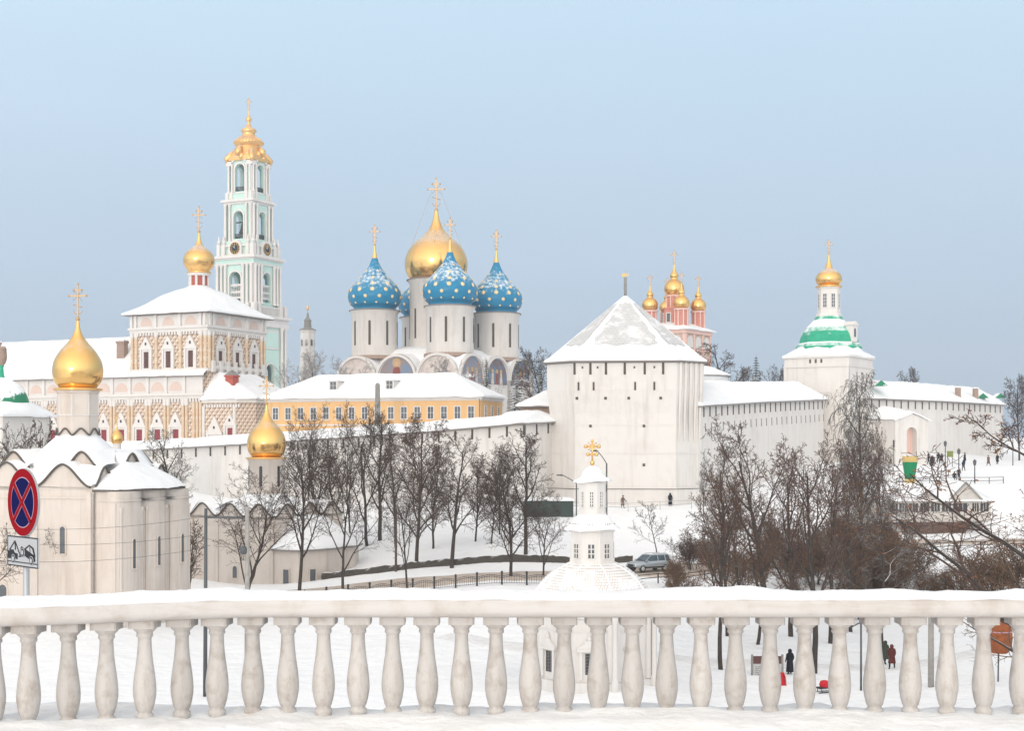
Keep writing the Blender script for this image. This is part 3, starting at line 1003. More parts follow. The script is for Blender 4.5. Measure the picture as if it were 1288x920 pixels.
def make_church_low():
    h = 5.94
    root = make_white_church(dict(name='white_church', label='lower cream church behind bare trees with zigzag gables and gold dome on a round drum', loc=(-27.28, 158.1, -15.5), rot=29.8, h=h, wall_top=7.85, mat='plaster_cream',
        lesenes=(-5.6, -2, 2, 5.6), gables_f=[(-3.96, 3.9, 1.35, 0, 0), (0, 3.9, 1.35, 0, 0), (3.96, 3.9, 1.35, 0, 0)], gables_r=[(-3.96, 3.9, 1.35, 0, 0), (0, 3.9, 1.35, 0, 0), (3.96, 3.9, 1.35, 0, 0)],
        drum_z0=9.8, drum_r=1.98, drum_z1=13.9, drum_n=32, dome_r=2.15, dome_h=5.9, cross_h=3.1))
    out = [(h - .2, -5.9), (h + 3.2, -5.9), (h + 4.2, -2.5), (h + 4.0, 3), (h + 2.5, 5.7), (h - .2, 5.9)]
    m = MB(); m.slab(out, -1, 4.35)
    an = m.build('annex', 'plaster_cream', root)
    e = MB()
    big = [(x + (.35 if x > h else 0), y * 1.06) for x, y in out]
    e.slab(big, 4.35, 4.5)
    e.build('eave', 'roof_edge', an)
    s = MB()
    r0 = [(x + (.3 if x > h else 0), y * 1.05, 4.5) for x, y in out]
    r1 = [(x + (.26 if x > h else 0), y * 1.04, 4.66) for x, y in out]
    r2 = [(h - .2 + (x - h + .2) * .5, y * .72, 6.4) for x, y in out]
    r3 = [(h - .1 + (x - h + .2) * .05, y * .4, 7.9) for x, y in out]
    s.loft([r0, r1, r2, r3])
    s.build('annex_roof_snow', 'roof_snow', an)
    M = Matrix.Translation((h, -5.9, 0))
    window(an, M, 1.6, .9, .75, 1.5, frame=.1, mat='window_glass', frame_mat='plaster_cream')
    a = math.atan2(3.4, 1.0)
    M2 = Matrix.Translation((h + 3.7, -4.2, 0)) @ Matrix.Rotation(a, 4, 'Z')
    window(an, M2, 0, .9, .75, 1.5, frame=.1, mat='window_glass', frame_mat='plaster_cream')
    window(root, face_M('f', h), .6, 1.2, .62, 1.3, frame=.08, round_top=True, mat='window_glass', frame_mat='plaster_cream')
make_church_low()

# ------------------------------------------------------------------ refectory church with painted walls
def pedimented_window(parent, M, x, z, w, h, ztop, pane='door_brown', sc=1.0):
    o = window(parent, M, x, z, w, h, frame=.22, mat=pane, bars=(1, 2) if pane == 'window_dark' else (0, 0), fw=.38 * sc)
    f = MB(); f.M = M @ Matrix.Translation((x, 0, 0))
    W = w / 2 + .85 * sc
    zt = z + h + .38 * sc
    for s in (-1, 1):
        f.box(s * (W - .22) - .2, s * (W - .22) + .2, -.38, 0, z - .25, zt)
    f.box(-W - .05, W + .05, -.42, 0, zt, zt + .32)
    og = ogee(2 * W, ztop - zt - .32, k=.35)
    f.prism(og, -.36, 0) if False else f.prism([(a, zt + .32 + b) for a, b in og], -.36, 0)
    f.build('pediment', 'plaster_trim', o)
    g = MB(); g.M = f.M
    zz = zt + .32 + (ztop - zt) * .22
    g.box(-.2 * sc, .2 * sc, -.40, -.36, zz, zz + .55 * sc)
    g.build('niche', 'window_dark', o)
    return o

def make_refectory():
    h = 9.29
    root = thing('refectory_church', 'refectory church with diamond painted walls, snow roof and small gold dome', 'church', (-62.59, 284.39, -3.0), R(-25.7))
    # tall block
    m = MB()
    m.box(-h, h, -h, h, -2, 28.5)
    block = m.build('wall', 'diamond', root)
    t = MB()
    ar = MB()
    col = Row('half_column', 'column_tan', block)
    for ax in 'fr':
        M = face_M(ax, h)
        t.M = M
        t.box(-h - .15, h + .15, -.16, 0, 25.9, 28.5)        # attic
        t.box(-h - .45, h + .45, -.5, 0, 25.55, 25.95)       # cornice
        t.box(-h - .2, h + .2, -.22, 0, 24.9, 25.55)
        t.box(-h - .3, h + .3, -.35, 0, 17.2, 17.75)
        for k in range(26):                                  # dentils
            x = -h + .5 + k * (2 * h - 1) / 25
            t.box(x - .17, x + .17, -.36, -.0, 24.35, 24.9)
        for x in (-8.9, -7.9, -2.95 + .0, 2.95, 7.9, 8.9):
            n = 10
            col.lathe(M, [(.34, 17.75), (.34, 24.4)], n, (x, -.12, 0))
            t.lathe([(.42, 24.0), (.46, 24.6), (.46, 24.95)], n, c=(x, -.12, 0))
            t.box(x - .3, x + .3, -.5, 0, 25.9, 28.4)
        for x in (-5.4, 0, 5.4):
            ar.M = M @ Matrix.Translation((x, 0, 0))
            ar.prism(arch(2.9, 26.25, 26.4), -.19, 0)
    t.build('cornice', 'plaster_trim', block)
    ar.build('blind_arch', 'blind_arch', block)
    for ax in 'fr':
        for x in (-5.4, 0, 5.4):
            pedimented_window(root, face_M(ax, h), x, 18.0, 1.25, 3.2, 24.2)
    # roof
    prof = [(h + 1.35, 28.5), (h + 1.3, 28.85), (h * .98, 29.6), (h * .82, 30.9), (h * .63, 32.5), (h * .45, 33.6), (h * .27, 34.3), (2.0, 34.7)]
    r = MB()
    r.loft([ring_mix(a, z, min(1, max(0, (i - 2) * .16)), 6) for i, (a, z) in enumerate(prof)], True)
    r.build('roof_snow', 'roof_snow', root)
    e = MB(); e.loft([square(h + .3, 28.25), square(h + 1.38, 28.38), square(h + 1.38, 28.5)])
    e.build('eave', 'roof_edge', root)
    d = MB()
    d.lathe([(1.75, 34.2), (1.75, 37.1)], 16)
    dr = d.build('drum', 'brick_red', root)
    w = MB()
    for k in range(8):
        a = 2 * PI * (k + .5) / 8
        w.lathe([(.27, 34.4), (.27, 36.7), (.36, 36.9)], 8, c=(1.85 * math.cos(a), 1.85 * math.sin(a), 0))
    w.lathe([(2.15, 36.75), (2.3, 37.0), (2.3, 37.25)], 24)
    w.lathe([(2.2, 34.3), (2.2, 34.75)], 24)
    w.build('colonnette', 'plaster_trim', dr)
    g = MB(); g.lathe([(2.2, 37.25), (2.45, 37.35), (2.35, 37.55)], 32); g.build('cornice', 'gold_plain', dr)
    onion(root, 3.1, 8.3, 37.4, ONION_SQUAT)
    cross(root, 5.2, 45.5, rz=R(18))
    # long hall
    x0, x1, yf, yb = -62.0, h - .5, -h - .9, h
    m = MB()
    m.box(x0, x1, yf, yb, -2, 16.3)
    hall = m.build('hall_wall', 'diamond', root)
    t, ar, col = MB(), MB(), Row('half_column', 'column_tan', hall)
    Mf = Matrix.Translation((0, yf, 0))
    t.M = Mf
    t.box(x0, x1 + .15, -.16, 0, 12.9, 16.3)
    t.box(x0, x1 + .5, -.55, 0, 12.5, 12.95)
    t.box(x0, x1 + .2, -.24, 0, 11.9, 12.5)
    n_w = 15
    wx = [7.0 - 4.45 - i * 4.45 for i in range(13)]
    for k in range(int((x1 - x0) / .72)):
        x = x1 - .5 - k * .72
        t.box(x - .17, x + .17, -.36, 0, 11.2, 11.9)
    for x in [wx[0] + 2.2] + [a - 2.2 for a in wx]:
        t.box(x - .3, x + .3, -.5, 0, 12.9, 16.2)
        for q in (-.42, .42):
            col.lathe(Mf, [(.33, -1), (.33, 11.2)], 10, (x + q, -.12, 0))
            t.lathe([(.45, 10.6), (.48, 11.2), (.48, 11.9)], 10, c=(x + q, -.12, 0))
    for q in (0, .8, 1.6):
        col.lathe(Mf, [(.33, -1), (.33, 11.2)], 10, (x1 - .3 - q, -.12, 0))
    for i, x in enumerate(wx):
        ar.M = Mf @ Matrix.Translation((x, 0, 0))
        ar.prism(arch(3.0, 13.45, 13.7), -.19, 0)
    t.build('cornice', 'plaster_trim', hall)
    ar.build('blind_arch', 'blind_arch', hall)
    fan = MB(); fan.M = Mf @ Matrix.Translation((wx[6] , 0, 0))
    fan.prism(arch(2.6, 13.5, 13.7), -.21, -.193, 0)
    for k in range(9):
        a = PI * (k + .5) / 9
        fan.tube([(.35 * math.cos(a), -.23, 13.75 + .35 * math.sin(a)), (1.2 * math.cos(a), -.23, 13.75 + 1.2 * math.sin(a))], .05, 4, mat=1)
    fan.build('fan_window', ['window_dark', 'plaster_trim'], hall)
    for x in wx[:9]:
        pedimented_window(root, Mf, x, 3.7, 1.45, 2.3, 9.4, 'door_red')
    # hall roof: long snowed slope and the ledge in front of the tall block
    r = MB()
    yo = yf - .9
    prof = [(yo, 16.3), (yo, 16.62), (-h * .55, 20.4), (0, 25.2), (h * .55, 20.4), (yb + .9, 16.3)]
    r.M = None
    pts = [(y, z) for y, z in prof]
    vs = [(x0, y, z) for y, z in pts] + [(-h + .02, y, z) for y, z in pts]
    n = len(pts)
    r.add(vs, [(i, i + 1, n + i + 1, n + i)[::-1] for i in range(n - 1)] + [tuple(range(n)), tuple(reversed(range(n, 2 * n)))])
    r.add([(-h, yo, 16.3), (x1 + 1.0, yo, 16.3), (x1 + 1.0, yo, 16.58), (-h, yo, 16.62), (-h, -h + .02, 17.5), (x1 + .6, -h + .02, 17.5)],
          [(0, 1, 2, 3), (3, 2, 5, 4)])
    r.build('hall_roof_snow', 'roof_snow', root)
    e = MB(); e.box(x0, x1 + 1.05, yo - .03, yf, 16.12, 16.3); e.build('hall_eave', 'roof_edge', root)
    for x, y, zz in ((-15.6, -4.6, 20.6), (-51.0, -3.6, 21.5)):
        c = MB()
        c.box(x - .95, x + .95, y - .6, y + .6, zz - 1.5, zz + 2.9)
        c.box(x - 1.1, x + 1.1, y - .75, y + .75, zz + 2.9, zz + 3.35)
        ch = c.build('chimney', 'brown_brick', root)
        s = MB(); s.box(x - 1.05, x + 1.05, y - .7, y + .7, zz + 3.35, zz + 3.6); s.build('chimney_snow', 'roof_snow', ch)
    # lower gallery at the right
    gx0, gx1 = x1 + .02, h + 10.0
    m = MB()
    ch_ = 2.6
    out = [(gx0, yf - .02), (gx1 - ch_, yf - .02), (gx1, yf + ch_), (gx1, h - 2), (gx1 - 2, h), (gx0, h)]
    m.slab(out, -2, 11.6)
    gal = m.build('gallery_wall', 'diamond', root)
    t = MB(); col = Row('half_column', 'plaster_trim', gal)
    t.slab([(x + (.3 if x > h else 0), y - (.3 if y < 0 else 0)) for x, y in out], 11.0, 11.62)
    for k in range(14):
        x = gx0 + .6 + k * .62
        t.box(x - .17, x + .17, yf - .25, yf, 10.1, 10.7)
    t.build('cornice', 'plaster_trim', gal)
    for x in (gx0 + .4, gx1 - ch_ - .3):
        col.lathe(Matrix(), [(.33, -1), (.33, 10.4)], 10, (x, yf - .1, 0))
    Mg = Matrix.Translation((0, yf - .02, 0))
    pedimented_window(root, Mg, gx0 + 3.0, 2.0, 2.0, 2.6, 8.4, 'door_red', .95)
    pedimented_window(root, Mg, gx0 + 6.6, 4.0, 1.2, 2.2, 8.8, 'door_red')
    s = MB()
    b = [(x + (.7 if x > h else .0), y - (.7 if y < 0 else 0)) for x, y in out]
    r0 = [(x, y, 11.62) for x, y in b]; r1 = [(x, y, 11.9) for x, y in b]
    r2 = [(h + (x - h) * .45 if x > h else h - .5, y * .78, 15.0) for x, y in b]
    r3 = [(h + (x - h) * .1 if x > h else h - .5, y * .6, 17.0) for x, y in b]
    s.loft([r0, r1, r2, r3])
    s.build('gallery_roof_snow', 'roof_snow', root)
    for x, y, z, sc in ((h + 4.2, yf + 3.0, 13.4, 1.0), ):
        q = MB()
        q.box(x - .9, x + .9, y - .9, y + .9, z - 1.2, z + 2.6)
        q.box(x - 1.1, x + 1.1, y - 1.1, y + 1.1, z + .9, z + 1.15)
        q.box(x - 1.1, x + 1.1, y - 1.1, y + 1.1, z + 2.6, z + 2.9)
        qq = q.build('dormer', 'brick_red', root)
        w = MB(); w.prism([(x - 1.0, z + 2.9), (x + 1.0, z + 2.9), (x, z + 3.7)], y - 1.0, y + 1.0); w.build('dormer_cap', 'stone_grey', qq)
    rail = MB()
    for k in range(8):
        y = -h + 1 + k * 2.3
        rail.box(h + .3, h + .9, y - .4, y + .4, 17.0, 19.2)
    rail.box(h + .45, h + .75, -h + 1, h - 1, 17.6, 18.3)
    rail.build('parapet', 'plaster_trim', root)
make_refectory()

# ------------------------------------------------------------------ bell tower
def make_belltower():
    root = thing('bell_tower', 'tall mint and white tiered bell tower with open arches, clocks and gilded crown', 'bell tower', (-75.74, 409.15, 5.0), R(-26.4))
    def tier(L, z0, z1, aw, a0, azs, name, th=1.2):
        m = MB()
        for ax in 'frbl':
            m.M = face_M(ax, L / 2)
            hw = L / 2
            a = aw / 2
            m.box(-hw, -a, 0, th, z0, z1)
            m.box(a, hw, 0, th, z0, z1)
            m.box(-a, a, 0, th, z0, a0)
            top = [(-a, z1), (-a, azs)] + [(a * math.cos(PI - PI * i / 12), azs + a * math.sin(PI - PI * i / 12)) for i in range(1, 12)] + [(a, azs), (a, z1)]
            m.prism(top, 0, th)
        # floors inside
        m.M = None
        m.box(-L / 2 + th, L / 2 - th, -L / 2 + th, L / 2 - th, z0, z0 + .3)
        m.box(-L / 2 + th, L / 2 - th, -L / 2 + th, L / 2 - th, z1 - .4, z1 - .02)
        return m.build(name, 'mint', root)
    def trim(tierobj, L, z0, z1, aw, azs, cols, cr, ent, name='column'):
        c = MB()
        for ax in 'frbl':
            c.M = face_M(ax, L / 2)
            for x in cols:
                c.lathe([(cr * 1.35, z0), (cr * 1.35, z0 + .5), (cr, z0 + .6), (cr * .9, z1 - .9), (cr * 1.3, z1 - .5), (cr * 1.35, z1)], 12, c=(x, -cr * 1.05, 0))
            # archivolt
            a0, a1 = aw / 2, aw / 2 + .5
            k = 12
            ins = [(a0 * math.cos(PI * i / k), azs + a0 * math.sin(PI * i / k)) for i in range(k + 1)]
            ous = [(a1 * math.cos(PI * i / k), azs + a1 * math.sin(PI * i / k)) for i in range(k + 1)]
            for i in range(k):
                c.prism([ins[i], ous[i], ous[i + 1], ins[i + 1]], -.22, 0)
            for s in (-1, 1):
                xx = sorted((s * a0, s * a1))
                c.box(xx[0], xx[1], -.2, 0, z0 + .3, azs)
            # corner pilaster
            for s in (-1, 1):
                xx = sorted((s * (L / 2 - .45), s * (L / 2 + .1)))
                c.box(xx[0], xx[1], -.12, .3, z0, z1)
        c.build(name, 'plaster_trim', tierobj)
    def entab(L, steps, name, parent=None):
        m = MB()
        for z0, z1, over in steps:
            m.box(-L / 2 - over, L / 2 + over, -L / 2 - over, L / 2 + over, z0, z1)
        return m.build(name, 'plaster_trim', parent or root)
    off = -5.0
    Z = lambda z: z + off
    # tier 1
    t1 = tier(15.0, Z(3), Z(33.6), 4.2, Z(8), Z(21), 'lower_tier')
    cols = (-6.6, -5.0, 5.0, 6.6)
    trim(t1, 15.0, Z(8), Z(33.6), 4.2, Z(21), cols, .5, 0)
    p = MB()
    for ax in 'frbl':
        p.M = face_M(ax, 7.5)
        p.box(-3.6, 3.6, -.25, 0, Z(27.3), Z(32.8), 0)
        p.box(-3.0, 3.0, -.30, -.25, Z(27.9), Z(32.2), 1)
        p.box(-2.05, 2.05, .5, .9, Z(8.2), Z(17), 2)
        for k in range(5):
            p.box(-2.05, 2.05, .4, .5, Z(9 + k * 1.7), Z(9.3 + k * 1.7), 0)
    p.build('panel', ['plaster_trim', 'mint', 'pink_trim'], t1)
    entab(15.0, [(Z(33.6), Z(34.8), .7), (Z(34.8), Z(36.0), .5), (Z(36.0), Z(36.7), 1.3)], 'cornice')
    # balustrade level
    b = MB()
    b.box(-7.3, 7.3, -7.3, 7.3, Z(36.7), Z(37.3), 0)
    for ax in 'frbl':
        b.M = face_M(ax, 7.6)
        for x in (-7.2, -5.2, 5.2, 7.2):
            b.box(x - .6, x + .6, -.3, .8, Z(36.7), Z(40.0), 0)
        for k in range(16):
            x = -4.4 + k * .587
            b.box(x - .14, x + .14, 0, .28, Z(36.7), Z(39.0), 0)
        b.box(-5, 5, -.06, .34, Z(39.0), Z(39.4), 0)
    b.M = None
    b.box(-6.3, 6.3, -6.3, 6.3, Z(37.3), Z(40.0), 1)
    b.build('parapet', ['plaster_trim', 'mint'], root)
    # tier 2
    t2 = tier(12.6, Z(40), Z(51.2), 4.0, Z(40.6), Z(47.2), 'second_tier')
    trim(t2, 12.6, Z(40), Z(51.2), 4.0, Z(47.2), (-5.9, -4.5, -3.1, 3.1, 4.5, 5.9), .42, 0)
    for ax in 'frbl':
        r = MB()
        r.M = face_M(ax, 5.6)
        for zz in (41.6, 43.2, 45.2):
            r.box(-2.0, 2.0, -.1, .1, Z(zz), Z(zz + .55))
        for k in range(7):
            x = -1.8 + k * .6
            r.box(x - .08, x + .08, -.07, .07, Z(41.6), Z(45.4))
        r.build('gallery_rail', 'plaster_trim', t2)
    fr = entab(12.6, [(Z(51.2), Z(51.6), .55), (Z(52.6), Z(53.0), .7), (Z(53.0), Z(53.7), 1.25)], 'cornice')
    f2 = MB(); f2.box(-6.65, 6.65, -6.65, 6.65, Z(51.6), Z(52.6)); f2.build('frieze', 'mint', root)
    # clock level
    c = MB()
    c.box(-5.6, 5.6, -5.6, 5.6, Z(53.7), Z(58.1), 1)
    for ax in 'frbl':
        c.M = face_M(ax, 6.2)
        for x in (-6.0, -4.2, 4.2, 6.0):
            c.box(x - .55, x + .55, -.2, .9, Z(53.7), Z(57.2), 0)
            c.lathe([(.3, Z(57.2)), (.55, Z(57.7)), (.45, Z(58.3)), (.2, Z(58.6)), (.3, Z(59.0)), (.02, Z(59.8))], 8, c=(x, .3, 0), mat=0)
        for s in (-1, 1):
            c.box(s * 5.1 - .5, s * 5.1 + .5, .1, .6, Z(54.1), Z(56.6), 1)
        c.box(-6.2, 6.2, .0, .4, Z(53.7), Z(54.2), 0)
        c.box(-6.2, 6.2, .0, .4, Z(56.4), Z(56.9), 0)
        c.prism(arch(4.6, Z(53.7), Z(56.0)), -.25, .6, 0)
    c.build('clock_level', ['plaster_trim', 'mint'], root)
    for ax in 'frbl':
        k = MB(); k.M = face_M(ax, 6.46) @ Matrix.Translation((0, 0, Z(55.85)))
        N = 40
        k.prism([(1.75 * math.cos(2 * PI * i / N), 1.75 * math.sin(2 * PI * i / N)) for i in range(N)], -.06, 0, 0)
        for i in range(N):
            a, a2 = 2 * PI * i / N, 2 * PI * (i + 1) / N
            k.prism([(1.62 * math.cos(a), 1.62 * math.sin(a)), (1.75 * math.cos(a), 1.75 * math.sin(a)), (1.75 * math.cos(a2), 1.75 * math.sin(a2)), (1.62 * math.cos(a2), 1.62 * math.sin(a2))], -.1, -.06, 1)
        for i in range(12):
            a = 2 * PI * i / 12
            k.tube([(.95 * math.cos(a), -.09, .95 * math.sin(a)), (1.5 * math.cos(a), -.09, 1.5 * math.sin(a))], .13, 4, mat=1, cap=True)
        k.tube([(0, -.14, 0), (.05, -.14, 1.25)], .09, 4, mat=2, cap=True)
        k.tube([(0, -.14, 0), (-.5, -.14, .6)], .11, 4, mat=2, cap=True)
        k.build('clock_face', ['black', 'gold_plain', 'sign_white'], root)
    # tier 3
    t3 = tier(9.4, Z(58.1), Z(68.7), 3.4, Z(58.8), Z(65.0), 'third_tier')
    trim(t3, 9.4, Z(58.1), Z(68.7), 3.4, Z(65.0), (-4.35, -2.9, 2.9, 4.35), .36, 0)
    entab(9.4, [(Z(68.7), Z(69.3), .4), (Z(69.3), Z(70.0), .95)], 'cornice')
    pd = MB(); pd.box(-4.6, 4.6, -4.6, 4.6, Z(70.0), Z(72.0)); pd.build('pedestal', 'mint', root)
    pt = MB()
    for ax in 'frbl':
        pt.M = face_M(ax, 4.6)
        for x in (-4.1, -2.6, 2.6, 4.1):
            pt.box(x - .5, x + .5, -.25, 0, Z(70.0), Z(72.2))
        pt.box(-4.6, 4.6, -.15, 0, Z(71.7), Z(72.0))
    pt.build('pedestal_trim', 'plaster_trim', root)
    bell = MB()
    bell.lathe([(.02, Z(63.6)), (.3, Z(63.5)), (.55, Z(62.9)), (.7, Z(62.0)), (.95, Z(61.2)), (1.25, Z(60.7)), (1.15, Z(60.6)), (.1, Z(61.2))], 20, cap=False, c=(0, -2.6, 0))
    bell.box(-2.8, 2.8, -2.75, -2.45, Z(63.6), Z(63.9))
    bell.build('bell', 'iron', root)
    for ax in 'frbl':
        for LL, zz in ((4.2, Z(58.8)), (3.85, Z(72.3))):
            fb = MB()
            fb.M = face_M(ax, LL)
            fb.box(-1.6, 1.6, -.05, .05, zz + 1.3, zz + 1.45)
            for q in range(12):
                x = -1.55 + q * .28
                fb.box(x - .07, x + .07, -.04, .04, zz, zz + 1.3)
            fb.build('railing', 'iron', root)
    # tier 4
    t4 = tier(8.2, Z(72), Z(81.6), 3.3, Z(72.4), Z(78.6), 'top_tier', 1.0)
    trim(t4, 8.2, Z(72), Z(80.2), 3.3, Z(78.6), (-3.7, -2.55, 2.55, 3.7), .3, 0)
    cr = MB()
    for ax in 'frbl':
        cr.M = face_M(ax, 4.35)
        og = ogee(5.0, 1.9, k=.6)
        a = [(x, Z(80.6) + q) for x, q in og]
        for (x0_, q0), (x1_, q1) in zip(a, a[1:]):
            cr.prism([(x0_, q0), (x1_, q1), (x1_, q1 + .8), (x0_, q0 + .8)], -.35, .6)
        for s in (-1, 1):
            cr.box(s * 3.6 - .95, s * 3.6 + .95, -.35, .5, Z(79.8), Z(81.0))
    cr.build('crown_arch', 'plaster_trim', root)
    g = MB()
    g.loft([ring_mix(4.7, Z(81.2), 0), ring_mix(4.9, Z(82.0), .1), ring_mix(4.2, Z(83.4), .4), ring_mix(3.7, Z(84.8), .7), ring_mix(3.4, Z(86.0), 1)], True)
    for i in range(16):
        a = 2 * PI * (i + .5) / 16
        rr = 4.6 if i % 2 == 0 else 4.1
        g.lathe([(.02, -1.1), (.65, -.7), (.85, 0), (.6, .7), (.02, 1.1)], 8, c=(rr * math.cos(a), rr * math.sin(a), Z(82.6 + (.5 if i % 2 else -.3))), cap=False)
    for k in range(4):
        a = k * PI / 2 + PI / 4
        g.tube([(6.2 * math.cos(a), 6.2 * math.sin(a), Z(80.6)), (6.3 * math.cos(a), 6.3 * math.sin(a), Z(81.8)), (5.2 * math.cos(a), 5.2 * math.sin(a), Z(82.9)), (4.0 * math.cos(a), 4.0 * math.sin(a), Z(84.2))], [.4, .8, .9, .6], 7, cap=True)
        a -= PI / 4
        g.tube([(5.3 * math.cos(a), 5.3 * math.sin(a), Z(82.6)), (4.9 * math.cos(a), 4.9 * math.sin(a), Z(83.8)), (3.7 * math.cos(a), 3.7 * math.sin(a), Z(85.2))], [.5, 1.0, .7], 7, cap=True)
    ribs = []
    g.lathe([(3.3, Z(85.6)), (4.2, Z(86.5)), (4.3, Z(87.0)), (3.5, Z(87.7)), (2.4, Z(88.4)), (1.7, Z(89.4)), (1.9, Z(89.9)), (2.3, Z(90.4)), (2.0, Z(90.9)), (1.0, Z(91.4)), (.5, Z(92.4)), (.45, Z(93.0)), (.85, Z(93.5)), (.85, Z(94.0)), (.4, Z(94.5)), (.16, Z(95.3)), (.1, Z(97))], 32)
    for i in range(28):
        a = 2 * PI * i / 28
        g.tube([(4.35 * math.cos(a), 4.35 * math.sin(a), Z(86.8)), (3.4 * math.cos(a), 3.4 * math.sin(a), Z(87.85)), (2.3 * math.cos(a), 2.3 * math.sin(a), Z(88.5))], .16, 5)
    g.build('gilded_crown', 'gold_matt', root)
    cross(root, 3.4, Z(96.4), rz=R(18), t=.14)
make_belltower()

# ------------------------------------------------------------------ cathedral with five domes
def make_cathedral():
    h = 15.88
    root = thing('cathedral', 'white cathedral with one gold and four star spangled blue onion domes', 'cathedral', (-17.24, 323.66, 0.0), R(-29.7))
    m = MB()
    m.box(-h, h, -h, h, -2, 14.4)
    bw = 2 * h / 3
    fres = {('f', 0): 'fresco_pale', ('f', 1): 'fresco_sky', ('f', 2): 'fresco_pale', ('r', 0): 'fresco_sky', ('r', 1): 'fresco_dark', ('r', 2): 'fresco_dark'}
    w = m
    for ax in 'frbl':
        for i in range(3):
            x = -h + bw * (i + .5)
            M = face_M(ax, h) @ Matrix.Translation((x, 0, 0))
            w.M = M
            n = 16
            rr = bw / 2 - .05
            w.prism([(-rr, 14.4), (rr, 14.4)] + [(rr * math.cos(PI * k / n), 14.4 + rr * math.sin(PI * k / n)) for k in range(n + 1)], 0, 5.0)
            for s in (-1, 1):
                w.box(s * bw / 2 - .4, s * bw / 2 + .4, -.4, 0, -2, 14.3)
    w.M = None
    wall = m.build('wall', 'plaster_white', root)
    for (ax, i), mt in fres.items():
        x = -h + bw * (i + .5)
        M = face_M(ax, h) @ Matrix.Translation((x, 0, 0))
        f = MB(); f.M = M
        rr = bw / 2 - .75
        n = 16
        f.prism([(-rr, 13.4), (rr, 13.4)] + [(rr * math.cos(PI * k / n), 14.6 + rr * math.sin(PI * k / n)) for k in range(n + 1)], -.06, 0, 0)
        mats = [mt]
        if mt != 'fresco_pale':
            mats += ['halo', 'robe_red', 'skin', 'fresco_pale']
            if (ax, i) == ('f', 1):
                f.prism([(-1.1, 13.45), (1.1, 13.45), (.9, 16.4), (.5, 17.0), (-.5, 17.0), (-.9, 16.4)], -.1, -.06, 2)
                f.prism([(1.1 * math.cos(2 * PI * k / 16), 17.9 + 1.1 * math.sin(2 * PI * k / 16)) for k in range(16)], -.09, -.06, 1)
                f.prism([(.5 * math.cos(2 * PI * k / 12), 17.7 + .6 * math.sin(2 * PI * k / 12)) for k in range(12)], -.11, -.09, 3)
            else:
                for sx in (-1.8, 0.1, 1.9):
                    f.prism([(sx - .6, 13.45), (sx + .6, 13.45), (sx + .35, 15.9), (sx - .35, 15.9)], -.1, -.06, 2 if sx == .1 else 4)
                    f.prism([(sx + .5 * math.cos(2 * PI * k / 12), 16.3 + .5 * math.sin(2 * PI * k / 12)) for k in range(12)], -.1, -.06, 1)
        f.build('fresco', mats, wall)
        e = MB(); e.M = M
        r1 = bw / 2 + .1
        for k in range(n):
            a, a2 = PI * k / n, PI * (k + 1) / n
            e.prism([((r1 - .55) * math.cos(a), 14.4 + (r1 - .55) * math.sin(a)), (r1 * math.cos(a), 14.4 + r1 * math.sin(a)), (r1 * math.cos(a2), 14.4 + r1 * math.sin(a2)), ((r1 - .55) * math.cos(a2), 14.4 + (r1 - .55) * math.sin(a2))], -.55, 0)
        e.build('gable_moulding', 'plaster_trim', wall)
    s = MB()
    s.loft([square(h - 3.0, 17.6), square(h - 4, 19.6), square(9, 21.4), square(5, 22.2)], False)
    for ax in 'frbl':
        for i in range(3):
            x = -h + bw * (i + .5)
            s.M = face_M(ax, h) @ Matrix.Translation((x, 0, 0))
            n = 16; rr = bw / 2 + .12
            a = [(rr * math.cos(PI * k / n), .1, 14.4 + rr * math.sin(PI * k / n)) for k in range(n + 1)]
            b = [(rr * math.cos(PI * k / n), 6.5, 14.8 + rr * math.sin(PI * k / n)) for k in range(n + 1)]
            s.add(a + b, [(k, k + 1, n + 2 + k, n + 1 + k)[::-1] for k in range(n)], True)
    s.build('roof_snow', 'roof_snow', root)
    def drum(c, r, z0, z1, wins, wz, wh):
        d = MB()
        d.lathe([(r, z0), (r, z1 - .7), (r * 1.03, z1 - .6), (r * 1.03, z1 - .35), (r * 1.07, z1 - .25), (r * 1.07, z1)], 40, c=(c[0], c[1], 0))
        o = d.build('drum', 'plaster_white', root)
        k = MB(); k.lathe([(r * 1.12, z1 + .003), (r * 1.12, z1 + .22), (r * .9, z1 + .4)], 40, c=(c[0], c[1], 0)); k.build('drum_eave', 'roof_edge', o)
        b = MB(); b.lathe([(r * 1.12, z0 - .4), (r * 1.10, z0 + .3), (r * 1.0, z0 + .45)], 40, c=(c[0], c[1], 0)); b.build('drum_base', 'brown_brick', o)
        for i in range(wins):
            a = 2 * PI * (i + .5) / wins
            ww = MB(); ww.M = Matrix.Translation((c[0], c[1], 0)) @ Matrix.Rotation(a, 4, 'Z') @ Matrix.Translation((0, -r, 0))
            ww.prism(arch(.52, wz, wz + wh), -.06, .2)
            ww.build('window', 'slit', o)
        return o
    c = 10.0
    stars = [(.115, 14, .28), (.23, 12, .48), (.36, 12, .58), (.475, 9, .54), (.60, 6, .44), (.74, 5, .32)]
    for x, y in ((c, -c), (c, c), (-c, -c), (-c, c)):
        drum((x, y), 5.15, 19.5, 30.0, 8, 22.2, 5.2)
        onion(root, 6.0, 11.8, 30.3, ONION_WIDE, 'blue_dome', 56, (x, y), stars)
        g = MB(); g.lathe([(.66, 42.0), (.45, 42.9), (.2, 44.6), (.12, 45.2)], 14, c=(x, y, 0)); g.build('gilded_tip', 'gold_plain', root)
        cross(root, 4.6, 44.9, c=(x, y), rz=R(25), t=.15)
    drum((0, 0), 6.05, 20, 37.3, 10, 24, 6.5)
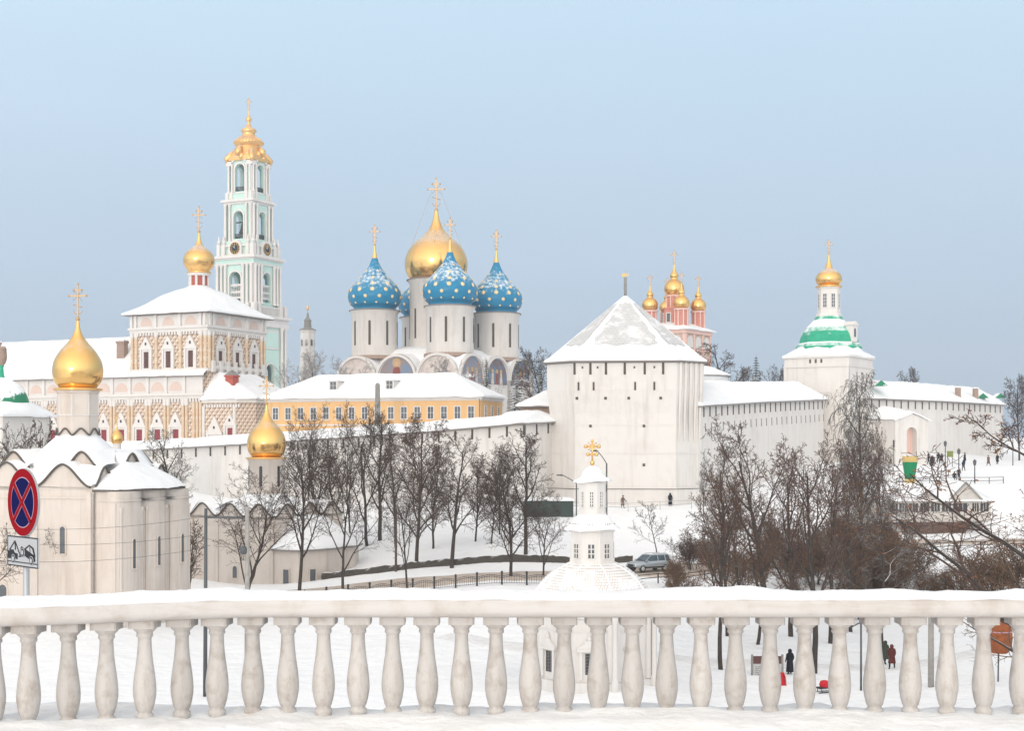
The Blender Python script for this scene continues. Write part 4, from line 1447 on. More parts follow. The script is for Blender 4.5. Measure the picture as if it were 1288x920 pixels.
    onion(root, 7.15, 15.7, 37.6, ONION_TALL[:3] and [(.84, 0), (.88, .03), (.97, .12), (1, .22), (.985, .30), (.93, .38), (.83, .46), (.68, .54), (.50, .61), (.34, .68), (.22, .75), (.14, .83), (.085, .92), (.06, 1)], 'gold', 64)
    cross(root, 7.6, 53.1, rz=R(25), t=.2)
    ch = MB()
    for k in range(4):
        a = k * PI / 2 + .5
        ch.tube([(.9 * math.cos(a), .9 * math.sin(a), 58.2), (6.3 * math.cos(a), 6.3 * math.sin(a), 43.5)], .035, 4)
    ch.build('guy_chain', 'gold_cross', root)
make_cathedral()

# ------------------------------------------------------------------ yellow building
def make_yellow():
    a, b = 20.0, 6.0
    root = thing('long_house', 'long yellow two storey house with snow roof and two dormers behind the fortress wall', 'house', (-22.59, 251.65, -2.0), R(-17.1))
    m = MB(); m.box(-a, a, -b, b, -1, 10.1)
    wall = m.build('wall', 'yellow_plaster', root)
    t = MB()
    t.box(-a - .1, a + .1, -b - .1, b + .1, 9.55, 9.8)
    t.box(-a - .3, a + .3, -b - .3, b + .3, 9.8, 10.12)
    t.box(-a - .06, a + .06, -b - .06, b + .06, 5.35, 5.6)
    t.build('cornice', 'plaster_trim', wall)
    s = MB()
    s.loft([[(-a - .8, -b - .8, 10.12), (a + .8, -b - .8, 10.12), (a + .8, b + .8, 10.12), (-a - .8, b + .8, 10.12)],
            [(-a - .8, -b - .8, 10.4), (a + .8, -b - .8, 10.4), (a + .8, b + .8, 10.4), (-a - .8, b + .8, 10.4)],
            [(-a + 7.5, -.5, 14.6), (a - 7.0, -.5, 14.6), (a - 7.0, .5, 14.6), (-a + 7.5, .5, 14.6)]])
    s.build('roof_snow', 'roof_snow', root)
    M = Matrix.Translation((0, -b, 0))
    xs = [-18.2 + i * 2.43 for i in range(16)]
    for i, x in enumerate(xs):
        window(root, M, x, 6.5, 1.0, 2.0, frame=.10, mat='window_glass', bars=(1, 1), fw=.16)
        window(root, M, x, 1.7, 1.0, 2.0, frame=.10, mat='window_glass', bars=(1, 1), fw=.16)
    Mr = face_M('r', a)
    for x in (-3.6, 0, 3.6):
        window(root, Mr, x, 6.3, .95, 2.3, frame=.10, mat='window_glass', bars=(1, 1), fw=.16)
    for x in (-7.6, 3.0):
        d = MB()
        y0 = -b + 1.0
        d.box(x - .8, x + .8, y0, y0 + 3.5, 10.8, 13.2)
        dd = d.build('dormer', 'plaster_trim', root)
        r = MB()
        r.prism([(x - 1.15, 13.2), (x + 1.15, 13.2), (x, 13.6)], y0 - .3, y0 + 4)
        r.build('dormer_roof', 'roof_snow', dd)
        window(dd, Matrix.Translation((0, y0, 0)), x, 11.75, 1.1, 1.3, mat='window_glass', bars=(1, 1))
    p = MB(); p.tube([(a - .2, -b - .18, 10.0), (a - .2, -b - .18, 0)], .09, 6); p.build('downpipe', 'roof_edge', root)
make_yellow()

o = thing('obelisk', 'slim grey stone obelisk standing in front of the yellow house', 'obelisk', P(475, 545, 233))
m = MB(); m.box(-.75, .75, -.75, .75, -3, 1.2); m.build('base', 'stone_grey', o)
m = MB(); m.loft([square(.42, 1.2, 1), square(.36, 7.9, 1), square(.18, 8.2, 1)]); m.build('shaft', 'stone_grey', o)

# ------------------------------------------------------------------ small structures behind the walls
def make_white_lantern():
    p = P(387, 560, 350)
    root = thing('watch_tower', 'slim white octagonal tower with grey lantern right of the bell tower', 'tower', (p.x, p.y, 8), R(20))
    m = MB(); m.lathe([(2.1, -2), (2.1, 10), (1.75, 15.3), (1.75, 19.6), (2.0, 19.8), (2.0, 20.2)], 8, smooth=False); m.build('wall', 'plaster_white', root)
    for k in range(8):
        window(root, Matrix.Rotation(k * PI / 4 + PI / 8, 4, 'Z') @ Matrix.Translation((0, -1.62, 0)), 0, 16.3, .7, 1.6, frame=.1, round_top=True, mat='window_glass')
    m = MB(); m.lathe([(2.2, 20.2), (1.9, 20.5), (.95, 20.9), (.85, 22.4), (1.0, 22.6), (.35, 23.4), (.2, 24.5)], 8, smooth=False); m.build('lantern', 'stone_grey', root)
    m = MB(); m.tube([(0, 0, 24.4), (0, 0, 25.8)], .12, 5, cap=True); m.lathe([(.05, 0), (.35, .3), (.28, 1.0), (.05, 1.6)], 8, c=(0, 0, 25.0)); m.build('finial', 'gold_matt', root)
make_white_lantern()

def hip_house(name, label, loc, rz, a, b, ze, zr, wall, over=.6, cat='house'):
    root = thing(name, label, cat, loc, rz)
    m = MB(); m.box(-a, a, -b, b, -2, ze); m.build('wall', wall, root)
    s = MB()
    s.loft([[(-a - over, -b - over, ze), (a + over, -b - over, ze), (a + over, b + over, ze), (-a - over, b + over, ze)],
            [(-a - over, -b - over, ze + .22), (a + over, -b - over, ze + .22), (a + over, b + over, ze + .22), (-a - over, b + over, ze + .22)],
            [(-a * .45, -.2, zr), (a * .45, -.2, zr), (a * .45, .2, zr), (-a * .45, .2, zr)]])
    s.build('roof_snow', 'roof_snow', root)
    e = MB(); e.box(-a - over - .03, a + over + .03, -b - over - .03, b + over + .03, ze - .14, ze); e.build('eave', 'roof_edge', root)
    return root
p = P(706, 560, 206)
r_ = hip_house('brick_house', 'small brown house with a snow roof just left of the big white tower', (p.x, p.y, 1.0), R(-12), 5.2, 4.0, 4.5, 6.9, 'brown_brick')
window(r_, face_M('f', 4.0), -3.0, 1.6, .9, 1.5, frame=.08, mat='window_glass')

def make_round_hall():
    p = P(872, 560, 226)
    root = thing('round_hall', 'low round building with two tiers of snowy roof behind the white tower', 'building', (p.x, p.y, 0))
    m = MB(); m.lathe([(6.6, -2), (6.6, 8.2)], 16, smooth=False); m.build('wall', 'plaster_white', root)
    m = MB(); m.lathe([(8.0, 8.3), (8.0, 8.6), (5.4, 10.4)], 24, smooth=False); m.build('roof_snow', 'roof_snow', root)
    m = MB(); m.lathe([(5.5, 10.2), (5.5, 10.9), (5.9, 10.9), (5.9, 11.15), (3, 12.4), (.3, 13.0)], 24, smooth=False); m.build('upper_roof_snow', 'roof_snow', root)
    m = MB(); m.lathe([(5.95, 10.75), (5.98, 10.9)], 24); m.lathe([(8.05, 8.1), (8.05, 8.3)], 24); m.build('eave', 'roof_edge', root)
make_round_hall()

def make_pink_church():
    p = P(848, 560, 302)
    root = thing('pink_church', 'red and pink church with five slender gold domes behind the tower roof', 'church', (p.x, p.y, 2.0), R(-35))
    h = 5.6
    o = -2.0
    m = MB(); m.box(-h, h, -h, h, -2, 24 + o); wall = m.build('wall', 'church_tan', root)
    t = MB()
    for ax in 'frbl':
        t.M = face_M(ax, h)
        for x in (-5.4, -1.9, 1.9, 5.4):
            t.box(x - .28, x + .28, -.25, 0, 8, 23.4 + o)
        t.box(-h - .2, h + .2, -.35, 0, 19.6 + o, 20.0 + o)
        t.box(-h - .3, h + .3, -.4, 0, 23.2 + o, 24 + o)
    t.build('pilaster', 'pink_trim', wall)
    sh = MB()
    for ax in 'frbl':
        for x in (-3.65, 0, 3.65):
            sh.M = face_M(ax, h) @ Matrix.Translation((x, 0, 0))
            sh.prism(arch(2.5, 20.3 + o, 21.5 + o), -.2, 0)
    sh.build('shell_niche', 'plaster_trim', wall)
    for ax in 'fr':
        for x in (-3.65, 0, 3.65):
            window(root, face_M(ax, h), x, 15.4 + o, 1.1, 2.6, frame=.2, mat='window_dark', fw=.35, frame_mat='church_pink')
            window(root, face_M(ax, h), x, 10.4 + o, 1.1, 2.6, frame=.2, mat='window_dark', fw=.35, frame_mat='church_pink')
    s = MB(); s.loft([square(h + 1.0, 24 + o), square(h + 1.0, 24.25 + o), square(3.4, 25.6 + o), square(1.5, 26 + o)]); s.build('roof_snow', 'roof_snow', root)
    def turret(c, r, z0, z1, dr, dh, ch, tall=False):
        d = MB()
        d.lathe([(r, z0), (r, z1)], 16, c=(c[0], c[1], 0), smooth=False)
        q = d.build('drum', 'church_pink', root)
        k = MB()
        for i in range(8):
            a = 2 * PI * i / 8
            k.lathe([(.17, z0), (.17, z1 - .15)], 6, c=(c[0] + r * 1.02 * math.cos(a), c[1] + r * 1.02 * math.sin(a), 0))
        k.lathe([(r * 1.15, z1 - .35), (r * 1.2, z1)], 16, c=(c[0], c[1], 0))
        k.build('colonnette', 'pink_trim', q)
        prof = [(.75, 0), (.95, .10), (1, .2), (.93, .32), (.72, .42), (.48, .48), (.36, .54), (.42, .60), (.40, .66), (.22, .76), (.12, .86), (.06, 1)]
        onion(root, dr, dh, z1 + .02, prof, 'gold_plain', 24, c)
        cross(root, ch, z1 + dh - .05, c=c, rz=R(30), t=.10)
    c = 3.75
    for x, y in ((c, -c), (c, c), (-c, -c), (-c, c)):
        turret((x, y), 1.4, 24.5 + o, 28.5 + o, 1.7, 5.3, 2.3)
    d = MB(); d.lathe([(2.6, 25 + o), (2.6, 28.6 + o), (2.8, 28.8 + o), (2.2, 29.2 + o)], 8, smooth=False, rot=PI / 8)
    b = d.build('octagon', 'church_pink', root)
    for k in range(8):
        window(b, Matrix.Rotation(k * PI / 4, 4, 'Z') @ Matrix.Translation((0, -2.41, 0)), 0, 26 + o, .8, 1.8, frame=.12, mat='window_glass', fw=.2, frame_mat='plaster_trim')
    turret((0, 0), 1.55, 29 + o, 31.8 + o, 2.15, 6.6, 2.9)
make_pink_church()

# ------------------------------------------------------------------ corner tower
def make_corner_tower():
    root = thing('fortress_tower', 'massive white corner tower with a tent roof of snow and bare shingles', 'tower', (15.95, 200.2, -9.5), R(-4.7))
    o = 9.5
    def octo(a, b, z):   # a: half of the flat front, b: half of the whole width
        return [(-a, -b, z), (a, -b, z), (b, -a, z), (b, a, z), (a, b, z), (-a, b, z), (-b, a, z), (-b, -a, z)]
    m = MB()
    A, B = 6.72, 10.27
    m.loft([octo(A + .12, B + .25, -2), octo(A + .12, B + .25, o - 5.9), octo(A, B, o - 5.75), octo(A, B, o + 4.2), octo(A + .1, B + .35, o + 7.4), octo(A + .1, B + .4, o + 11.2)])
    wall = m.build('wall', 'plaster_white', root)
    t = MB()
    for z, e in ((-5.85, .32), (-1.2, .05), (2.6, .04), (6.3, .2)):
        t.loft([octo(A + e * .3, B + e, o + z), octo(A + e * .3, B + e, o + z + .14)])
    t.build('string_course', 'plaster_trim', wall)
    st = MB()
    st.loft([octo(A + .13, B + .36, o - 5.92), octo(A + .13, B + .36, o - 5.85)])
    st.build('plinth_gap', 'slit', wall)
    # tall machicolation ribs on the chamfers
    for s in (1,):
        for k in range(5):
            rb = MB()
            t_ = (k + .5) / 5
            x = s * (A + (B - A) * t_); y = -(B + (A - B) * t_)
            nx, ny = s * .7071, -.7071
            rb.tube([(x + nx * .08, y + ny * .08, o + .5), (x + nx * .25, y + ny * .25, o + 5), (x + nx * .42, y + ny * .42, o + 8.4), (x + nx * .45, y + ny * .45, o + 11.0)], [.08, .18, .24, .24], 4, smooth=False)
            rb.build('rib', 'plaster_white', wall)
    def hole(x, z, w, h):
        q = MB()
        yy = -(B + .36) if z > o + 7 else (-(B + .37) if z < o - 5.8 else -(B + .36 * max(0, (z - o - 4.2) / 3.2)))
        q.M = Matrix.Translation((x, yy, z))
        q.box(-w / 2, w / 2, -.07, .1, 0, h)
        q.build('loophole', 'slit', root)
    s = .1062
    for px in (728, 748, 767.5, 791, 816, 839):
        hole((px - 791.5) * s, o + 9.4, .30, 1.55)
    for px in (738, 757, 803, 828):
        hole((px - 791.5) * s, o + 10.2, .22, .3)
    for px in (733, 757, 791, 804, 828, 752):
        if px in (733, 752, 804, 828): hole((px - 791.5) * s, o + 7.3, .24, 1.1)
    for px, py in ((731, 501), (767, 501), (796, 501), (836, 501), (748, 536), (815, 536), (815, 585)):
        hole((px - 791.5) * s, o + (560 - py) * s - .2, .34, .36)
    # tent roof
    r = MB()
    e = .78
    apex = o + 21.0
    def octs(k, z): return [(x * k, y * k, z) for x, y, _ in octo(A + .35, B + e, 0)]
    r.loft([octs(1, o + 11.25), octs(1, o + 11.5), octs(.93, o + 12.0), octs(.02, apex)], False)
    r.build('roof_snow', 'roof_snow', root, rough=.0)
    ee = MB(); ee.loft([octo(A + .2, B + .5, o + 10.95), octo(A + .4, B + e + .05, o + 11.1), octo(A + .4, B + e + .05, o + 11.25)]); ee.build('eave', 'roof_edge', root)
    # the shingles that show through on the front and side slopes
    def slope_pt(i, j, t, k):
        """Point on roof face i: t along its width -1..1, k height 0..1."""
        q = octs(.93, o + 12.0)
        a, b = Vector(q[i]), Vector(q[j])
        q2 = octs(.02, apex)
        a2, b2 = Vector(q2[i]), Vector(q2[j])
        return (a + (b - a) * (t * .5 + .5)) * (1 - k) + (a2 + (b2 - a2) * (t * .5 + .5)) * k
    for i, j, side in ((0, 1, 0), (1, 2, 1), (7, 0, 1)):
        b = MB()
        rows = 12
        nrm = (slope_pt(i, j, 1, 0) - slope_pt(i, j, -1, 0)).cross(slope_pt(i, j, 0, 1) - slope_pt(i, j, 0, 0)).normalized()
        if nrm.dot(slope_pt(i, j, 0, .3) - Vector((0, 0, slope_pt(i, j, 0, .3).z))) < 0: nrm = -nrm
        vs = []
        for k in range(rows + 1):
            kk = .17 + .70 * k / rows
            w_ = .84 - .05 * math.sin(k * 2.1) - .15 * (k / rows) ** 3
            lo_ = .80 - .06 * math.cos(k * 1.7)
            for q in range(7):
                tt = -lo_ + (lo_ + w_) * q / 6
                vs.append(slope_pt(i, j, tt, kk + .025 * math.sin(q * 2.3) * (1 if k == 0 else .3)) + nrm * .06)
        fs = [(k * 7 + q, k * 7 + q + 1, (k + 1) * 7 + q + 1, (k + 1) * 7 + q) for k in range(rows) for q in range(6) if not (side == 0 and q in (2, 3) and False)]
        b.add(vs, fs)
        b.build('bare_shingles', 'bare_shingles', root)
    f = MB(); f.tube([(0, 0, apex - .3), (0, 0, apex + 2.6)], .22, 8, cap=True)
    fl = f.build('flagstaff', 'stone_grey', root)
    g = MB(); g.prism([(-.5, apex + 2.7), (.45, apex + 2.78), (.5, apex + 3.1), (.1, apex + 3.0), (-.15, apex + 3.25), (-.5, apex + 3.05)], -.05, .05); g.tube([(0, 0, apex + 2.5), (0, 0, apex + 3.6)], .05, 5); g.build('weathervane', 'kiosk_gold', fl)
make_corner_tower()

# ------------------------------------------------------------------ fortress walls
def make_wall(label, pts, thick, zb, roof_h, roof_d, slit_gap, slit_h=1.3, slit_w=.3, first=2.0, second=False, mat='plaster_white'):
    """pts: [(x, y, z_eave)] along the outer face, from left to right."""
    x0, y0, _ = pts[0]
    root = thing('fortress_wall', label, 'wall', (x0, y0, zb))
    m, s, e = MB(), MB(), MB()
    V = [Vector((a - x0, b - y0, c - zb)) for a, b, c in pts]
    slits = []
    run = first
    for p, q in zip(V, V[1:]):
        d = Vector((q.x - p.x, q.y - p.y, 0)); L = d.length; d.normalize()
        n = Vector((d.y, -d.x, 0))        # outward (towards the camera)
        b = -n
        ring = lambda w, t, zt, zl: [w + n * t + Vector((0, 0, zl - w.z)), w + n * t + Vector((0, 0, zt)), w + b * thick + Vector((0, 0, zt)), w + b * thick + Vector((0, 0, zl - w.z))]
        m.loft([ring(p, 0, 0, -3), ring(q, 0, 0, -3)])
        rf = lambda w: [w + n * .7, w + n * .7 + Vector((0, 0, .25)), w + b * roof_d * .5 + Vector((0, 0, .2 + roof_h * .55)), w + b * roof_d + Vector((0, 0, roof_h)), w + b * (roof_d * 2 + .7), w]
        s.loft([rf(p), rf(q)])
        rg = lambda w: [w + n * .74 + Vector((0, 0, -.14)), w + n * .74 + Vector((0, 0, .03)), w + Vector((0, 0, .03)), w + Vector((0, 0, -.14))]
        e.loft([rg(p), rg(q)])
        while run < L - .5:
            c = p + d * run + Vector((0, 0, (q.z - p.z) * run / L))
            slits.append((c, d, n))
            run += slit_gap
        run -= L
    m.build('wall', mat, root)
    s.build('roof_snow', 'roof_snow', root)
    e.build('eave', 'roof_edge', root)
    for c, d, n in slits:
        q = MB(); q.M = Matrix.Translation(c) @ Matrix(((d.x, -n.x, 0), (d.y, -n.y, 0), (0, 0, 1))).to_4x4()
        q.box(-slit_w / 2, slit_w / 2, -.06, .2, -slit_h - .25, -.2)
        q.build('loophole', 'slit', root)
    if second:
        for c, d, n in slits:
            q = MB(); q.M = Matrix.Translation(c) @ Matrix(((d.x, -n.x, 0), (d.y, -n.y, 0), (0, 0, 1))).to_4x4()
            q.prism([(.5, -3.6), (.72, -3.6), (.62, -2.4), (.40, -2.4)], -.05, .2)
            q.build('loophole', 'pink_trim' if False else 'stone_grey', root)
    return root
def wp(px, D, py): v = P(px, py, D); return (v.x, v.y, v.z)
make_wall('cream fortress wall running behind the bare trees to the left of the tower', [wp(-60, 236, 576), wp(170, 226, 567), wp(307, 216, 559), wp(430, 206, 551), wp(545, 197, 543), wp(660, 188.5, 533), wp(700, 195, 530.5)], 3.0, -12, 1.6, 2.8, 2.85, first=1.2, mat='plaster_white')
make_wall('white shaded fortress wall running right from the tower to the gate church', [wp(878, 192, 511), wp(960, 214, 506), wp(1036, 238, 503)], 3.5, -9, 3.2, 4.5, 2.2, second=True)
rw = make_wall('long white fortress wall right of the gate church above the people', [wp(1088, 241, 501.5), wp(1180, 257, 505), wp(1262, 278, 510)], 3.5, -7, 3.6, 5.5, 2.3)
# chimneys and green dormers on the right wall roof
for px, D, py in ((1205, 268, 490), (1227, 273, 492)):
    pass
def roof_bit(px, py, D, kind):
    p = P(px, py, D)
    q = MB(); q.M = Matrix.Translation(p - rw.location)
    if kind == 'chimney':
        q.box(-.42, .42, -.42, .42, -1.6, .45, 0); q.box(-.5, .5, -.5, .5, .45, .65, 1)
        q.build('chimney', ['brown_brick', 'roof_snow'], rw)
    else:
        q.prism([(-1.1, -.6), (1.1, -.6), (0, .35)], -.3, 2.5, 0)
        q.build('dormer', ['green_patchy'], rw)
roof_bit(1205, 491, 266, 'chimney'); roof_bit(1227, 492, 271, 'chimney')
roof_bit(1236, 497, 272, 'dormer'); roof_bit(1108, 481, 244, 'dormer'); roof_bit(1258, 497, 279, 'dormer')

# arched gate porch in the right wall
def make_porch():
    p = P(1147, 576, 234)
    root = thing('gate_porch', 'white gabled porch with a tall arched doorway in the right fortress wall', 'gate', (p.x, p.y, p.z - .6), R(22))
    H = (576 - 528) / FPX * 234 + .6
    m = MB()
    w, a, zs = 3.3, 1.0, 4.6
    for s in (-1, 1):
        xx = sorted((s * a, s * w))
        m.box(xx[0], xx[1], 0, 8, -2, H)
    top = [(-a, H), (-a, zs)] + [(a * math.cos(PI - PI * i / 12), zs + a * math.sin(PI - PI * i / 12)) for i in range(1, 12)] + [(a, zs), (a, H)]
    m.prism(top, 0, 8)
    m.prism([(-w, H), (w, H), (0, H + 1.0)], 0, 8)
    m.build('wall', 'plaster_white', root)
    d = MB(); d.box(-a, a, 1.2, 1.4, 0, zs + a); d.build('inner_wall', 'pink_trim', root)
    s = MB()
    s.add([(-w - .4, -.3, H - .05), (0, -.3, H + 1.25), (w + .4, -.3, H - .05), (-w - .4, 8, H + .3), (0, 8, H + 2.6), (w + .4, 8, H + .3), (-w - .4, -.3, H - .25), (0, -.3, H + 1.0), (w + .4, -.3, H - .25)],
          [(0, 1, 4, 3), (1, 2, 5, 4), (6, 7, 1, 0), (7, 8, 2, 1)])
    s.build('roof_snow', 'roof_snow', root)
make_porch()

# ------------------------------------------------------------------ gate church
def make_gate_church():
    root = thing('gate_church', 'white gate church with a green dome skirt and tall neck under a gold dome', 'church', (54.77, 245.88, -4.0), R(-45.7 + 12))
    h, o = 5.75, 4.0
    m = MB()
    m.box(-h, h, -h, h, -2, 15.1 + o)
    m.box(-h - .35, h + .35, -h - .35, h + .35, -2, 8.8 + o)
    wall = m.build('wall', 'plaster_white', root)
    t = MB()
    for z, e, k in ((13.2, .18, .2), (14.8, .3, .35), (8.8, .45, .2)):
        t.box(-h - e, h + e, -h - e, h + e, o + z, o + z + k)
    for ax in 'fr':
        t.M = face_M(ax, h)
        for x in (-h + .2, h - .2):
            t.box(x - .3, x + .3, -.1, 0, 9 + o, 13.2 + o)
    t.build('cornice', 'plaster_trim', wall)
    for x in (-1.1, -.1, .9):
        window(root, face_M('f', h), x, 13.9 + o, .34, .65, mat='slit')
    for x in (-2.2, .2, 2.6):
        window(root, face_M('r', h), x, 10.2 + o, .5, 2.2, mat='slit', frame=.1)
    r = MB()
    r.loft([ring_mix(h + .32, 15.1 + o, 0), ring_mix(h + .32, 15.3 + o, 0), ring_mix(h * .86, 16.8 + o, .9, r=5.2)], False)
    r.build('roof_snow', 'roof_snow', root)
    g = MB()
    n = 8
    rt = PI / 8
    g.lathe([(5.55, 16.3 + o), (5.6, 16.9 + o), (5.3, 17.35 + o), (5.0, 17.6 + o), (4.95, 18.1 + o), (4.72, 18.8 + o), (4.35, 19.5 + o), (3.8, 20.3 + o), (3.1, 21.0 + o), (2.55, 21.6 + o), (2.2, 22.2 + o)], n, smooth=False, rot=rt)
    g.build('dome_skirt', 'green_roof', root)
    d = MB()
    d.lathe([(2.25, 21.6 + o), (2.15, 22.6 + o), (1.95, 22.8 + o), (1.9, 26.8 + o), (2.1, 27.0 + o), (2.1, 27.2 + o)], 8, smooth=False, rot=rt)
    dr = d.build('drum', 'plaster_white', root)
    for k in range(8):
        window(dr, Matrix.Rotation(k * PI / 4, 4, 'Z') @ Matrix.Translation((0, -1.79, 0)), 0, 23.7 + o, .62, 2.3, frame=.08, mat='window_glass', bars=(1, 3), fw=.12)
    c = MB(); c.lathe([(2.1, 27.203 + o), (2.35, 27.3 + o), (2.1, 27.5 + o)], 24); c.build('cornice', 'gold_plain', dr)
    onion(root, 2.25, 5.6, 27.35 + o, [(.7, 0), (.78, .05), (.96, .14), (1, .24), (.93, .35), (.75, .44), (.52, .51), (.34, .56), (.26, .62), (.18, .72), (.11, .85), (.05, 1)], 'gold', 32)
    cross(root, 2.6, 32.9 + o, rz=R(30), t=.09)
    l = MB(); l.M = Matrix.Rotation(R(78), 4, 'Z') @ Matrix.Translation((0, -4.9, 0))
    l.box(-.75, .75, -.3, 1.6, 17.6 + o, 20.4 + o)
    l.prism([(-.95, 20.4 + o), (.95, 20.4 + o), (0, 21.1 + o)], -.5, 1.8)
    lo = l.build('lucarne', 'plaster_trim', root)
    window(lo, l.M @ Matrix.Translation((0, -.3, 0)), 0, 18.4 + o, .6, 1.5, round_top=True, mat='window_glass')
make_gate_church()

# ------------------------------------------------------------------ green-domed chapel at the left edge, small gold cupola
def make_green_chapel():
    p = P(2, 560, 168)
    root = thing('green_dome_chapel', 'white chapel with a patchy green snow dome at the left edge', 'chapel', (p.x, p.y, -13.0), R(-24))
    o, h = 13.0, 3.9
    m = MB(); m.box(-h, h, -h, h, -1, 3.3 + o); wall = m.build('wall', 'plaster_white', root)
    for x in (-.6, .6):
        window(root, face_M('f', h), x + .6, .9 + o, .85, 1.7, frame=.1, round_top=True, mat='window_glass', bars=(1, 2))
    for x in (-1.2, 1.2):
        window(root, face_M('f', h), x, -6 + o, .85, 1.7, frame=.1, round_top=True, mat='window_glass', bars=(1, 2))
    s = MB(); s.loft([ring_mix(h + .55, 3.3 + o, 0), ring_mix(h + .55, 3.5 + o, 0), ring_mix(h * .8, 5.0 + o, .8, r=3.3)]); s.build('roof_snow', 'roof_snow', root)
    g = MB(); g.lathe(dense([(3.15, 4.75 + o), (3.05, 5.3 + o), (2.7, 6.2 + o), (2.1, 7.0 + o), (1.3, 7.6 + o), (.45, 7.95 + o)]), 24); g.build('dome', 'green_patchy', root)
    g = MB(); g.lathe([(.42, 7.8 + o), (.28, 8.3 + o), (.2, 9.1 + o), (.3, 9.4 + o)], 12); g.build('neck', 'green_roof', root)
    g = MB(); g.lathe(dense([(.25, 9.4 + o), (.5, 9.8 + o), (.62, 10.4 + o), (.55, 11.2 + o), (.6, 11.3 + o), (.4, 11.6 + o)]), 16); g.build('lantern', 'brown_brick', root)
make_green_chapel()

def make_cupola():
    p = P(147, 560, 172)
    root = thing('cupola_chapel', 'small chapel topped by a tiny gold cupola peeping over the church roof', 'chapel', (p.x, p.y, -13))
    o = 13
    m = MB(); m.box(-2.2, 2.2, -2.2, 2.2, -1, -2.6 + o); m.build('wall', 'plaster_white', root)
    m = MB(); m.loft([square(2.5, -2.6 + o), square(2.5, -2.4 + o), square(.5, -1.2 + o)]); m.build('roof_snow', 'roof_snow', root)
    m = MB(); m.lathe([(.5, -1.6 + o), (.5, .15 + o)], 16); m.build('drum', 'plaster_trim', root)
    onion(root, .74, 2.3, .15 + o, ONION_TALL, 'gold_plain', 24)
    cross(root, 1.2, 2.4 + o, t=.06)
make_cupola()

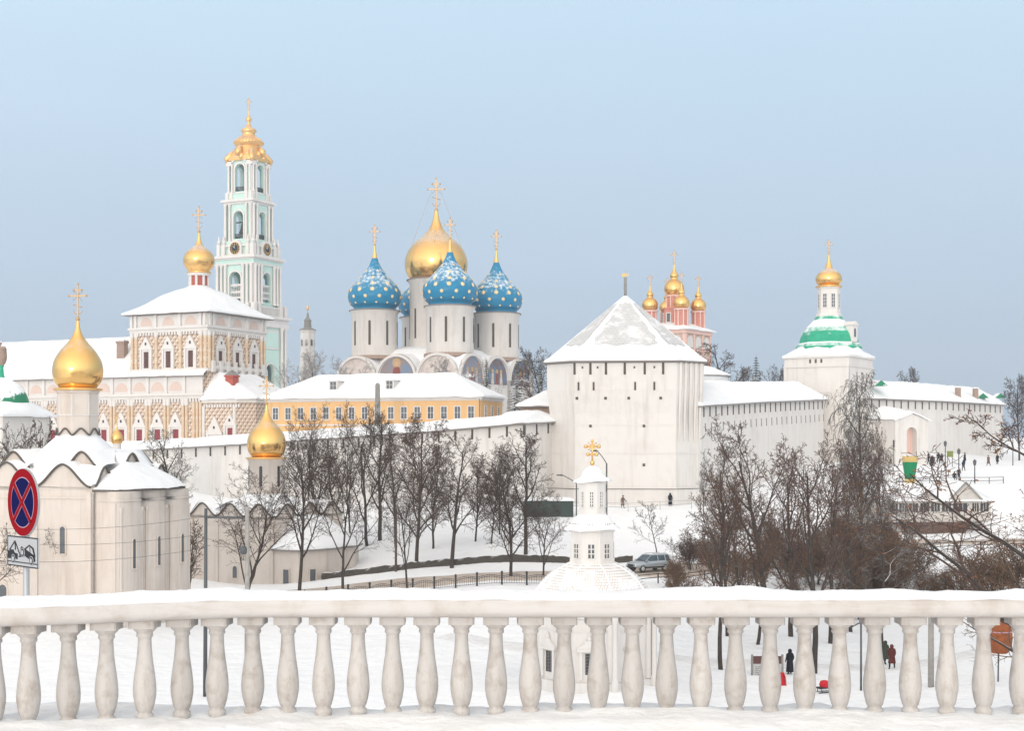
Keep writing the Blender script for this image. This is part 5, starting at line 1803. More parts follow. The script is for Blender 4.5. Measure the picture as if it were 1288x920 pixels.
# ------------------------------------------------------------------ well chapel behind the balustrade
def make_well_chapel():
    p = P(745, 850, 91)
    root = thing('well_chapel', 'small white tiered well chapel with scaly snow dome behind the balustrade', 'chapel', (p.x, p.y, -15.0), R(-6))
    o = 15.0
    s = .0509
    Z = lambda py: (560 - py) * s + o
    m = MB()
    n, rt = 8, PI / 8
    r = 3.95
    m.lathe([(r + .25, -1), (r + .25, .35), (r, .4), (r, Z(772)), (r + .2, Z(770)), (r + .2, Z(766)), (r + .4, Z(764)), (r + .4, Z(760))], n, smooth=False, rot=rt)
    wall = m.build('wall', 'plaster_white', root)
    ap = r * math.cos(PI / 8)
    t = MB()
    for k in range(8):
        t.M = Matrix.Rotation(k * PI / 4, 4, 'Z') @ Matrix.Translation((0, -ap, 0))
        for x in (-1.32, 1.32):
            t.box(x - .17, x + .17, -.16, 0, .4, Z(772))
        t.box(-.62, -.42, -.14, 0, .55, 2.25)
        t.box(.42, .62, -.14, 0, .55, 2.25)
        t.box(-.75, .75, -.2, 0, 2.25, 2.42)
        t.prism([(-.8, 2.42), (.8, 2.42), (.35, 2.75), (.2, 2.95), (-.2, 2.95), (-.35, 2.75)], -.16, 0)
        t.lathe([(.12, 2.95), (.16, 3.1), (.02, 3.35)], 8, c=(0, -.08, 0))
        t.box(-1.1, 1.1, -.06, 0, 3.45, 3.52)
    t.build('surround', 'plaster_trim', wall)
    for k in range(8):
        w = MB(); w.M = Matrix.Rotation(k * PI / 4, 4, 'Z') @ Matrix.Translation((0, -ap, 0))
        w.box(-.26, .26, -.03, .05, .85, 2.15, 0)
        for i in range(3):
            w.tube([(-.22 + i * .22, -.045, .87), (-.22 + i * .22, -.045, 2.13)], .018, 4, mat=1)
        for i in range(6):
            w.tube([(-.25, -.045, .95 + i * .2), (.25, -.045, 1.05 + i * .2)], .014, 4, mat=1)
        w.build('window', ['window_dark', 'stone_grey'], wall)
    # free-standing columns at the right
    c = Row('column', 'plaster_trim', root)
    for a in (R(-22), R(22), R(158), R(202), R(-68), R(-112)):
        x, y = 4.25 * math.cos(a), 4.25 * math.sin(a)
        c.lathe(Matrix(), [(.24, -.5), (.24, .5), (.17, .6), (.15, Z(776)), (.24, Z(773)), (.24, Z(768))], 10, (x, y, 0))
    d = MB()
    prof = [(r + .45, Z(760)), (r + .35, Z(752)), (3.75, Z(744)), (3.42, Z(735)), (2.95, Z(725)), (2.35, Z(716)), (1.7, Z(710)), (1.45, Z(708))]
    dd = dense(prof, 4)
    d.lathe(dd, 48)
    dome = d.build('dome', 'scale_roof', root)
    rib = MB()
    for k in range(8):
        a = k * PI / 4 + PI / 8
        rib.tube([(q * math.cos(a), q * math.sin(a), z + .0) for q, z in dd], .06, 6)
    rib.build('dome_rib', 'roof_snow', dome)
    m = MB()
    m.lathe([(1.52, Z(712)), (1.52, Z(703)), (1.44, Z(701)), (1.44, Z(669)), (1.55, Z(668)), (1.55, Z(666))], 8, smooth=False, rot=rt)
    mid = m.build('middle_tier', 'plaster_white', root)
    for k in range(8):
        window(mid, Matrix.Rotation(k * PI / 4, 4, 'Z') @ Matrix.Translation((0, -1.44 * math.cos(PI / 8), 0)), 0, Z(701) , .38, .88, frame=.05, mat='window_glass', bars=(1, 2), fw=.08)
    s2 = MB()
    s2.lathe([(1.86, Z(667)), (1.86, Z(665)), (1.35, Z(657)), (1.2, Z(652)), (.98, Z(648))], 8, smooth=False, rot=rt)
    s2.build('lower_roof_snow', 'roof_snow', root)
    for zz, rr in ((Z(659.5), 1.42), (Z(601), .70)):
        sc = MB()
        for k in range(26):
            a = PI + PI * (k + .5) / 26
            sc.lathe([(.01, -.05), (.055, -.01), (.05, .05), (.01, .08)], 6, c=(rr * math.cos(a), rr * math.sin(a), zz), cap=False)
        sc.build('tile_row', 'brown_brick', root)
    m = MB()
    m.lathe([(.96, Z(649)), (.96, Z(646)), (.91, Z(645)), (.91, Z(610)), (.98, Z(608)), (.98, Z(607))], 8, smooth=False, rot=rt)
    up = m.build('upper_tier', 'plaster_white', root)
    for k in range(8):
        window(up, Matrix.Rotation(k * PI / 4, 4, 'Z') @ Matrix.Translation((0, -.91 * math.cos(PI / 8), 0)), 0, Z(637), .19, .92, frame=.03, mat='window_glass', bars=(1, 4), fw=.05)
    s3 = MB()
    s3.lathe([(1.22, Z(606.5)), (1.22, Z(604.5)), (.85, Z(601)), (.68, Z(598)), (.6, Z(592)), (.42, Z(588)), (.12, Z(585.5))], 16, smooth=True)
    s3.build('upper_roof_snow', 'roof_snow', root)
    g = MB()
    g.lathe([(.05, Z(587)), (.14, Z(584)), (.14, Z(581)), (.05, Z(579))], 12)
    g.build('finial', 'gold_plain', root)
    x = MB()
    z0, z1 = Z(581), Z(555)
    x.tube([(0, 0, z0), (0, 0, z1)], .055, 6, cap=True)
    for zz, w in ((Z(562), .42), (Z(572), .27)):
        x.tube([(-w, 0, zz), (w, 0, zz)], .055, 6, cap=True)
        for sx in (-w, w):
            x.lathe([(.01, -.13), (.12, -.06), (.12, .06), (.01, .13)], 8, c=(sx, 0, zz), cap=False)
    for sx in (-1, 1):
        x.tube([(0, 0, Z(562)), (sx * .28, 0, Z(557))], .035, 5, cap=True)
        x.tube([(0, 0, Z(562)), (sx * .28, 0, Z(567))], .035, 5, cap=True)
    x.lathe([(.01, -.12), (.11, 0), (.01, .12)], 8, c=(0, 0, z1), cap=False)
    x.build('cross', 'gold_plain', root)
make_well_chapel()

# ------------------------------------------------------------------ pavilion, sheds, kiosk
def make_pavilion():
    D = 186
    p = P(1182, 560, D)
    root = thing('pavilion', 'long low pavilion with two pediments and a row of windows beside the road', 'pavilion', (p.x, p.y, 0), R(4))
    s = D / FPX
    X = lambda px: (px - 1182) * s
    Z = lambda py: (560 - py) * s
    m = MB(); m.box(X(1105), X(1248), 0, 7, Z(657), Z(631)); wall = m.build('wall', 'stone_pale', root)
    b = MB(); b.add([(X(1142), -.25, Z(657)), (X(1226), -.25, Z(657)), (X(1210), -.25, Z(675)), (X(1142), -.25, Z(675)), (X(1142), 7, Z(657)), (X(1226), 7, Z(657)), (X(1210), 7, Z(675)), (X(1142), 7, Z(675))],
                    [(0, 3, 2, 1), (0, 1, 5, 4), (1, 2, 6, 5), (3, 0, 4, 7)]); b.build('retaining_base', 'brown_dark', root)
    for a, c in ((1142.5, 1154), (1157, 1168.5), (1171, 1182), (1185, 1196.5), (1199.5, 1217.5), (1224, 1232), (1234.5, 1245), (1118, 1128), (1130, 1140)):
        w = MB(); w.box(X(a), X(c), -.04, .1, Z(644), Z(633.5), 0)
        for k in (1, 2):
            xx = X(a) + (X(c) - X(a)) * k / 3
            w.box(xx - .03, xx + .03, -.07, -.04, Z(644), Z(633.5), 1)
        w.build('window', ['window_dark', 'stone_pale'], root)
    for px0, px1, top in ((1152, 1179, 619), (1193, 1236, 609)):
        f = MB(); f.prism([(X(px0), Z(631)), (X(px1), Z(631)), (X((px0 + px1) / 2), Z(top))], -.3, 4)
        pd = f.build('pediment', 'stone_pale', root)
        e = MB()
        a, c, t = (X(px0), Z(630)), (X(px1), Z(630)), (X((px0 + px1) / 2), Z(top - 1))
        e.tube([(a[0], -.4, a[1]), (t[0], -.4, t[1]), (c[0], -.4, c[1])], .14, 4)
        e.build('cornice', 'concrete', pd)
        g = MB()
        g.add([(X(px0) - .1, -.4, Z(630) + .12), (t[0], -.4, t[1] + .22), (X(px1) + .1, -.4, Z(630) + .12), (X(px0) - .1, 6, Z(628)), (t[0], 6, t[1] + .3), (X(px1) + .1, 6, Z(628))], [(0, 1, 4, 3), (1, 2, 5, 4)])
        g.build('pediment_snow', 'roof_snow', pd)
    r = MB()
    r.add([(X(1103), -.5, Z(631)), (X(1250), -.5, Z(631)), (X(1250), -.5, Z(629)), (X(1103), -.5, Z(629)), (X(1246), 8.5, Z(611)), (X(1110), 8.5, Z(611))], [(0, 1, 2, 3), (3, 2, 4, 5)])
    r.add([(X(1250), -.5, Z(631)), (X(1250), -.5, Z(629)), (X(1246), 8.5, Z(611)), (X(1246), 8.5, Z(631))], [(0, 3, 2, 1)])
    r.add([(X(1103), -.5, Z(631)), (X(1103), -.5, Z(629)), (X(1110), 8.5, Z(611)), (X(1110), 8.5, Z(631))], [(0, 1, 2, 3)])
    r.build('roof_snow', 'roof_snow', root)
mk('stone_pale', (0.52, 0.49, 0.46), 0.85, var=(1.5, (0.42, 0.40, 0.38), 0.4, 0.7))
make_pavilion()

def make_shed():
    p = P(1084, 683, 160)
    root = thing('shed', 'low shed with a dark rusty hip roof among the shrubs', 'shed', (p.x, p.y, ground(p.x, p.y) - .3), R(8))
    m = MB(); m.box(-2.9, 2.9, -2, 2, -.5, 2.2); m.build('wall', 'brown_brick', root)
    r = MB(); r.loft([[(-3.7, -2.7, 2.2), (3.7, -2.7, 2.2), (3.7, 2.7, 2.2), (-3.7, 2.7, 2.2)], [(-2.0, -.2, 3.9), (2.0, -.2, 3.9), (2.0, .2, 3.9), (-2.0, .2, 3.9)]]); r.build('roof', 'roof_rust', root)
    w = MB(); w.box(-.6, .4, -2.03, -1.9, .1, 1.8); w.build('door', 'brown_dark', root)
make_shed()

def make_container():
    p = P(689, 636, 178)
    root = thing('site_cabin', 'long dark green cabin with snow on top at the foot of the wall', 'cabin', (p.x, p.y, ground(p.x, p.y) + .2), R(3))
    m = MB(); m.box(-3.1, 3.1, -1.2, 1.2, -1.5, 1.7)
    for k in range(16):
        x = -2.95 + k * .39
        m.box(x - .06, x + .06, -1.25, -1.2, -1.4, 1.6)
    m.build('body', 'container_green', root)
    s = MB(); s.loft([square(1, 1.7, 1)] and [[(-3.2, -1.3, 1.7), (3.2, -1.3, 1.7), (3.2, 1.3, 1.7), (-3.2, 1.3, 1.7)], [(-3.15, -1.25, 1.9), (3.15, -1.25, 1.9), (3.15, 1.25, 1.9), (-3.15, 1.25, 1.9)], [(-2.7, -.8, 2.05), (2.7, -.8, 2.05), (2.7, .8, 2.05), (-2.7, .8, 2.05)]], True); s.build('roof_snow', 'roof_snow', root)
make_container()

def make_kiosk():
    D = 203
    p = P(1144.5, 604, D)
    g = ground(p.x, p.y)
    root = thing('cup_kiosk', 'green tapering cup shaped kiosk with a gold rim in front of the gate', 'kiosk', (p.x, p.y, g))
    z = max(p.z - g, 0.1)
    m = MB(); m.lathe([(.62, z), (1.02, z + 2.55)], 24, smooth=True)
    body = m.build('body', 'kiosk_green', root)
    m = MB()
    for k in range(10):
        a = 2 * PI * k / 10
        m.tube([(.64 * math.cos(a), .64 * math.sin(a), z + .05), (1.03 * math.cos(a), 1.03 * math.sin(a), z + 2.5)], .05, 5)
    m.build('rib', 'kiosk_green', body)
    m = MB(); m.lathe([(1.03, z + 2.55), (1.10, z + 2.6), (1.06, z + 3.2), (1.12, z + 3.3), (.9, z + 3.4)], 24); m.build('rim', 'kiosk_gold', root)
    m = MB(); m.lathe([(.75, -.3), (.75, z + .1), (.6, z + .14)], 24); m.build('base', 'kiosk_gold', root)
    m = MB(); m.lathe([(.98, z + 3.38), (.5, z + 3.55), (.05, z + 3.6)], 20); m.build('snow_cap', 'roof_snow', root)
make_kiosk()

# ------------------------------------------------------------------ fences, hedge, rails
def ground_n(x, y): return ground(x, y) + bumps(x, y)
def make_iron_fence():
    pts = [XY(300, 131.5), XY(465, 133.5), XY(600, 134.3), XY(725, 134.5)]
    x0, y0 = pts[0]
    z0 = ground_n(x0, y0)
    root = thing('iron_fence', 'low black iron fence with wavy panels along the roadside', 'fence', (x0, y0, z0))
    line = []
    for (a, b), (c, d) in zip(pts, pts[1:]):
        k = max(1, round(math.hypot(c - a, d - b) / 2.1))
        line += [(a + (c - a) * i / k, b + (d - b) * i / k) for i in range(k)]
    line.append(pts[-1])
    pan = MB()
    post = None
    loc = [Vector((x - x0, y - y0, ground_n(x, y) - z0)) for x, y in line]
    for v in loc:
        if post is None:
            m = MB(); m.box(-.09, .09, -.09, .09, -.3, 1.15, 0); m.lathe([(.11, 1.15), (.13, 1.2), (.02, 1.32)], 8, mat=0)
            post = m.build('post', 'iron', root)
            o_ = post
        else:
            o_ = post.copy(); C.objects.link(o_); o_.parent = root
        o_.location = v
    for a, b in zip(loc, loc[1:]):
        N = 10
        P_ = [a + (b - a) * i / N for i in range(N + 1)]
        for base, amp in ((.18, 0), (.62, .22), (.78, .22)):
            pan.tube([q + Vector((0, 0, base + amp * math.sin(PI * i / N))) for i, q in enumerate(P_)], .028, 4)
        for i in range(1, N):
            q = P_[i]
            pan.tube([q + Vector((0, 0, .18)), q + Vector((0, 0, .78 + .22 * math.sin(PI * i / N)))], .018, 3)
    pan.build('panel', 'iron', root)
make_iron_fence()

def make_hedge(label, pts, h):
    m = MB()
    x0, y0 = pts[0]
    z0 = ground_n(x0, y0)
    rings = []
    L = []
    for (a, b), (c, d) in zip(pts, pts[1:]):
        k = int(math.hypot(c - a, d - b) / .35)
        L += [(a + (c - a) * i / k, b + (d - b) * i / k) for i in range(k)]
    rnd = random.Random(2)
    for x, y in L:
        z = ground_n(x, y) - z0
        hh = h + .12 * noise.noise(Vector((x * .9, y, 0)))
        j = lambda s: rnd.uniform(-s, s)
        rings.append([(x - x0 + j(.05), y - y0 - .4 + j(.06), z - .2), (x - x0 + j(.05), y - y0 - .38 + j(.07), z + hh * .6), (x - x0, y - y0 - .26 + j(.06), z + hh + j(.07)), (x - x0, y - y0 + .26 + j(.06), z + hh + j(.07)), (x - x0, y - y0 + .4, z - .2)])
    m.loft(rings, False)
    o = m.build('hedge', 'hedge', None, (x0, y0, z0))
    return tag(o, label, 'hedge')
make_hedge('low dark clipped hedge dusted with snow along the far side of the road', [XY(405, 150), XY(560, 148.5), XY(725, 149), XY(800, 150)], .62)

def rail_fence(label, pts, gap, h, mat='iron', rails=(1.0,), r=.05):
    x0, y0 = pts[0]
    z0 = ground_n(x0, y0)
    root = thing('guard_rail', label, 'railing', (x0, y0, z0))
    line = []
    for (a, b), (c, d) in zip(pts, pts[1:]):
        k = max(1, round(math.hypot(c - a, d - b) / gap))
        line += [(a + (c - a) * i / k, b + (d - b) * i / k) for i in range(k)]
    line.append(pts[-1])
    loc = [Vector((x - x0, y - y0, ground_n(x, y) - z0)) for x, y in line]
    post = None
    for v in loc:
        if post is None:
            m = MB(); m.tube([(0, 0, -.3), (0, 0, h)], r * 1.5, 6, cap=True); post = m.build('post', mat, root); o_ = post
        else:
            o_ = post.copy(); C.objects.link(o_); o_.parent = root
        o_.location = v
    m = MB()
    for k in rails:
        m.tube([v + Vector((0, 0, h * k - .03)) for v in loc], r, 5, cap=True)
    m.build('rail', mat, root)
rail_fence('metal guard rail along the near side of the road by the parked car', [XY(795, 134), XY(860, 136.5), XY(960, 145)], 3.0, .95, rails=(.6, .95), r=.045)
rail_fence('metal guard rail on the road bend below the pavilion', [XY(1120, 160), XY(1200, 163), XY(1300, 166)], 3.2, 1.05, rails=(.6, .98), r=.05)
rail_fence('thin railing along the foot of the big white tower', [XY(700, 183), XY(790, 184), XY(870, 186)], 4.2, 1.1, 'galvanised', (.55, 1.0), .035)
rail_fence('railing along the snowy square above the pavilion', [XY(1128, 201), XY(1190, 202), XY(1262, 205)], 2.4, .95, 'iron', (.5, 1.0), .035)

# ------------------------------------------------------------------ poles and lamps
def make_utility_poles():
    D = 90
    p = P(258, 875, D)
    root = thing('utility_pole', 'dark utility pole with a long horizontal arm in front of the churches', 'pole', (p.x, p.y, p.z - .3))
    m = MB(); H = (875 - 640) / FPX * D + .3
    m.tube([(0, 0, -.5), (.05, 0, H)], [.14, .10], 10, cap=True); m.build('shaft', 'lamp_metal', root)
    a = MB(); z = (875 - 651) / FPX * D + .3
    a.tube([(0, -.12, z), (2.45, -.05, z - .05)], .06, 6, cap=True); a.build('arm', 'lamp_metal', root)
    p2 = P(311, 875, D)
    r2 = thing('utility_pole', 'grey concrete pole in front of the forked bare tree', 'pole', (p2.x, p2.y, p.z - .3))
    m = MB(); m.tube([(0, 0, -.5), (0, 0, H + .1)], [.19, .13], 10, cap=True); m.build('shaft', 'concrete', r2)
    m = MB(); m.lathe([(.05, -.3), (.22, -.2), (.24, .1), (.1, .25)], 10, c=(-.22, -.12, (875 - 692) / FPX * D + .3)); m.build('lamp_head', 'lamp_metal', r2)
    for k, (za, zb) in enumerate(((650, 652), (672, 668), (690, 694))):
        c = MB()
        A = P(258, za, D); B = P(-160, zb - 8, D + 4)
        pts = [A + (B - A) * i / 14 + Vector((0, 0, -1.0 * 4 * (i / 14) * (1 - i / 14))) for i in range(15)]
        c.M = Matrix.Translation(-A)
        c.tube(pts, .014, 4)
        o = c.build('overhead_cable', 'iron', None, A)
        tag(o, 'thin black %s cable strung across the front of the cream church' % ('topmost', 'middle', 'lowest')[k], 'cable', 'overhead cables from the utility pole')
make_utility_poles()

def simple_pole(name, label, px, D, py0, py1, r0, r1, mat, cat='pole', head=None):
    p = P(px, py0, D)
    root = thing(name, label, cat, (p.x, p.y, p.z))
    H = (py0 - py1) / FPX * D
    m = MB(); m.tube([(0, 0, -1.0), (0, 0, H)], [r0, r1], 10, cap=True); m.build('shaft', mat, root)
    if head: head(root, H)
    return root
def arm_head(dx, up, ln):
    def f(root, H):
        m = MB()
        pts = [(0, 0, H - .05)] + [(dx * ln * math.sin(t * PI / 2), 0, H + up * math.sin(t * PI / 2) if False else H + up * (1 - (1 - t) ** 2)) for t in (.25, .5, .75, 1)]
        m.tube(pts, .05, 6, cap=True); m.build('arm', 'lamp_metal', root)
        q = pts[-1]
        m = MB(); m.tube([q, (q[0] + dx * .7, 0, q[2] + .02)], [.10, .07], 6, cap=True); m.build('lamp_head', 'lamp_metal', root)
    return f
simple_pole('street_lamp', 'dark street lamp with a curved double arm right behind the chapel top', 763, 150, 705, 583, .11, .08, 'lamp_metal', 'street lamp', arm_head(-1, 1.3, 1.0))
simple_pole('street_lamp', 'slim street lamp leaning its arm left beside the chapel spire', 725, 165, 690, 608, .10, .07, 'lamp_metal', 'street lamp', arm_head(-1, .9, 1.6))
simple_pole('wooden_pole', 'pale wooden pole standing behind the balustrade at right', 1171, 92, 864, 752, .20, .17, 'concrete')
simple_pole('street_lamp', 'short dark lamp post behind the balustrade near the two walkers', 1083, 92, 873, 783, .075, .06, 'lamp_metal', 'street lamp', arm_head(-1, -.25, .5))
def lantern_head(root, H):
    m = MB(); m.lathe([(.06, H), (.2, H + .1), (.26, H + .55), (.30, H + .6), (.05, H + .9)], 8, smooth=False); m.build('lantern', 'lamp_metal', root)
simple_pole('street_lamp', 'tall lantern on the square beside the green notice board', 1189, 222, 587, 562, .10, .07, 'lamp_metal', 'street lamp', lantern_head)
simple_pole('street_lamp', 'lantern post on the square above the larger pediment', 1206, 212, 595, 572, .10, .07, 'lamp_metal', 'street lamp', lantern_head)
simple_pole('street_lamp', 'short lantern post right of the kneeling group on the square', 1226, 205, 605, 586, .10, .07, 'lamp_metal', 'street lamp', lantern_head)
simple_pole('wooden_pole', 'brown wooden pole among the trees behind the iron fence', 498, 148, 733, 640, .14, .11, 'brown_dark')
simple_pole('street_lamp', 'thin lamp post standing against the right fortress wall', 1274, 235, 580, 548, .08, .06, 'lamp_metal', 'street lamp', lantern_head)

def board(px, py, D, w, h, mat, label):
    p = P(px, py, D)
    g = ground(p.x, p.y)
    root = thing('notice_board', label, 'sign', (p.x, p.y, g))
    z = p.z - g
    m = MB()
    for s in (-1, 1): m.tube([(s * w * .4, .06, -.3), (s * w * .4, .06, z + h / 2)], .05, 6, cap=True)
    m.build('post', 'lamp_metal', root)
    m = MB(); m.box(-w / 2, w / 2, -.05, .05, z - h / 2, z + h / 2, 0); m.build('panel', mat, root)
board(1195, 571.5, 224, .95, .95, 'board_green', 'square olive green notice board on the square by the lantern')
board(1126, 558.5, 233, .7, 1.2, 'iron', 'small dark sign board beside the gate porch')

def make_info_board():
    D = 96
    s = D / FPX
    p = P(965, 866, D)
    root = thing('information_board', 'information board with dark header and lines of text behind the balustrade', 'sign', (p.x, p.y, p.z))
    w = 19 * s
    H = 42 * s
    m = MB()
    for q in (-w, w): m.box(q - .07, q + .07, -.07, .07, -.4, H)
    m.build('post', 'stone_grey', root)
    m = MB(); m.box(-w + .07, w - .07, -.05, .05, .25, H - .1, 0); m.box(-w + .07, w - .07, -.065, -.05, H - .62, H - .1, 1)
    rnd = random.Random(3)
    for k in range(9):
        z = H - .8 - k * .13
        x = -w + .2
        while x < w - .35:
            l = rnd.uniform(.08, .3)
            m.box(x, min(x + l, w - .2), -.06, -.05, z - .06, z, 2)
            x += l + .06
    m.build('panel', ['sign_white', 'door_brown', 'stone_grey'], root)
make_info_board()

def make_barrel():
    D = 92
    s = D / FPX
    p = P(1257, 868, D)
    root = thing('barrel_feeder', 'rust brown barrel shaped box on a thin post behind the balustrade', 'feeder', (p.x, p.y, p.z))
    m = MB(); m.tube([(-.1, 0, -.5), (-.05, 0, 48 * s)], .05, 6, cap=True); m.build('post', 'lamp_metal', root)
    m = MB(); m.lathe(dense([(.50, 46 * s), (.72, 52 * s), (.82, 65 * s), (.74, 78 * s), (.50, 85 * s), (.34, 87 * s)]), 20); b = m.build('barrel', 'wood_rust', root)
    m = MB(); m.lathe([(.79, 72 * s), (.80, 73.5 * s), (.77, 74.5 * s)], 20); m.build('hoop', 'sign_line', b)
    m = MB(); m.lathe([(.40, 86.8 * s), (.42, 90 * s), (.30, 95 * s)], 12); m.build('lid', 'brown_dark', root)
make_barrel()

# ------------------------------------------------------------------ car
def make_car():
    D = 143
    p = P(816, 722, D)
    root = thing('parked_car', 'silver grey off road car parked on the road behind the chapel', 'car', (p.x, p.y, ground_n(p.x, p.y) + .2), R(180 + 32))
    # local: +x forward, length 4.5
    def sec(x, w, z0, z1, r=.12):
        return [(x, -w + r, z0), (x, w - r, z0), (x, w, z0 + r), (x, w, z1 - r), (x, w - r, z1), (x, -w + r, z1), (x, -w, z1 - r), (x, -w, z0 + r)]
    m = MB()
    m.loft([sec(-2.28, .78, .48, .95), sec(-2.22, .88, .42, 1.08), sec(-1.4, .92, .34, 1.12), sec(.75, .92, .34, 1.08), sec(1.5, .90, .36, 1.02), sec(2.1, .84, .40, .92), sec(2.25, .74, .46, .80)], True)
    body = m.build('body', 'car_paint', root)
    def sec2(x, w0, w1, z0, z1):
        return [(x[0], -w0, z0), (x[0], w0, z0), (x[1], w1, z1), (x[1], -w1, z1)]
    g = MB()
    g.loft([[(-2.12, -.82, 1.08), (1.08, -.82, 1.06), (1.08, .82, 1.06), (-2.12, .82, 1.08)], [(-1.95, -.68, 1.64), (.22, -.68, 1.64), (.22, .68, 1.64), (-1.95, .68, 1.64)]], False)
    g.build('window_glass', 'car_glass', root)
    r = MB()
    r.loft([[(-2.0, -.70, 1.63), (.28, -.70, 1.63), (.28, .70, 1.63), (-2.0, .70, 1.63)], [(-1.9, -.62, 1.72), (.12, -.62, 1.72), (.12, .62, 1.72), (-1.9, .62, 1.72)]])
    for s in (-1, 1):
        for x0, x1 in ((1.06, .24), (-.55, -.55), (-1.5, -1.45), (-2.1, -1.95)):
            r.tube([(x0, s * .825, 1.06), (x1, s * .69, 1.65)], .045, 4)
        r.tube([(-1.8, s * .58, 1.78), (0, s * .58, 1.78)], .03, 5, cap=True)
    r.build('roof', 'car_paint', root)
    s_ = MB(); s_.loft([[(-1.8, -.5, 1.72), (.0, -.5, 1.72), (.0, .5, 1.72), (-1.8, .5, 1.72)], [(-1.7, -.4, 1.76), (-.1, -.4, 1.76), (-.1, .4, 1.76), (-1.7, .4, 1.76)]], True); s_.build('snow', 'roof_snow', root)
    for x in (-1.38, 1.38):
        for s in (-1, 1):
            w = MB(); w.M = Matrix.Translation((x, s * .80, .36)) @ Matrix.Rotation(PI / 2, 4, 'X')
            w.lathe([(.22, -.12), (.33, -.12), (.36, -.07), (.36, .07), (.33, .12), (.22, .12)], 20)
            wo = w.build('wheel', 'tyre', root)
            q = MB(); q.M = w.M
            q.lathe([(.04, -.13), (.23, -.125), (.23, .125), (.04, .13)], 14); q.build('rim', 'galvanised', wo)
    for s in (-1, 1):
        q = MB(); q.box(2.10, 2.2, s * .58 - .16, s * .58 + .16, .70, .86); q.build('headlight', 'lamp_glass', root)
        q = MB(); q.box(.75, .95, s * .98 - .1, s * .98 + .1, 1.05, 1.2); q.build('wing_mirror', 'car_paint', root)
    q = MB(); q.box(2.2, 2.3, -.8, .8, .36, .56); q.box(2.18, 2.27, -.45, .45, .60, .78); q.build('bumper', 'tyre', root)
    q = MB(); q.box(-1.3, 1.2, -.945, -.9, .42, .52); q.box(-1.3, 1.2, .9, .945, .42, .52); q.build('side_trim', 'tyre', root)
make_car()

# ------------------------------------------------------------------ people
def make_person(pose, coat, legs='trousers', hat='coat_black', long_coat=False, hood=False):
    """Figure 1.7 m tall facing -y, grown as one surface over a posed skeleton."""
    stride = {'stand': .02, 'walk': .26, 'walk2': .18}.get(pose, 0)
    sit = pose == 'sit'
    J = []
    E = []
    def j(p, r, parent=None):
        J.append((Vector(p), r)); i = len(J) - 1
        if parent is not None: E.append((parent, i))
        return i
    lean = -.06 if pose.startswith('walk') else 0.0
    hz = .45 if sit else .90
    pel = j((0, 0, hz), .155)
    wa = j((0, lean * .4, hz + .20), .145, pel)
    ch = j((0, lean, hz + .42), .165, wa)
    nk = j((0, lean * 1.2, hz + .57), .068, ch)
    hd = j((0, lean * 1.4 - .015, hz + .68), .100, nk)
    tp = j((0, lean * 1.4, hz + .77), .070, hd)
    for s in (-1, 1):
        st = stride * s
        hip = j((s * .10, 0, hz - .06), .105, pel)
        if sit:
            kn = j((s * .13, -.42, .45), .075, hip); an = j((s * .13, -.44, .08), .055, kn)
            ft = j((s * .14, -.60, .05), .045, an)
        else:
            kn = j((s * .11, st * .55 - .04 * abs(stride > .1), .48), .072, hip)
            an = j((s * .11, st, .09 + (.05 if st > .1 else 0)), .052, kn)
            ft = j((s * .12, st - .16, .05 + (.02 if st > .1 else 0)), .045, an)
        sh = j((s * .20, lean, hz + .48), .085, ch)
        el = j((s * .27, lean - st * .5 + .03, hz + .22), .062, sh)
        wr = j((s * .25, lean - st * 1.0 - .10, hz + .02), .048, el)
        j((s * .24, lean - st * 1.1 - .14, hz - .07), .042, wr)
    me = bpy.data.meshes.new('person')
    me.from_pydata([p for p, _ in J], E, [])
    o = bpy.data.objects.new('person', me)
    C.objects.link(o)
    md = o.modifiers.new('Skin', 'SKIN')
    for i, (_, r) in enumerate(J):
        me.skin_vertices[0].data[i].radius = (r, r * (.8 if i in (0, 1, 2) else 1))
    me.skin_vertices[0].data[0].use_root = True
    ss = o.modifiers.new('Subsurf', 'SUBSURF'); ss.levels = 1; ss.render_levels = 1
    dg = bpy.context.evaluated_depsgraph_get()
    dg.update()
    nm = bpy.data.meshes.new_from_object(o.evaluated_get(dg))
    o.modifiers.clear()
    o.data = nm
    nm.name = 'person'
    nm.materials.clear()
    for mt in (coat, legs, 'skin', 'black'):
        nm.materials.append(MATS[mt])
    for f in nm.polygons:
        f.use_smooth = True
        c = f.center
        if c.z > hz + .60: f.material_index = 2
        elif c.z < .12 and True: f.material_index = 3
        elif c.z < hz - (.14 if not sit else .02) and abs(c.x) < .21: f.material_index = 1
        elif abs(c.x) > .2 and c.z < hz - .02: f.material_index = 2 if not long_coat else 3
        else: f.material_index = 0
    hm = MB()
    hm.M = Matrix.Translation((0, lean * 1.4 + (.02 if hood else .01), hz + .71))
    if hood:
        hm.lathe([(.115, -.14), (.135, -.05), (.13, .04), (.09, .11), (.02, .135)], 14)
    else:
        hm.lathe([(.112, -.02), (.116, .02), (.10, .08), (.05, .125), (.01, .13)], 14)
    hm.build('hat', coat if hood else hat, o)
    if long_coat:
        cm = MB()
        z0 = .18 if long_coat == 2 else .42
        rings = []
        for z, rx, ry in ((z0, .27, .24), (.7, .235, .20), (hz + .05, .205, .165), (hz + .2, .19, .155), (hz + .42, .215, .165), (hz + .52, .16, .12), (hz + .57, .09, .085)):
            rings.append([(rx * math.cos(2 * PI * k / 16), ry * math.sin(2 * PI * k / 16) + lean * (z / 1.3), z) for k in range(16)])
        cm.loft(rings, True)
        cm.build('coat', coat, o)
    return o

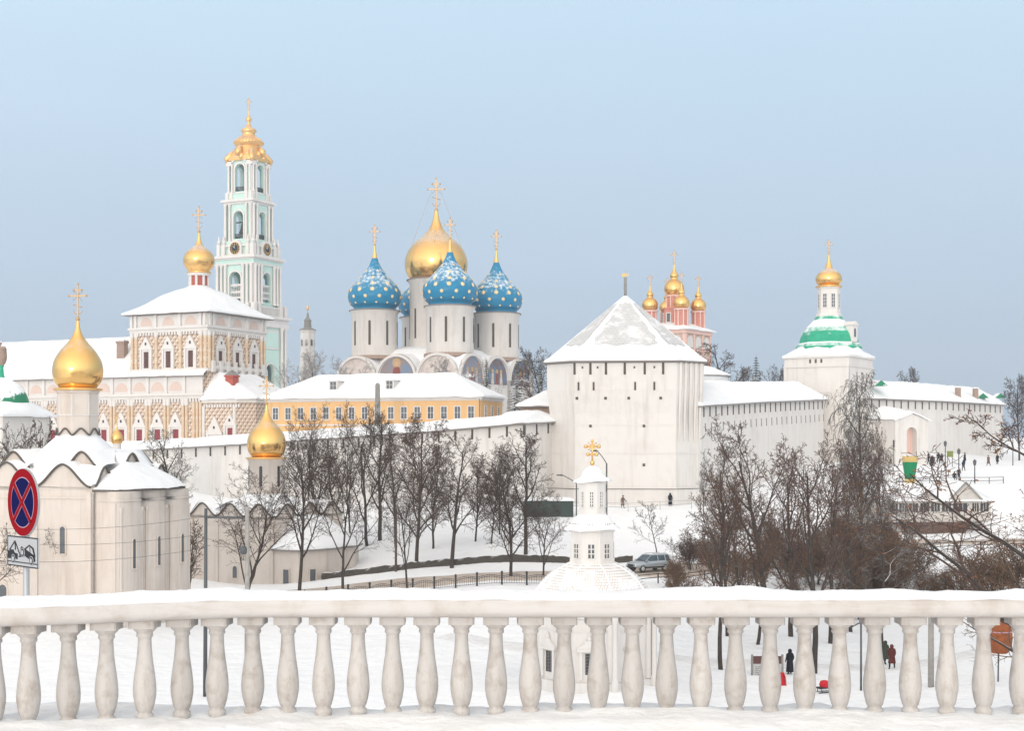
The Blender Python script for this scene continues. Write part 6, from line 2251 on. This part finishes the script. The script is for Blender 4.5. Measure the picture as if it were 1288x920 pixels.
def put_person(o, px, py, D, label, face=0.0, sc=1.0, group=None, dz=0.0):
    p = P(px, py, D)
    o.location = (p.x, p.y, ground_n(p.x, p.y) + dz)
    o.rotation_euler = (0, 0, R(face))
    o.scale = (sc, sc, sc)
    tag(o, label, 'person', group)
    return o
def find_D(px, py, lo, hi):
    """Distance at which the ground shows at pixel px, py."""
    best = None
    for D in np.arange(lo, hi, .5):
        p = P(px, py, D)
        e = abs(ground_n(p.x, p.y) - p.z)
        if best is None or e < best[0]: best = (e, D)
    return best[1]
WALK = 'walkers in the snowy hollow'
SQ = 'people on the square before the gate'
def person(px, py, lo, hi, label, pose, coat, face, group=None, sc=1.0, **kw):
    D = find_D(px, py, lo, hi)
    return put_person(make_person(pose, coat, **kw), px, py, D, label, face, sc, group)
person(993.5, 849, 92, 112, 'lone person in a long black coat and hood behind the balustrade', 'stand', 'coat_black', 200, WALK, long_coat=2, hood=True)
person(1113, 837, 92, 112, 'person in an olive jacket walking on the left of the pair', 'walk2', 'coat_olive', 20, WALK, hood=True, long_coat=1)
person(1122, 842, 92, 112, 'person in a burgundy jacket walking on the right of the pair', 'walk', 'coat_burgundy', -30, WALK, long_coat=1, hood=True)
person(783, 640, 170, 192, 'bent person in a grey brown coat walking at the foot of the tower', 'walk', 'coat_brown', 60, None, long_coat=1)
person(843, 637, 170, 196, 'person in a long dark coat standing right under the tower corner', 'stand', 'coat_black', 10, None, long_coat=2, hood=True)
sq = [(1127, 581, 'stand', 'coat_black', 'person in black alone left of the green kiosk near the sign', dict(long_coat=1)),
      (1156.5, 584, 'walk2', 'coat_blue', 'person in a bright blue jacket next to the green kiosk', dict()),
      (1160.5, 583, 'walk', 'coat_navy', 'person in navy just right of the bright blue jacket', dict(hood=True)),
      (1139.5, 574, 'stand', 'coat_olive', 'person in olive seen above the left side of the kiosk rim', dict()),
      (1149.0, 574, 'stand', 'coat_black', 'person in black seen above the right side of the kiosk rim', dict()),
      (1165.5, 582, 'stand', 'coat_navy', 'person in dark navy at the back of the middle group', dict(long_coat=1)),
      (1168, 585, 'walk2', 'coat_black', 'person in a black hooded jacket in the centre of the middle group', dict(hood=True)),
      (1171.5, 588, 'stand', 'coat_black', 'person in a long black coat in front of the middle group', dict(long_coat=2)),
      (1173.5, 587, 'walk', 'coat_navy', 'person in navy walking at the right of the middle group', dict()),
      (1180.5, 581, 'walk2', 'coat_navy', 'left one of two people in dark clothes beside the tall lantern', dict()),
      (1184.5, 581, 'stand', 'coat_black', 'right one of two people in dark clothes beside the tall lantern', dict(long_coat=1)),
      (1213.5, 577, 'stand', 'coat_black', 'person in black standing far back right of the green notice board', dict(long_coat=1)),
      (1254.5, 577, 'stand', 'coat_black', 'lone person in black far right before the fortress wall', dict(long_coat=1)),
      (1212, 594, 'walk', 'coat_navy', 'person in navy walking above the larger pediment', dict(hood=True)),
      (1243.5, 587, 'walk', 'coat_brown', 'person in a brown coat walking at the right of the square', dict(long_coat=1)),
      (1206, 604, 'stand', 'coat_black', 'dark figure standing beside a seated one above the pavilion roof', dict()),
      (1200.5, 604.5, 'sit', 'coat_black', 'seated dark figure at the edge of the square above the pavilion', dict())]
rnd = random.Random(8)
for px, py, pose, coat, label, kw in sq:
    person(px, py, 194, 240, label, pose, coat, rnd.uniform(-180, 180), SQ, rnd.uniform(.96, 1.06), **kw)

def make_sledges():
    D = find_D(984, 864, 90, 108); p = P(984, 864, D)
    root = thing('sledge', 'small red sledge stood upright beside the information board', 'sledge', (p.x, p.y, ground_n(p.x, p.y)), R(15))
    m = MB(); m.loft([[(-.22, -.03, 0), (.22, -.03, 0), (.22, .03, 0), (-.22, .03, 0)], [(-.24, .10, .5), (.24, .10, .5), (.24, .16, .5), (-.24, .16, .5)], [(-.16, .12, .85), (.16, .12, .85), (.16, .18, .85), (-.16, .18, .85)]], True); m.build('body', 'coat_red', root)
    m = MB()
    for s in (-1, 1): m.tube([(s * .24, -.06, 0), (s * .26, .06, .5), (s * .14, .10, .85)], .03, 5, cap=True)
    m.build('runner', 'coat_red', root)
    D = find_D(1040, 872, 86, 100); p = P(1039, 872, D)
    r2 = thing('sledge', 'low dark sledge with a red seat on the snow behind the balustrade', 'sledge', (p.x, p.y, ground_n(p.x, p.y)), R(25))
    m = MB()
    for s in (-1, 1):
        m.tube([(-.75, s * .25, .03), (.55, s * .25, .03), (.8, s * .25, .14), (.85, s * .25, .3)], .03, 5, cap=True)
        for x in (-.5, .4): m.tube([(x, s * .25, .03), (x, s * .2, .3)], .025, 5)
    m.build('runner', 'iron', r2)
    m = MB(); m.box(-.65, .6, -.28, .28, .28, .36); m.build('seat', 'iron', r2)
    m = MB(); m.lathe([(.3, .36), (.36, .5), (.3, .72), (.12, .78)], 12, c=(-.1, 0, 0)); m.build('cushion', 'coat_red', r2)
make_sledges()

# ------------------------------------------------------------------ trees
def gen_branches(seed, H, q):
    """Bare deciduous tree: returns (trunk and limbs, crown twigs). q: dict of shape parameters."""
    rnd = random.Random(seed)
    T, W = MB(), MB()
    lv = q['levels']
    def rec(p, d, L, r, lvl):
        n = q['seg'][lvl]
        pts, rad = [p.copy()], [r]
        wob, trop = q['wob'][lvl], q['trop'][lvl]
        cur = p.copy(); dd = d.copy()
        for i in range(n):
            dd = dd + Vector((rnd.gauss(0, wob), rnd.gauss(0, wob), rnd.gauss(0, wob) * .6 + trop))
            dd.normalize()
            cur = cur + dd * (L / n)
            pts.append(cur.copy())
            rad.append(max(r * (1 - (i + 1) / n * q['taper'][lvl]), q['rmin']))
        big = lvl <= q['limb_level']
        (T if big else W).tube(pts, rad, q['sides'][lvl], cap=False, smooth=True)
        if q.get('leaf') and lvl == lv - 1 and rnd.random() < q['leaf']:
            e = pts[-1]; s = .075
            a = Vector((rnd.uniform(-1, 1), rnd.uniform(-1, 1), rnd.uniform(-1, 1))).normalized() * s; b = a.orthogonal().normalized() * s * .6
            W.add([e - a, e + b, e + a, e - b], [(0, 1, 2, 3)], False, 1)
        if lvl + 1 >= lv: return
        k = q['kids'][lvl]
        k = max(1, int(round(k * rnd.uniform(.8, 1.2))))
        t0 = q['start'][lvl]
        az = rnd.uniform(0, 2 * PI)
        for i in range(k):
            t = t0 + (1 - t0) * (i + rnd.uniform(.2, .8)) / k
            f = t * n; i0 = min(int(f), n - 1); u = f - i0
            bp = pts[i0].lerp(pts[i0 + 1], u)
            br = rad[i0] + (rad[i0 + 1] - rad[i0]) * u
            ax = (pts[i0 + 1] - pts[i0]).normalized()
            az += 2.4 + rnd.uniform(-.5, .5)
            side = ax.orthogonal().normalized()
            side.rotate(Matrix.Rotation(az, 3, ax))
            ang = R(q['ang'][lvl]) * rnd.uniform(.75, 1.25)
            nd_ = ax * math.cos(ang) + side * math.sin(ang)
            prof = q['shape'](t) if lvl == 0 else (1 - .45 * t)
            rec(bp, nd_, L * q['ratio'][lvl] * prof * rnd.uniform(.8, 1.2), min(br * .72, r * q['rr'][lvl]), lvl + 1)
    for s in range(q.get('stems', 1)):
        if q.get('stems', 1) > 1:
            a = rnd.uniform(0, 2 * PI); tl = rnd.uniform(.05, q.get('spread', .5))
            d0 = Vector((math.cos(a) * tl, math.sin(a) * tl, 1)).normalized()
            rec(Vector((rnd.uniform(-.4, .4), rnd.uniform(-.4, .4), -.3)), d0, H * rnd.uniform(.6, 1.0), q['r0'] * rnd.uniform(.6, 1), 0)
        else:
            rec(Vector((0, 0, -.5)), Vector(q.get('lean', (0, 0, 1))).normalized(), H * q['trunk'] + .5, q['r0'], 0)
    return T, W

base = dict(levels=5, seg=[9, 7, 5, 4, 3], sides=[8, 6, 4, 3, 3], wob=[.05, .12, .15, .2, .22], trop=[.03, .04, .02, .01, .0], taper=[.75, .8, .8, .7, .5],
            kids=[13, 8, 6, 4], start=[.24, .2, .12, .1], ang=[34, 42, 46, 50], ratio=[.44, .52, .5, .55], rr=[.5, .5, .5, .5], rmin=.0165, r0=.24, trunk=.95, limb_level=1, shape=lambda t: 1.15 - .75 * t)
KINDS = {
    'tall': base,
    'forked': dict(base, kids=[8, 9, 7, 4], start=[.18, .25, .12, .1], ang=[22, 36, 44, 48], ratio=[.72, .44, .48, .55], shape=lambda t: 1.15 - .6 * t, r0=.21, wob=[.07, .10, .14, .18, .2], taper=[.7, .75, .8, .7, .5]),
    'dense': dict(base, kids=[18, 9, 7, 4], start=[.18, .15, .1, .1], ang=[38, 42, 46, 50], ratio=[.42, .48, .48, .55], shape=lambda t: (.75 + .8 * t) if t < .45 else (1.35 - .85 * t), r0=.20),
    'spread': dict(base, kids=[7, 8, 6, 5], start=[.30, .2, .15, .1], ang=[58, 44, 46, 50], ratio=[.62, .5, .5, .5], shape=lambda t: 1.2 - .6 * t, trop=[.02, .07, .03, .0, -.01], wob=[.09, .15, .17, .2, .2], r0=.17, trunk=.82),
    'young': dict(base, levels=4, seg=[8, 6, 4, 3], kids=[12, 7, 5], start=[.3, .15, .1], ang=[42, 42, 46], ratio=[.42, .5, .5], r0=.07, rmin=.017, limb_level=0),
    'birch': dict(base, kids=[15, 8, 7, 3], start=[.22, .15, .1, .1], ang=[42, 46, 60, 30], ratio=[.32, .50, .9, .6], trop=[.02, .05, -.16, -.35, -.3], seg=[10, 7, 7, 5, 3], wob=[.04, .1, .12, .1, .1], shape=lambda t: 1.3 - .7 * t, r0=.22, rmin=.017),
    'shrub': dict(base, levels=4, seg=[7, 5, 4, 3], sides=[4, 3, 3, 3], kids=[8, 6, 5], start=[.2, .1, .1], ang=[34, 40, 44], ratio=[.5, .5, .5], stems=11, spread=.8, r0=.035, rmin=.013, limb_level=0, wob=[.10, .15, .18, .2], shape=lambda t: 1.1 - .5 * t),
    'reddish': dict(base, kids=[9, 8, 6, 4], start=[.26, .2, .12, .1], ang=[36, 42, 46, 50], ratio=[.50, .48, .48, .5], r0=.25, rmin=.016, leaf=.07, shape=lambda t: 1.2 - .65 * t),
    'leafy': dict(base, kids=[9, 8, 6, 5], start=[.2, .2, .15, .1], ang=[50, 42, 46, 50], ratio=[.55, .5, .48, .5], r0=.26, rmin=.011, leaf=.30, wob=[.06, .12, .16, .2, .2]),
}
BASE_H = 14.0
PROTO = {}
def proto(kind, seed, twig):
    key = (kind, seed, twig)
    if key not in PROTO:
        H = 4.0 if kind == 'shrub' else (7.0 if kind == 'young' else BASE_H)
        T, W = gen_branches(seed, H, KINDS[kind])
        PROTO[key] = (T, W, H, [None])
    return key
TREE_COL = {}
def tree(name, label, kind, seed, twig, px, D, top, rz=0.0, group=None, wx=1.0, base_z=None, cat='tree'):
    key = proto(kind, seed, twig)
    T, W, H, cache = PROTO[key]
    p = P(px, 560, D)
    z = ground(p.x, p.y) if base_z is None else base_z
    h = (560 - top) / FPX * D - z
    if cache[0] is None:
        root = thing(name, label, cat, (0, 0, 0))
        T.build('trunk', 'bark', root)
        W.build('crown', [twig, 'dry_leaf'] if KINDS[kind].get('leaf') else [twig], root)
        zs = [v[2] for v in W.v]
        cache[0] = root
        PROTO[key] = (T, W, float(np.percentile(zs, 99.7)), cache)
        H = PROTO[key][2]
        o = root
    else:
        o = copy_tree(cache[0], (0, 0, 0))
        o.name = name
        for c in o.children:
            pass
    s = h / H
    o.location = (p.x, p.y, z)
    o.rotation_euler = (0, 0, rz)
    o.scale = (s * wx, s * wx, s)
    o['label'] = label
    o['category'] = cat
    if group: o['group'] = group
    elif 'group' in o: del o['group']
    return o

RG = 'bare trees along the road before the wall'
tree('bare_tree', 'small spreading bare tree between the road sign and the cream church', 'spread', 1, 'twig', 63, 118, 618, .6, wx=.8)
tree('bare_tree', 'bare tree cut by the left edge of the view below the road sign', 'spread', 2, 'twig', -12, 110, 640, 2.0, wx=.8)
tree('bare_tree', 'forked bare tree behind the grey concrete pole before the lower church', 'forked', 3, 'twig', 310, 128, 585, .3, RG, wx=1.28)
tree('bare_tree', 'thin young tree between the two cream churches', 'young', 4, 'twig', 239, 128, 650, 1.0)
tree('bare_tree', 'bare tree peeping up behind the apse of the cream church', 'tall', 5, 'twig_grey', 224, 178, 540, 0.4)
tree('bare_tree', 'slender straight tree before the middle of the lower church', 'tall', 5, 'twig', 376, 137, 556, 1.9, RG, wx=0.79)
tree('bare_tree', 'tree with a pale bent trunk before the annex of the lower church', 'forked', 6, 'twig', 430, 136, 575, 2.4, RG, wx=1.09)
tree('bare_tree', 'tall bare tree behind the lower church, left of its pair', 'forked', 3, 'twig', 398, 178, 508, 4.0, RG, wx=0.96)
tree('bare_tree', 'tall bare tree behind the lower church, in front of the obelisk', 'forked', 6, 'twig', 462, 168, 506, 5.0, RG, wx=1.09)
tree('bare_tree', 'bare tree rising behind the right end of the lower church annex', 'tall', 7, 'twig', 478, 170, 520, 2.1, RG, wx=1.02)
tree('bare_tree', 'big dense dark bare tree in the middle of the roadside row', 'dense', 8, 'twig_red', 524, 149, 520, 0.2, RG, wx=1.02)
tree('bare_tree', 'snow flecked crooked tree leaning over the iron fence', 'forked', 9, 'twig', 512, 136, 600, 1.2, RG, wx=0.96)
tree('bare_tree', 'tall tree with a double trunk just right of the big dense tree', 'tall', 10, 'twig', 568, 147, 545, 3.3, RG, wx=1.09)
tree('bare_tree', 'dense bare tree with a leaning lower trunk left of the white tower', 'dense', 11, 'twig', 643, 139, 562, 1.4, RG, wx=1.09)
tree('bare_tree', 'straight dark tree close behind the leaning dense one', 'tall', 7, 'twig', 661, 152, 540, 4.4, RG, wx=1.02)
tree('bare_tree', 'small tree with upswept branches by the green cabin', 'forked', 9, 'twig', 683, 140, 622, 3.8, RG, wx=1.22)
tree('bare_tree', 'shadowy dense tree behind the crooked tree on the fence', 'dense', 11, 'twig_red', 598, 160, 575, 2.7, RG, wx=0.96)
tree('bare_tree', 'small lone tree on the snow slope above the parked car', 'young', 12, 'twig_grey', 827, 152, 630, .8, wx=1.3)
# the thicket at the right
TG = 'trees of the thicket right of the chapel'
tree('bare_tree', 'thin grey leafless tree at the left end of the thicket', 'tall', 10, 'twig_grey', 915, 112, 558, 0.5, TG, wx=0.71)
tree('bare_tree', 'tall reddish brown tree with dry seed clusters in the thicket', 'reddish', 13, 'twig_red', 968, 106, 524, 1.1, TG, wx=0.90)
tree('bare_tree', 'reddish brown tree with a thick trunk seen between balusters', 'reddish', 14, 'twig_red', 907, 98, 585, 2.2, TG, wx=0.83)
tree('bare_tree', 'dark purple brown tree in the centre of the thicket', 'reddish', 14, 'twig_red', 1024, 97, 545, 4.1, TG, wx=0.86)
tree('bare_tree', 'brown tree standing close behind the central purple brown one', 'reddish', 13, 'twig_red', 1044, 109, 560, 5.2, TG, wx=0.83)
tree('bare_tree', 'slim brown tree on the right side of the thicket under the birch', 'dense', 8, 'twig_red', 1096, 118, 555, 1.3, TG, wx=0.63)
tree('bare_tree', 'pale wide branching tree at the right end of the thicket', 'spread', 1, 'twig_grey', 1112, 104, 610, 2.8, TG, wx=0.98)
tree('bare_tree', 'brown tree leaning out at the left front of the thicket', 'spread', 2, 'twig_brown', 952, 108, 640, .9, TG, wx=1.15)
tree('bare_tree', 'brown tree with spreading limbs between the tall ones of the thicket', 'reddish', 14, 'twig_red', 995, 112, 566, 3.3, TG, wx=0.90)
tree('bare_tree', 'low brown tree before the rusty roofed shed', 'reddish', 13, 'twig_brown', 1070, 116, 600, 2.1, TG, wx=0.90)
tree('bare_tree', 'grey brown tree at the left of the thicket above the guard rail', 'dense', 8, 'twig_brown', 934, 124, 590, 1.9, TG, wx=0.81)
tree('bare_tree', 'slender tree with upright limbs just right of the lower church dome', 'forked', 9, 'twig', 384, 172, 530, 0.9, RG, wx=.8)
tree('bare_tree', 'slender dark tree between the obelisk and the big dense tree', 'tall', 10, 'twig', 498, 164, 532, 5.5, RG, wx=.8)
tree('bare_tree', 'slender tree behind the leaning dense tree, left of its straight neighbour', 'forked', 6, 'twig_red', 628, 164, 556, 0.3, RG, wx=.85)
tree('bare_tree', 'slim forked tree between the two tall trees behind the lower church', 'forked', 3, 'twig', 441, 174, 520, 1.7, RG, wx=.8)
tree('bare_tree', 'shadowy tree filling the gap behind the double trunk', 'dense', 11, 'twig_red', 545, 158, 560, 4.9, RG, wx=.95)
tree('bare_tree', 'shadowy tree behind the pale bent trunk of the annex', 'dense', 8, 'twig', 425, 166, 555, 2.9, RG, wx=.9)
tree('bare_tree', 'shadowy tree between the leaning dense tree and the double trunk', 'dense', 8, 'twig', 618, 158, 580, 5.9, RG, wx=.8)
tree('weeping_birch', 'tall weeping birch with hanging twigs in front of the gate church', 'birch', 15, 'twig_grey', 1083, 158, 470, 0.7, None, wx=.78)
tree('bare_tree', 'narrow maroon tree beside the weeping birch', 'dense', 8, 'twig_red', 1110, 150, 538, 2.6, None, wx=.33)
tree('bare_tree', 'grey tree standing behind the white tower before the right wall', 'tall', 7, 'twig_frost', 885, 180, 590, 2.6, None, wx=.7)
tree('bare_tree', 'near bare tree with dry orange leaves reaching in from the right edge', 'leafy', 16, 'twig_red', 1326, 70, 520, 0.4, None, wx=1.35)
tree('bare_tree', 'second near tree with dry leaves low at the right edge', 'leafy', 16, 'twig_brown', 1312, 84, 640, 2.9, None, wx=1.3)
tree('bare_tree', 'grey frosted bushy tree left of the pavilion', 'spread', 2, 'twig_frost', 1128, 168, 610, 1.7, None, wx=.9)
# behind the walls
tree('bare_tree', 'dark bare tree left of the cathedral behind the yellow house', 'dense', 11, 'twig_frost', 402, 275, 440, .3, wx=1.1)
tree('bare_tree', 'frosted bare tree before the left gables of the cathedral', 'spread', 1, 'twig_frost', 440, 290, 448, .9, wx=1.1)
tree('bare_tree', 'frosted bare tree before the middle gable of the cathedral', 'dense', 11, 'twig_frost', 560, 280, 450, 2.0, wx=.95)
tree('bare_tree', 'dark round bare tree right of the cathedral domes', 'dense', 8, 'twig', 688, 270, 437, 2.0, wx=1.0)
tree('bare_tree', 'bare tree behind the right wall next to the tower roof', 'tall', 5, 'twig', 910, 275, 432, 1.0, wx=1.1)
tree('bare_tree', 'low dark bare tree between the tower and the right spruce', 'dense', 11, 'twig_red', 930, 262, 462, 4.0, wx=1.2)
tree('bare_tree', 'dark tree right of the spruce before the gate church', 'dense', 8, 'twig', 968, 268, 458, 5.0, wx=.8)
tree('bare_tree', 'round grey treetop showing over the roof of the right wall', 'dense', 11, 'twig', 1153, 300, 462, 1.0, wx=1.0)
tree('bare_tree', 'tall dark tree at the right edge behind the end of the wall', 'dense', 8, 'twig', 1282, 262, 472, 3.0, wx=.85)
tree('bare_tree', 'bare tree between the refectory church and the yellow house', 'spread', 2, 'twig_frost', 372, 262, 452, 3.0, wx=.9)
tree('bare_tree', 'frosted tree before the right gables of the cathedral', 'spread', 1, 'twig_frost', 598, 285, 452, 3.6, wx=.9)
# shrubs
SG = 'bare shrubs of the thicket below the road'
rnd = random.Random(21)
n_sh = 0
for i in range(30):
    px = rnd.uniform(850, 1150); D = rnd.uniform(122, 150)
    tp = (560 - ground(u_of(px) * D, D) * FPX / D) - rnd.uniform(22, 62) - (20 if px > 930 else 0)
    tree('shrub', 'leafless brown shrub in the tangle between the balustrade and the road', 'shrub', 30 + i % 3, ('twig_brown', 'twig_red', 'twig_brown')[i % 3], px, D, tp, rnd.uniform(0, 6.28), SG, wx=rnd.uniform(.8, 1.3), cat='shrub')
for i, (px, D, tp) in enumerate(((1215, 128, 705), (1180, 131, 712), (1265, 126, 670), (1245, 134, 690), (1160, 136, 716))):
    tree('shrub', 'leafless brown shrub at the right above the rail below the pavilion road', 'shrub', 30 + i % 3, 'twig_brown', px, D, tp, i, SG, wx=1.5, cat='shrub')
for px, D, tp, lb in ((14, 150, 536, 'dark shrub left of two before the green domed chapel'), (38, 148, 532, 'dark shrub right of two before the green domed chapel')):
    tree('shrub', lb, 'shrub', 31, 'twig', px, D, tp, px, None, wx=.6, cat='shrub')

# conifers
def make_spruce(seed):
    rnd = random.Random(seed)
    T, W = MB(), MB()
    H = 12.0
    T.tube([(0, 0, -.5), (0, 0, H * .5), (0, 0, H)], [.22, .13, .02], 7)
    z = .8
    while z < H - .15:
        t = z / H
        L = (1 - t) ** .85 * 2.9 + .15
        k = int(7 + 5 * (1 - t))
        a0 = rnd.uniform(0, 6)
        for i in range(k):
            a = a0 + 2 * PI * i / k + rnd.uniform(-.25, .25)
            l = L * rnd.uniform(.65, 1.12)
            d = Vector((math.cos(a), math.sin(a), 0)); s = Vector((-d.y, d.x, 0))
            drop = .28 * l
            b = [Vector((0, 0, z)) + d * (l * u) + Vector((0, 0, -drop * u * (1.35 - .6 * u))) for u in (0, .3, .6, .85, 1)]
            for j in range(1, 5):
                for sg in (-1, 1):
                    for _ in range(2):
                        w = .36 * l * (1.15 - j * .2) * rnd.uniform(.6, 1.2) + .06
                        tip = b[j] + s * (sg * w) + d * (w * .45) + Vector((0, 0, -.22 * w + rnd.uniform(-.12, .05)))
                        W.add([b[j - 1], b[j] + Vector((0, 0, -.05)), tip], [(0, 1, 2)])
            W.add([b[3] + s * .12, b[4], b[3] - s * .12], [(0, 1, 2)])
        z += .28 + .18 * (1 - t)
    return T, W, H
SPR = [make_spruce(1), make_spruce(2)]
spr_root = [None, None]
def spruce(i, px, D, top, label, wx=1.0):
    T, W, H = SPR[i]
    p = P(px, 560, D); z = ground(p.x, p.y)
    s = ((560 - top) / FPX * D - z) / H
    if spr_root[i] is None:
        o = thing('spruce_tree', label, 'tree')
        T.build('trunk', 'bark', o); W.build('crown', 'needles', o)
        spr_root[i] = o
    else:
        o = copy_tree(spr_root[i], (0, 0, 0))
    o.location = (p.x, p.y, z); o.scale = (s * wx, s * wx, s); o['label'] = label
    o.rotation_euler = (0, 0, px)
spruce(0, 650, 246, 452, 'dark spruce left of two behind the end of the yellow house', .75)
spruce(1, 679, 238, 462, 'dark spruce right of two beside the small brown house', .8)
spruce(1, 951, 258, 447, 'dark spruce behind the right wall next to the gate church', .7)
spruce(0, 612, 262, 450, 'slim spruce before the right frescoes of the cathedral', .5)

# ------------------------------------------------------------------ camera, light, sky
cam = bpy.data.cameras.new('camera')
co = bpy.data.objects.new('camera', cam)
C.objects.link(co)
# frosty air over the whole scene
hz = MB(); hz.box(-1900, 1900, -75, 1600, -27, 112)
hm = bpy.data.materials.new('haze'); hm.use_nodes = True
hn = hm.node_tree; hn.nodes.remove(hn.nodes['Principled BSDF'])
pv = hn.nodes.new('ShaderNodeVolumePrincipled')
pv.inputs['Color'].default_value = (0.88, 0.94, 1.0, 1); pv.inputs['Density'].default_value = 0.00035; pv.inputs['Anisotropy'].default_value = 0.2
hn.links.new(pv.outputs[0], hn.nodes['Material Output'].inputs['Volume'])
MATS['haze'] = hm
ho = hz.build('haze', 'haze'); ho['kind'] = 'stuff'
co.location = (0, 0, 0)
co.rotation_euler = (R(90), 0, 0)
cam.sensor_width = 36.0
cam.lens = 36.0 * FPX / 1288.0
cam.shift_y = 100.0 / 1288.0
cam.clip_start = 0.1
cam.clip_end = 6000
S.camera = co

VEIL, GLOW = 8.6, 3.0
SUN_EL, SUN_AZ = 8.4, -13.0       # azimuth: degrees left of straight behind the camera
sd = bpy.data.lights.new('sun', 'SUN')
so = bpy.data.objects.new('sun', sd)
C.objects.link(so)
sd.energy = 1.5
sd.angle = R(10)
sd.color = (1.0, 0.86, 0.72)
# direction the light travels: forward (+y), a little to the right, and down
a = R(-SUN_AZ)
dirv = Vector((math.sin(a) * math.cos(R(SUN_EL)), math.cos(a) * math.cos(R(SUN_EL)), -math.sin(R(SUN_EL))))
so.rotation_euler = dirv.to_track_quat('-Z', 'Y').to_euler()

w = bpy.data.worlds.new('World')
S.world = w
w.use_nodes = True
nt = w.node_tree
bg = nt.nodes['Background']
sky = nt.nodes.new('ShaderNodeTexSky')
sky.sky_type = 'NISHITA'
sky.sun_disc = False
sky.sun_elevation = R(SUN_EL)
src = -dirv                         # towards the sun
sky.sun_rotation = math.atan2(src.x, src.y)
sky.altitude = 200
sky.air_density = 1.0
sky.dust_density = 1.0
sky.ozone_density = 2.0
# a thin frosty veil over the clear sky: paler towards the zenith, and brighter around the low sun
L = nt.links.new
tc = nt.nodes.new('ShaderNodeTexCoord')
sx = nt.nodes.new('ShaderNodeSeparateXYZ'); L(tc.outputs['Generated'], sx.inputs[0])
rp = nt.nodes.new('ShaderNodeValToRGB'); L(sx.outputs['Z'], rp.inputs[0])
el = rp.color_ramp.elements
el[0].position = 0.0; el[0].color = (0.505, 0.625, 0.820, 1)
el[1].position = 1.0; el[1].color = (0.74, 0.76, 0.80, 1)
for pos, col in ((0.08, (0.525, 0.65, 0.84, 1)), (0.16, (0.575, 0.72, 0.89, 1)), (0.29, (0.655, 0.85, 1.02, 1)), (0.5, (0.70, 0.78, 0.88, 1))):
    e = el.new(pos); e.color = col
dt = nt.nodes.new('ShaderNodeVectorMath'); dt.operation = 'DOT_PRODUCT'
L(tc.outputs['Generated'], dt.inputs[0]); dt.inputs[1].default_value = src
m1 = nt.nodes.new('ShaderNodeMath'); m1.operation = 'MULTIPLY_ADD'; L(dt.outputs['Value'], m1.inputs[0]); m1.inputs[1].default_value = 0.5; m1.inputs[2].default_value = 0.5
m2 = nt.nodes.new('ShaderNodeMath'); m2.operation = 'POWER'; L(m1.outputs[0], m2.inputs[0]); m2.inputs[1].default_value = 1.6
gl = nt.nodes.new('ShaderNodeMix'); gl.data_type = 'RGBA'; L(m2.outputs[0], gl.inputs['Factor'])
gl.inputs['A'].default_value = (1, 1, 1, 1); gl.inputs['B'].default_value = (GLOW * 1.16, GLOW, GLOW * 0.83, 1)
cm = nt.nodes.new('ShaderNodeMapping'); cm.inputs['Scale'].default_value = (1.0, 1.0, 5.0); cm.inputs['Rotation'].default_value = (0.0, R(9), 0.3)
L(tc.outputs['Generated'], cm.inputs['Vector'])
cn = nt.nodes.new('ShaderNodeTexNoise'); cn.inputs['Scale'].default_value = 2.2; cn.inputs['Detail'].default_value = 5; L(cm.outputs[0], cn.inputs['Vector'])
cr = nt.nodes.new('ShaderNodeMapRange'); cr.inputs['From Min'].default_value = 0.45; cr.inputs['From Max'].default_value = 0.8; L(cn.outputs['Fac'], cr.inputs['Value'])
cx = nt.nodes.new('ShaderNodeMix'); cx.data_type = 'RGBA'; cx.inputs['B'].default_value = (0.80, 0.92, 1.03, 1)
cf = nt.nodes.new('ShaderNodeMath'); cf.operation = 'MULTIPLY'; cf.inputs[1].default_value = 0.16; L(cr.outputs['Result'], cf.inputs[0]); L(cf.outputs[0], cx.inputs['Factor']); L(rp.outputs[0], cx.inputs['A'])
mu = nt.nodes.new('ShaderNodeMix'); mu.data_type = 'RGBA'; mu.blend_type = 'MULTIPLY'; mu.inputs['Factor'].default_value = 1.0
L(cx.outputs['Result'], mu.inputs['A']); L(gl.outputs['Result'], mu.inputs['B'])
sc_ = nt.nodes.new('ShaderNodeVectorMath'); sc_.operation = 'SCALE'; L(mu.outputs['Result'], sc_.inputs[0]); sc_.inputs['Scale'].default_value = VEIL
mx = nt.nodes.new('ShaderNodeMix'); mx.data_type = 'RGBA'; mx.inputs['Factor'].default_value = 0.85
L(sky.outputs[0], mx.inputs['A']); L(sc_.outputs[0], mx.inputs['B'])
L(mx.outputs['Result'], bg.inputs[0])
bg.inputs[1].default_value = 0.15

S.view_settings.view_transform = 'Standard'
S.view_settings.look = 'None'
S.view_settings.exposure = -0.38
S.view_settings.gamma = 1.0
S.view_settings.use_curve_mapping = False
S.cycles.max_bounces = 6
S.cycles.diffuse_bounces = 3
S.cycles.glossy_bounces = 3
S.cycles.transparent_max_bounces = 4
S.cycles.use_denoising = True
